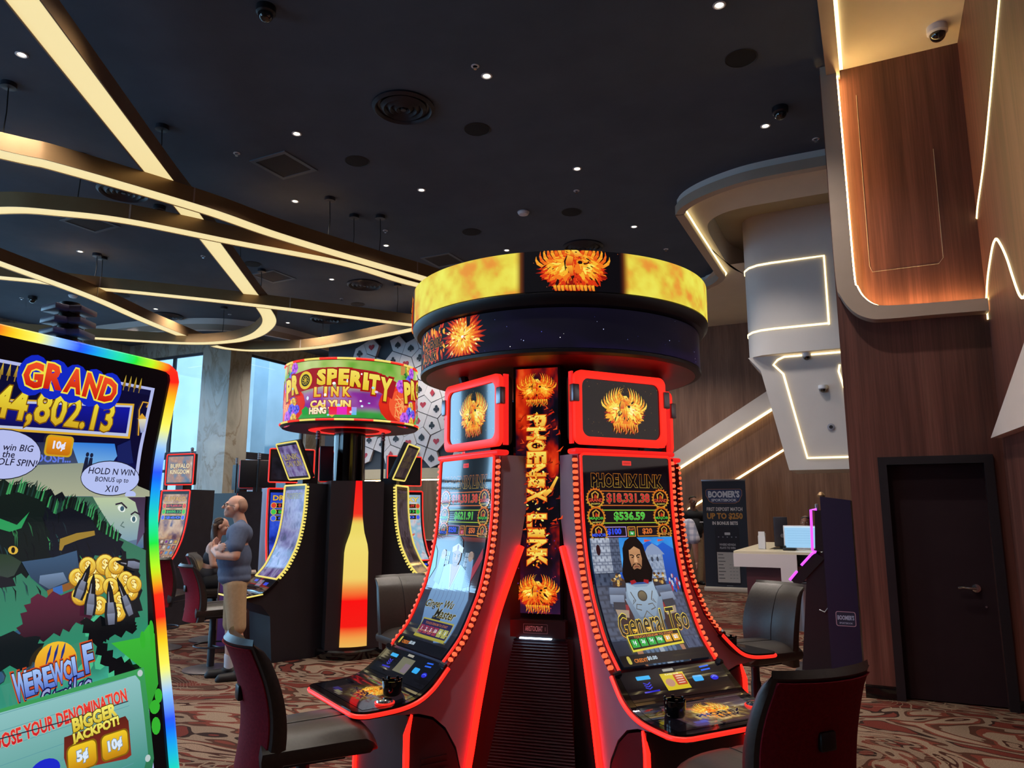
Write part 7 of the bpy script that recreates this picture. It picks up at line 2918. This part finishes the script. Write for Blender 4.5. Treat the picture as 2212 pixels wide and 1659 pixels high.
c.rect(-.02, .10, 2.08, 2.085, '#9094a0')
c.build('printed_offer', sh, PRINT)
# ------------------------------------------------------------------ people
def ball(bm, p, r, seg=14):
    M = Matrix.Translation(p) @ Matrix.Diagonal((r[0], r[1], r[2], 1)) if isinstance(r, (tuple, list)) else Matrix.Translation(p) @ Matrix.Scale(r, 4)
    bmesh.ops.create_uvsphere(bm, u_segments=seg, v_segments=seg // 2 + 2, radius=1, matrix=M)


def blob(name, parent, m, elems, voxel=0.009, smooth=6, label=None):
    """one continuous skin over tapered limbs and ellipsoids"""
    me = bpy.data.meshes.new(name)
    bm_all = bmesh.new()
    for e in elems:
        bm = bmesh.new()
        if e[0] == 'c':
            _, p0, p1, r0, r1 = e
            ball(bm, p0, r0)
            ball(bm, p1, r1)
            res = bmesh.ops.convex_hull(bm, input=bm.verts[:])
            bmesh.ops.delete(bm, geom=list({g for g in res['geom_interior'] + res['geom_unused'] if isinstance(g, bmesh.types.BMVert)}), context='VERTS')
        else:
            rot = e[3] if len(e) > 3 else (0, 0, 0)
            M = Matrix.Translation(e[1]) @ Matrix.Rotation(rot[2], 4, 'Z') @ Matrix.Rotation(rot[1], 4, 'Y') @ Matrix.Rotation(rot[0], 4, 'X') @ Matrix.Diagonal((*e[2], 1))
            bmesh.ops.create_uvsphere(bm, u_segments=20, v_segments=14, radius=1, matrix=M)
        tmp = bpy.data.meshes.new('tmp')
        bm.to_mesh(tmp)
        bm.free()
        bm_all.from_mesh(tmp)
        bpy.data.meshes.remove(tmp)
    bm_all.to_mesh(me)
    bm_all.free()
    o = bpy.data.objects.new(name, me)
    COL.objects.link(o)
    md = o.modifiers.new('skin', 'REMESH')
    md.mode = 'VOXEL'
    md.voxel_size = voxel
    sm = o.modifiers.new('soften', 'SMOOTH')
    sm.factor = 0.5
    sm.iterations = smooth
    dg = bpy.context.evaluated_depsgraph_get()
    dg.update()
    me2 = bpy.data.meshes.new_from_object(o.evaluated_get(dg))
    o.modifiers.clear()
    o.data = me2
    bpy.data.meshes.remove(me)
    me2.name = name
    me2.materials.clear()
    me2.materials.append(m)
    me2.shade_smooth()
    o.parent = parent
    if label:
        o['label'] = label
    return o


def chain(pts, rs):
    return [('c', pts[i], pts[i + 1], rs[i], rs[i + 1]) for i in range(len(pts) - 1)]


def head(c, tilt=0.0, s=1.0):
    """face towards -y; c is the head centre. returns skin elements"""
    Mt = Matrix.Translation(c) @ Matrix.Rotation(tilt, 4, 'X')

    def P(x, y, z):
        return tuple(Mt @ Vector((x * s, y * s, z * s)))
    return [('e', P(0, .012, .025), (.074 * s, .093 * s, .088 * s), (tilt, 0, 0)),
            ('e', P(0, -.02, -.04), (.060 * s, .070 * s, .070 * s), (tilt, 0, 0)),
            ('e', P(0, -.055, -.085), (.035 * s, .032 * s, .028 * s), (tilt, 0, 0)),
            ('e', P(0, -.082, .022), (.050 * s, .014 * s, .012 * s), (tilt, 0, 0)),
            ('c', P(0, -.088, .014), P(0, -.113, -.026), .009 * s, .014 * s),
            ('c', P(-.02, -.082, -.056), P(.02, -.082, -.056), .010 * s, .010 * s),
            ('c', P(-.016, -.080, -.070), P(.016, -.080, -.070), .011 * s, .011 * s),
            ('e', P(-.042, -.062, -.022), (.022 * s, .020 * s, .022 * s)),
            ('e', P(.042, -.062, -.022), (.022 * s, .020 * s, .022 * s)),
            ('e', P(-.079, .012, -.012), (.010 * s, .022 * s, .034 * s), (tilt, 0, 0)),
            ('e', P(.079, .012, -.012), (.010 * s, .022 * s, .034 * s), (tilt, 0, 0))], P


def eyes(parent, P, s=1.0):
    mb = MB()
    for sd in (-1, 1):
        bm = bmesh.new()
        ball(bm, P(sd * .030, -.083, .000), .0115 * s, 12)
        mb.bm(bm, mat('eye_white', '#cfc8c4', rough=.3))
        bm = bmesh.new()
        ball(bm, P(sd * .030, -.0915, .000), .0052 * s, 10)
        mb.bm(bm, mat('eye_iris', '#2a2018', rough=.2))
    return mb.build('eyes', mat('eye_white', '#cfc8c4', rough=.3), parent)


def glasses(parent, P, frame_m, tint=False):
    mb = MB()
    for sd in (-1, 1):
        ctr = (sd * .033, -.104, .0)
        pts = [P(ctr[0] + .026 * math.cos(a), ctr[1] + .004 * abs(math.cos(a)), ctr[2] + .019 * math.sin(a)) for a in np.linspace(0, 2 * math.pi, 16)[:-1]]
        mb.tube(pts, .0022, 5, closed=True)
        mb.tube([P(sd * .058, -.100, .006), P(sd * .078, -.05, .008), P(sd * .083, .015, .004)], .0026, 5)
    mb.tube([P(-.008, -.106, .006), P(.008, -.106, .006)], .0022, 5)
    return mb.build('glasses', frame_m, parent)


def hand(wrist, d, palm_n, s=1.0, curl=0.4, side=1):
    """palm and five separate fingers; d points from wrist to finger tips, palm_n out of the palm"""
    d, n = Vector(d).normalized(), Vector(palm_n).normalized()
    x = d.cross(n).normalized() * side
    w = Vector(wrist)
    el = [('c', tuple(w), tuple(w + d * .03 * s), .024 * s, .026 * s)]
    for k, off in enumerate((-.030, -.010, .010, .030)):
        b0 = w + d * .03 * s + x * off * .8 * s
        b1 = w + d * .085 * s + x * off * s
        el.append(('c', tuple(b0), tuple(b1), .015 * s, .011 * s))
        ln = (.066, .078, .074, .058)[k] * s
        k1 = b1 + (d * math.cos(curl * .6) + n * math.sin(curl * .6)) * ln * .45 + x * off * .15
        k2 = k1 + (d * math.cos(curl * 1.4) + n * math.sin(curl * 1.4)) * ln * .32
        k3 = k2 + (d * math.cos(curl * 2.1) + n * math.sin(curl * 2.1)) * ln * .25
        el += chain([tuple(b1), tuple(k1), tuple(k2), tuple(k3)], [.0102 * s, .0095 * s, .0085 * s, .0072 * s])
    tb = w + d * .025 * s - x * .028 * s
    t1 = tb + (d * .6 - x * .8 + n * .2).normalized() * .036 * s
    t2 = t1 + (d * .9 - x * .35 + n * .2).normalized() * .030 * s
    el += chain([tuple(tb), tuple(t1), tuple(t2)], [.015 * s, .0115 * s, .009 * s])
    return el


# ---- man with folded arms
t = thing('person', 'standing balding man with glasses, folded arms, blue-grey shirt and khaki shorts', 'person', (-2.71, 7.50, 0), R(-72))
hd, P = head((0.0, -.055, 1.635), R(-10), 1.02)
HIP = .90
skin = list(hd)
skin += [('c', (0, .02, 1.43), (0, -.025, 1.56), .062, .058), ('e', (0, .0, 1.36), (.17, .11, .12)), ('e', (0, -.02, 1.15), (.165, .135, .2)), ('e', (0, -.01, .98), (.16, .13, .13))]
# legs
for s in (-1, 1):
    y = -.05 if s < 0 else .06
    skin += chain([(s * .085, 0, .90), (s * .10, y * .4 - .01, .50), (s * .10, y * .6 + .01, .36), (s * .10, y + .02, .10), (s * .10, y + .02, .06)], [.085, .062, .060, .038, .036])
    skin += [('c', (s * .10, y + .02, .05), (s * .11, y - .12, .035), .036, .03)]
# arms: left arm (near the viewer) and right arm folded over the chest
skin += chain([(.19, .0, 1.40), (.245, -.02, 1.17), (.12, -.17, 1.17), (-.05, -.235, 1.21)], [.056, .046, .040, .028])
skin += hand((-.065, -.238, 1.215), (-.75, .05, .75), (0.2, .8, .2), .92, .35, 1)
skin += chain([(-.19, .0, 1.40), (-.225, -.08, 1.18), (-.08, -.205, 1.225), (.08, -.185, 1.235)], [.056, .046, .042, .030])
skin += hand((.095, -.18, 1.235), (.9, .25, .15), (-.1, .8, .1), .9, .5, -1)
body = blob('body', t, SKIN, skin, .0075, 4)
eyes(body, P)
glasses(body, P, PLASTIC_B)
SHIRT = noisy('blue_grey_jersey', '#4a5672', '#535f7c', 40, .85, bmp=.1)
shirt = [('e', (0, .0, 1.37), (.192, .128, .115)), ('e', (0, -.035, 1.14), (.185, .165, .19)), ('e', (0, -.025, 1.00), (.188, .160, .13)), ('c', (-.07, .01, 1.455), (.07, .01, 1.455), .055, .055)]
for s in (-1, 1):
    shirt += chain([(s * .16, .005, 1.40), (s * .222, -.02, 1.26)], [.094, .078])
    shirt += [('e', (s * .05, -.02, .945), (.14, .155, .075))]
blob('shirt', t, SHIRT, shirt, .010, 5)
KH = noisy('khaki', '#a08464', '#ac9070', 30, .85, bmp=.1)
sh = [('e', (0, -.01, .93), (.168, .145, .10))]
for s in (-1, 1):
    y = -.05 if s < 0 else .06
    sh += chain([(s * .088, -.01, .88), (s * .103, y * .3 - .005, .66), (s * .106, y * .45, .50)], [.112, .096, .090])
blob('shorts', t, KH, sh, .010, 4)
for s in (-1, 1):
    y = -.05 if s < 0 else .06
    blob('sock', t, mat('white_sock', '#c8c4cc', rough=.9), chain([(s * .10, y + .018, .20), (s * .10, y + .02, .06)], [.047, .044]), .007, 2)
    blob('shoe', t, mat('black_shoe', '#1c191c', rough=.6), [('c', (s * .10, y + .05, .045), (s * .113, y - .15, .035), .045, .038), ('e', (s * .10, y + .015, .07), (.047, .06, .035)), ('c', (s * .10, y + .06, .022), (s * .115, y - .17, .02), .03, .03)], .007, 3)
hair = [('e', (0, .004, 1.640), (.0805, .060, .072)), ('e', (0, -.012, 1.672), (.076, .066, .058))]
blob('hair', t, mat('cropped_hair', '#a07c6a', rough=.8), hair, .008, 3)

# ---- woman sitting behind him, sunglasses on her head
t = thing('person', 'woman with long brown hair and sunglasses on her head, sitting behind the standing man', 'person', (-3.78, 9.65, 0), R(100))
hd, P = head((0.0, -.06, 1.40), R(12), .93)
sk = hd + [('c', (0, .0, 1.20), (0, -.03, 1.33), .05, .046), ('e', (0, .02, 1.10), (.15, .095, .12)), ('e', (0, .04, .90), (.13, .10, .2)), ('e', (0, .04, .74), (.16, .14, .10))]
for s in (-1, 1):
    sk += chain([(s * .155, .02, 1.15), (s * .20, -.02, .93), (s * .13, -.22, .90)], [.048, .038, .028])
    sk += hand((s * .125, -.24, .90), (-s * .2, -1, 0), (0, 0, -1), .85, .4, s)
    sk += chain([(s * .09, .02, .72), (s * .10, -.38, .70), (s * .10, -.36, .30), (s * .10, -.40, .26)], [.085, .062, .045, .04])
bd = blob('body', t, SKIN, sk, .010, 4)
eyes(bd, P, .93)
blob('top', t, mat('dark_top', '#2a2a34', rough=.8), [('e', (0, .03, 1.00), (.155, .115, .13)), ('e', (0, .04, .80), (.165, .14, .13))], .012, 4)
HB = noisy('brown_hair', '#2e1c14', '#4a2e20', 60, .5)
blob('hair', t, HB, [('e', (0, -.028, 1.432), (.078, .090, .082)), ('c', (-.07, .02, 1.40), (-.085, -.02, 1.10), .035, .03), ('c', (.07, .02, 1.40), (.085, -.02, 1.10), .035, .03), ('e', (0, .035, 1.30), (.07, .035, .14))], .010, 3)
mb = MB()
for s in (-1, 1):
    mb.lathe([(0, 0), (.026, 0), (.028, .004), (0, .008)], 16, M=Matrix.Translation((s * .033, -.075, 1.485)) @ Matrix.Rotation(R(60), 4, 'X'))
mb.tube([(-.06, -.06, 1.49), (-.085, .03, 1.44)], .003, 5)
mb.tube([(.06, -.06, 1.49), (.085, .03, 1.44)], .003, 5)
mb.build('sunglasses', GLOSSBLACK, t)
blob('trousers', t, mat('black_trousers', '#17161c', rough=.8), [e for s in (-1, 1) for e in chain([(s * .09, .03, .72), (s * .10, -.38, .70), (s * .10, -.36, .28)], [.105, .078, .06])], .012, 3)
blob('shoes', t, mat('black_shoe', '#1c191c', rough=.6), [('c', (s * .10, -.36, .27), (s * .10, -.48, .255), .04, .032) for s in (-1, 1)], .009, 2)

# ---- attendant in a black polo by the banner
t = thing('person', 'man in a black polo and khaki trousers with glasses, standing left of the banner', 'person', (*grid(-3.70, 16.75), 0), R(12))
hd, P = head((0, -.04, 1.80), R(4), 1.05)
sk = hd + [('c', (0, .0, 1.56), (0, -.02, 1.72), .065, .06), ('e', (0, .0, 1.48), (.2, .12, .13)), ('e', (0, -.02, 1.2), (.18, .15, .25))]
for s in (-1, 1):
    sk += chain([(s * .22, .0, 1.50), (s * .29, .05, 1.22), (s * .18, .13, 1.02)], [.06, .046, .032])
    sk += hand((s * .16, .14, 1.01), (-s * 1, .1, -.2), (0, -1, 0), .95, .5, s)
    sk += chain([(s * .10, 0, .95), (s * .11, 0, .5), (s * .11, .02, .08)], [.09, .06, .04])
bd = blob('body', t, SKIN_D, sk, .011, 4)
eyes(bd, P, 1.05)
glasses(bd, P, PLASTIC_B)
POLO = noisy('black_polo', '#15151b', '#1a1a22', 30, .8)
blob('polo_shirt', t, POLO, [('e', (0, .0, 1.49), (.22, .14, .12)), ('e', (0, -.03, 1.22), (.205, .175, .24)), ('c', (-.08, .0, 1.58), (.08, .0, 1.58), .05, .05), ('e', (0, -.01, 1.05), (.19, .16, .10))] + [('c', (s * .20, .0, 1.50), (s * .275, .03, 1.30), .09, .08) for s in (-1, 1)], .012, 4)
mb = MB()
mb.box(.06, .14, -.205, -.195, 1.335, 1.36)
mb.build('name_badge', PLASTIC_W, t)
blob('trousers', t, KH, [('e', (0, 0, .97), (.185, .155, .09))] + [e for s in (-1, 1) for e in chain([(s * .10, 0, .92), (s * .115, 0, .5), (s * .115, .02, .10)], [.115, .088, .072])], .012, 3)
blob('hair', t, mat('black_hair', '#100d0d', rough=.5), [('e', (0, -.005, 1.850), (.083, .090, .075)), ('e', (0, -.07, 1.885), (.066, .036, .028))], .010, 3)
for s in (-1, 1):
    blob('shoe', t, mat('black_shoe', '#1c191c', rough=.6), [('c', (s * .115, .05, .045), (s * .12, -.15, .035), .048, .04)], .010, 2)

# ---- man in a plaid shirt seen from behind
t = thing('person', 'man in a pale plaid short-sleeved shirt, half hidden behind the warrior machine', 'person', (2.38, 10.9, 0), R(150))
hd, P = head((0, -.05, 1.68), R(8), 1.0)
sk = hd + [('c', (0, .0, 1.44), (0, -.03, 1.60), .062, .058), ('e', (0, .0, 1.38), (.19, .115, .12)), ('e', (0, -.02, 1.12), (.17, .14, .22))]
for s in (-1, 1):
    sk += chain([(s * .20, .0, 1.40), (s * .27, .02, 1.14), (s * .25, -.08, .90)], [.056, .045, .03])
    sk += hand((s * .25, -.09, .88), (0, -.25, -1), (-s, 0, 0), .95, .4, s)
    sk += chain([(s * .09, 0, .9), (s * .10, 0, .48), (s * .10, .02, .08)], [.085, .06, .04])
blob('body', t, SKIN, sk, .011, 4)


def make_plaid():
    m = mat('plaid_cotton', '#a8a4b0', rough=.85)
    nt, nd, ln, p = nodes_of(m)
    v = coords(nd, ln, (1, 1, 1))
    sp = nd.new('ShaderNodeSeparateXYZ')
    ln.new(v, sp.inputs[0])
    outs = []
    for ax, fq in (('X', 11.0), ('Z', 11.0)):
        mu = nd.new('ShaderNodeMath')
        mu.operation = 'MULTIPLY'
        mu.inputs[1].default_value = fq
        ln.new(sp.outputs[ax], mu.inputs[0])
        f = nd.new('ShaderNodeMath')
        f.operation = 'FRACT'
        ln.new(mu.outputs[0], f.inputs[0])
        g = nd.new('ShaderNodeMath')
        g.operation = 'GREATER_THAN'
        g.inputs[1].default_value = .62
        ln.new(f.outputs[0], g.inputs[0])
        outs.append(g.outputs[0])
    a1 = mix(nd, ln, outs[0], lin('#b4aebb'), lin('#8e90a4'))
    k = nd.new('ShaderNodeMath')
    k.operation = 'MULTIPLY'
    k.inputs[1].default_value = .5
    ln.new(outs[1], k.inputs[0])
    a2 = mix(nd, ln, k.outputs[0], a1, lin('#6c7490'))
    ln.new(a2, p.inputs['Base Color'])
    return m


blob('plaid_shirt', t, make_plaid(), [('e', (0, .0, 1.39), (.215, .135, .11)), ('e', (0, -.03, 1.12), (.20, .17, .23)), ('c', (-.08, .0, 1.46), (.08, .0, 1.46), .05, .05), ('e', (0, -.01, .94), (.185, .155, .10))] + [('c', (s * .19, .0, 1.40), (s * .26, .02, 1.20), .085, .085) for s in (-1, 1)], .012, 4)
blob('trousers', t, mat('dark_jeans', '#23262f', rough=.8), [('e', (0, 0, .90), (.175, .15, .09))] + [e for s in (-1, 1) for e in chain([(s * .095, 0, .86), (s * .105, 0, .48), (s * .105, .02, .10)], [.11, .085, .07])], .012, 3)
blob('hair', t, mat('grey_hair', '#5c5652', rough=.6), [('e', (0, -.012, 1.722), (.080, .090, .072))], .010, 3)
for s in (-1, 1):
    blob('shoe', t, mat('black_shoe', '#1c191c', rough=.6), [('c', (s * .105, .05, .045), (s * .11, -.15, .035), .046, .038)], .010, 2)

# ---- clerk sitting behind the desk
t = thing('person', 'dark-haired clerk sitting behind the desk with the bright screen', 'person', (*grid(-1.08, 13.3), 0), R(-30))
hd, P = head((0, -.04, 1.40), R(-2), 1.0)
sk = hd + [('c', (0, .0, 1.17), (0, -.02, 1.32), .062, .056), ('e', (0, .0, 1.10), (.19, .11, .12)), ('e', (0, .0, .85), (.16, .12, .25)), ('e', (0, .0, .62), (.17, .15, .12))]
for s in (-1, 1):
    sk += chain([(s * .20, .0, 1.12), (s * .25, -.06, .90), (s * .14, -.26, 1.04)], [.055, .044, .03])
    sk += hand((s * .13, -.28, 1.05), (-s * .3, -1, 0), (0, 0, -1), .95, .4, s)
    sk += chain([(s * .09, .0, .58), (s * .10, -.42, .56), (s * .10, -.40, .08)], [.09, .065, .045])
bd = blob('body', t, SKIN_D, sk, .011, 4)
eyes(bd, P)
blob('shirt', t, POLO, [('e', (0, .0, 1.10), (.21, .13, .11)), ('e', (0, .0, .86), (.185, .15, .25)), ('c', (-.07, .0, 1.18), (.07, .0, 1.18), .05, .05)] + [('c', (s * .19, .0, 1.12), (s * .24, -.04, .96), .08, .07) for s in (-1, 1)], .012, 4)
blob('hair', t, mat('black_hair', '#100d0d', rough=.5), [('e', (0, -.008, 1.442), (.080, .086, .072)), ('e', (0, -.065, 1.475), (.062, .034, .026))], .010, 3)
blob('trousers', t, mat('black_trousers', '#17161c', rough=.8), [('e', (0, .0, .60), (.18, .16, .11))] + [e for s in (-1, 1) for e in chain([(s * .09, .0, .58), (s * .10, -.42, .56), (s * .10, -.40, .09)], [.105, .08, .06])], .012, 3)
t = thing('office_chair', 'black office chair under the clerk behind the desk', 'chair', (*grid(-1.08, 13.3), 0), R(-30))
m = MB()
m.rbox(-.24, .24, -.24, .24, .38, .47, .03)
m.build('seat', PLASTIC_B, t)
m = MB()
m.rbox(-.21, .21, .19, .24, .55, .98, .02)
m.build('backrest', PLASTIC_B, t)
m = MB()
m.tube([(0, 0, .06), (0, 0, .38)], .03, 10)
for k in range(5):
    a = 2 * math.pi * k / 5
    m.tube([(0, 0, .07), (.27 * math.cos(a), .27 * math.sin(a), .03)], .02, 6)
m.build('base', DARKMETAL, t)
# ------------------------------------------------------------------ wall of playing-card tiles (five-sided tiles that fit together)
mt = thing('card_mural', 'wall panel of five-sided white playing-card tiles with red and black suits', 'wall art', (*grid(-9.0, 13.6), 0), ROT)
CARDW = mat('card_white', '#c9c3c6', rough=.55)
CARDR = mat('card_red', '#a8283a', rough=.5)
CARDB = mat('card_black', '#17181f', rough=.5)


def suit(kind, s):
    P = []
    if kind == 'd':
        P = [[(0, s), (.75 * s, 0), (0, -s), (-.75 * s, 0)]]
    elif kind in 'hs':
        Q = []
        for k in range(33):
            a = math.pi * 2 * k / 32
            x = .95 * math.sin(a) ** 3
            y = (13 * math.cos(a) - 5 * math.cos(2 * a) - 2 * math.cos(3 * a) - math.cos(4 * a)) / 17
            Q.append((x * s, (y if kind == 'h' else -y) * s))
        P = [Q[:-1]]
        if kind == 's':
            P.append([(0, -.3 * s), (.3 * s, -1.05 * s), (-.3 * s, -1.05 * s)])
    else:
        for cx, cy in ((0, .5), (-.48, -.18), (.48, -.18)):
            P.append([((cx + .44 * math.cos(2 * math.pi * k / 16)) * s, (cy + .44 * math.sin(2 * math.pi * k / 16)) * s) for k in range(16)])
        P.append([(0, .3 * s), (.28 * s, -1.05 * s), (-.28 * s, -1.05 * s)])
    return P


U = 0.50          # lattice size
DL_ = 0.27
rnd = random.Random(12)
RO = R(45)
kinds = 'dshc'
n_t = 0
for i in range(-11, 12):
    for j in range(-11, 12):
        for ax in (0, 1):
            # pentagon around the lattice edge from (i, j): vertical edge if ax == 0, horizontal if ax == 1
            if ax == 0:
                lc, rc = (i - .5, j + .5), (i + .5, j + .5)
                lh = (int(lc[0] - .5) + int(lc[1] - .5)) % 2 == 0
                if lh:
                    P = [(i, j), (rc[0], rc[1] - DL_), (rc[0], rc[1] + DL_), (i, j + 1), (lc[0] + DL_, lc[1])]
                else:
                    P = [(i, j), (rc[0] - DL_, rc[1]), (i, j + 1), (lc[0], lc[1] + DL_), (lc[0], lc[1] - DL_)]
            else:
                bc, tc = (i + .5, j - .5), (i + .5, j + .5)
                bh = (int(bc[0] - .5) + int(bc[1] - .5)) % 2 == 0
                if bh:
                    P = [(i, j), (bc[0] - DL_, bc[1]), (bc[0] + DL_, bc[1]), (i + 1, j), (tc[0], tc[1] - DL_)]
                else:
                    P = [(i, j), (bc[0], bc[1] + DL_), (i + 1, j), (tc[0] + DL_, tc[1]), (tc[0] - DL_, tc[1])]
            cx, cy = sum(p[0] for p in P) / 5, sum(p[1] for p in P) / 5
            Q = []
            for x, y in P:
                x, y = cx + (x - cx) * .955, cy + (y - cy) * .955
                Q.append(((x * math.cos(RO) - y * math.sin(RO)) * U, (x * math.sin(RO) + y * math.cos(RO)) * U + 4.0))
            mx, mz = sum(p[0] for p in Q) / 5, sum(p[1] for p in Q) / 5
            lim = 1.44 - (0.32 if int(abs(mx) * 1.7) % 2 else 0)
            if not (-1.75 < mx < 1.75 and abs(mz - 3.98) < lim):
                continue
            n_t += 1
            m = MB()
            t0, t1 = rnd.uniform(.03, .06), rnd.uniform(.06, .10)
            fr_, bk_ = [], []
            for x, z in Q:
                d = -(t0 + (t1 - t0) * (.5 + .5 * math.sin(3 * x + 2 * z)))
                fr_.append((x, d, z))
                bk_.append((x, -.002, z))
            m.add(fr_ + bk_, [(0, 1, 2, 3, 4)] + [(k, (k + 1) % 5, 5 + (k + 1) % 5, 5 + k) for k in range(5)], CARDW)
            kd = kinds[(i * 2 + j * 3 + ax + rnd.randint(0, 1)) % 4]
            ctr = Vector((mx, sum(p[1] for p in fr_) / 5, mz))
            for poly in suit(kd, .082):
                k0 = len(poly)
                vs = [(mx + p[0], min(q[1] for q in fr_) - .004, mz + p[1]) for p in poly]
                tr = tessellate_polygon([[Vector((p[0], p[1], 0)) for p in poly]])
                m.add(vs, [tuple(x_) for x_ in tr], CARDR if kd in 'dh' else CARDB)
            m.build('card_tile', CARDW, mt, None)
# ------------------------------------------------------------------ fill spots without fixtures, added near and far to brighten the room
def lamp(a, b_, z, watts, col=(1.0, 0.92, 0.82), spread=120):
    L = bpy.data.lights.new('fill_spot', 'SPOT')
    L.energy = watts
    L.color = col
    L.spot_size = R(spread)
    L.spot_blend = 0.8
    L.shadow_soft_size = 0.12
    o = bpy.data.objects.new('fill_spot', L)
    COL.objects.link(o)
    x, y = grid(a, b_)
    o.location = (x, y, z)


for a, b_ in ((-10.8, 12.2), (-9.2, 12.2), (-7.6, 12.2), (-12.6, 10.4), (-13.0, 14.2), (-15.5, 11.4), (-9.0, 18.4), (-12.0, 18.4)):
    lamp(a, b_, 5.9, 320)
for a, b_ in ((-0.6, 15.6), (-3.2, 15.6), (1.6, 14.6), (-4.6, 15.9)):
    lamp(a, b_, 5.85, 190)
for a, b_ in ((-1.2, 8.6), (-1.4, 10.6)):
    lamp(a, b_, 5.95, 160)
for x, y in ((-1.6, 4.6), (0.9, 4.3), (-3.6, 3.4), (-0.4, 2.0), (-3.0, 5.6), (-6.0, 8.5), (-6.6, 5.6), (-1.0, 16.0), (-5.0, 14.4)):
    lamp(x * CA + y * SA, -x * SA + y * CA, 5.95, DOWNLIGHT_W, (1.0, 0.90, 0.78), 115)
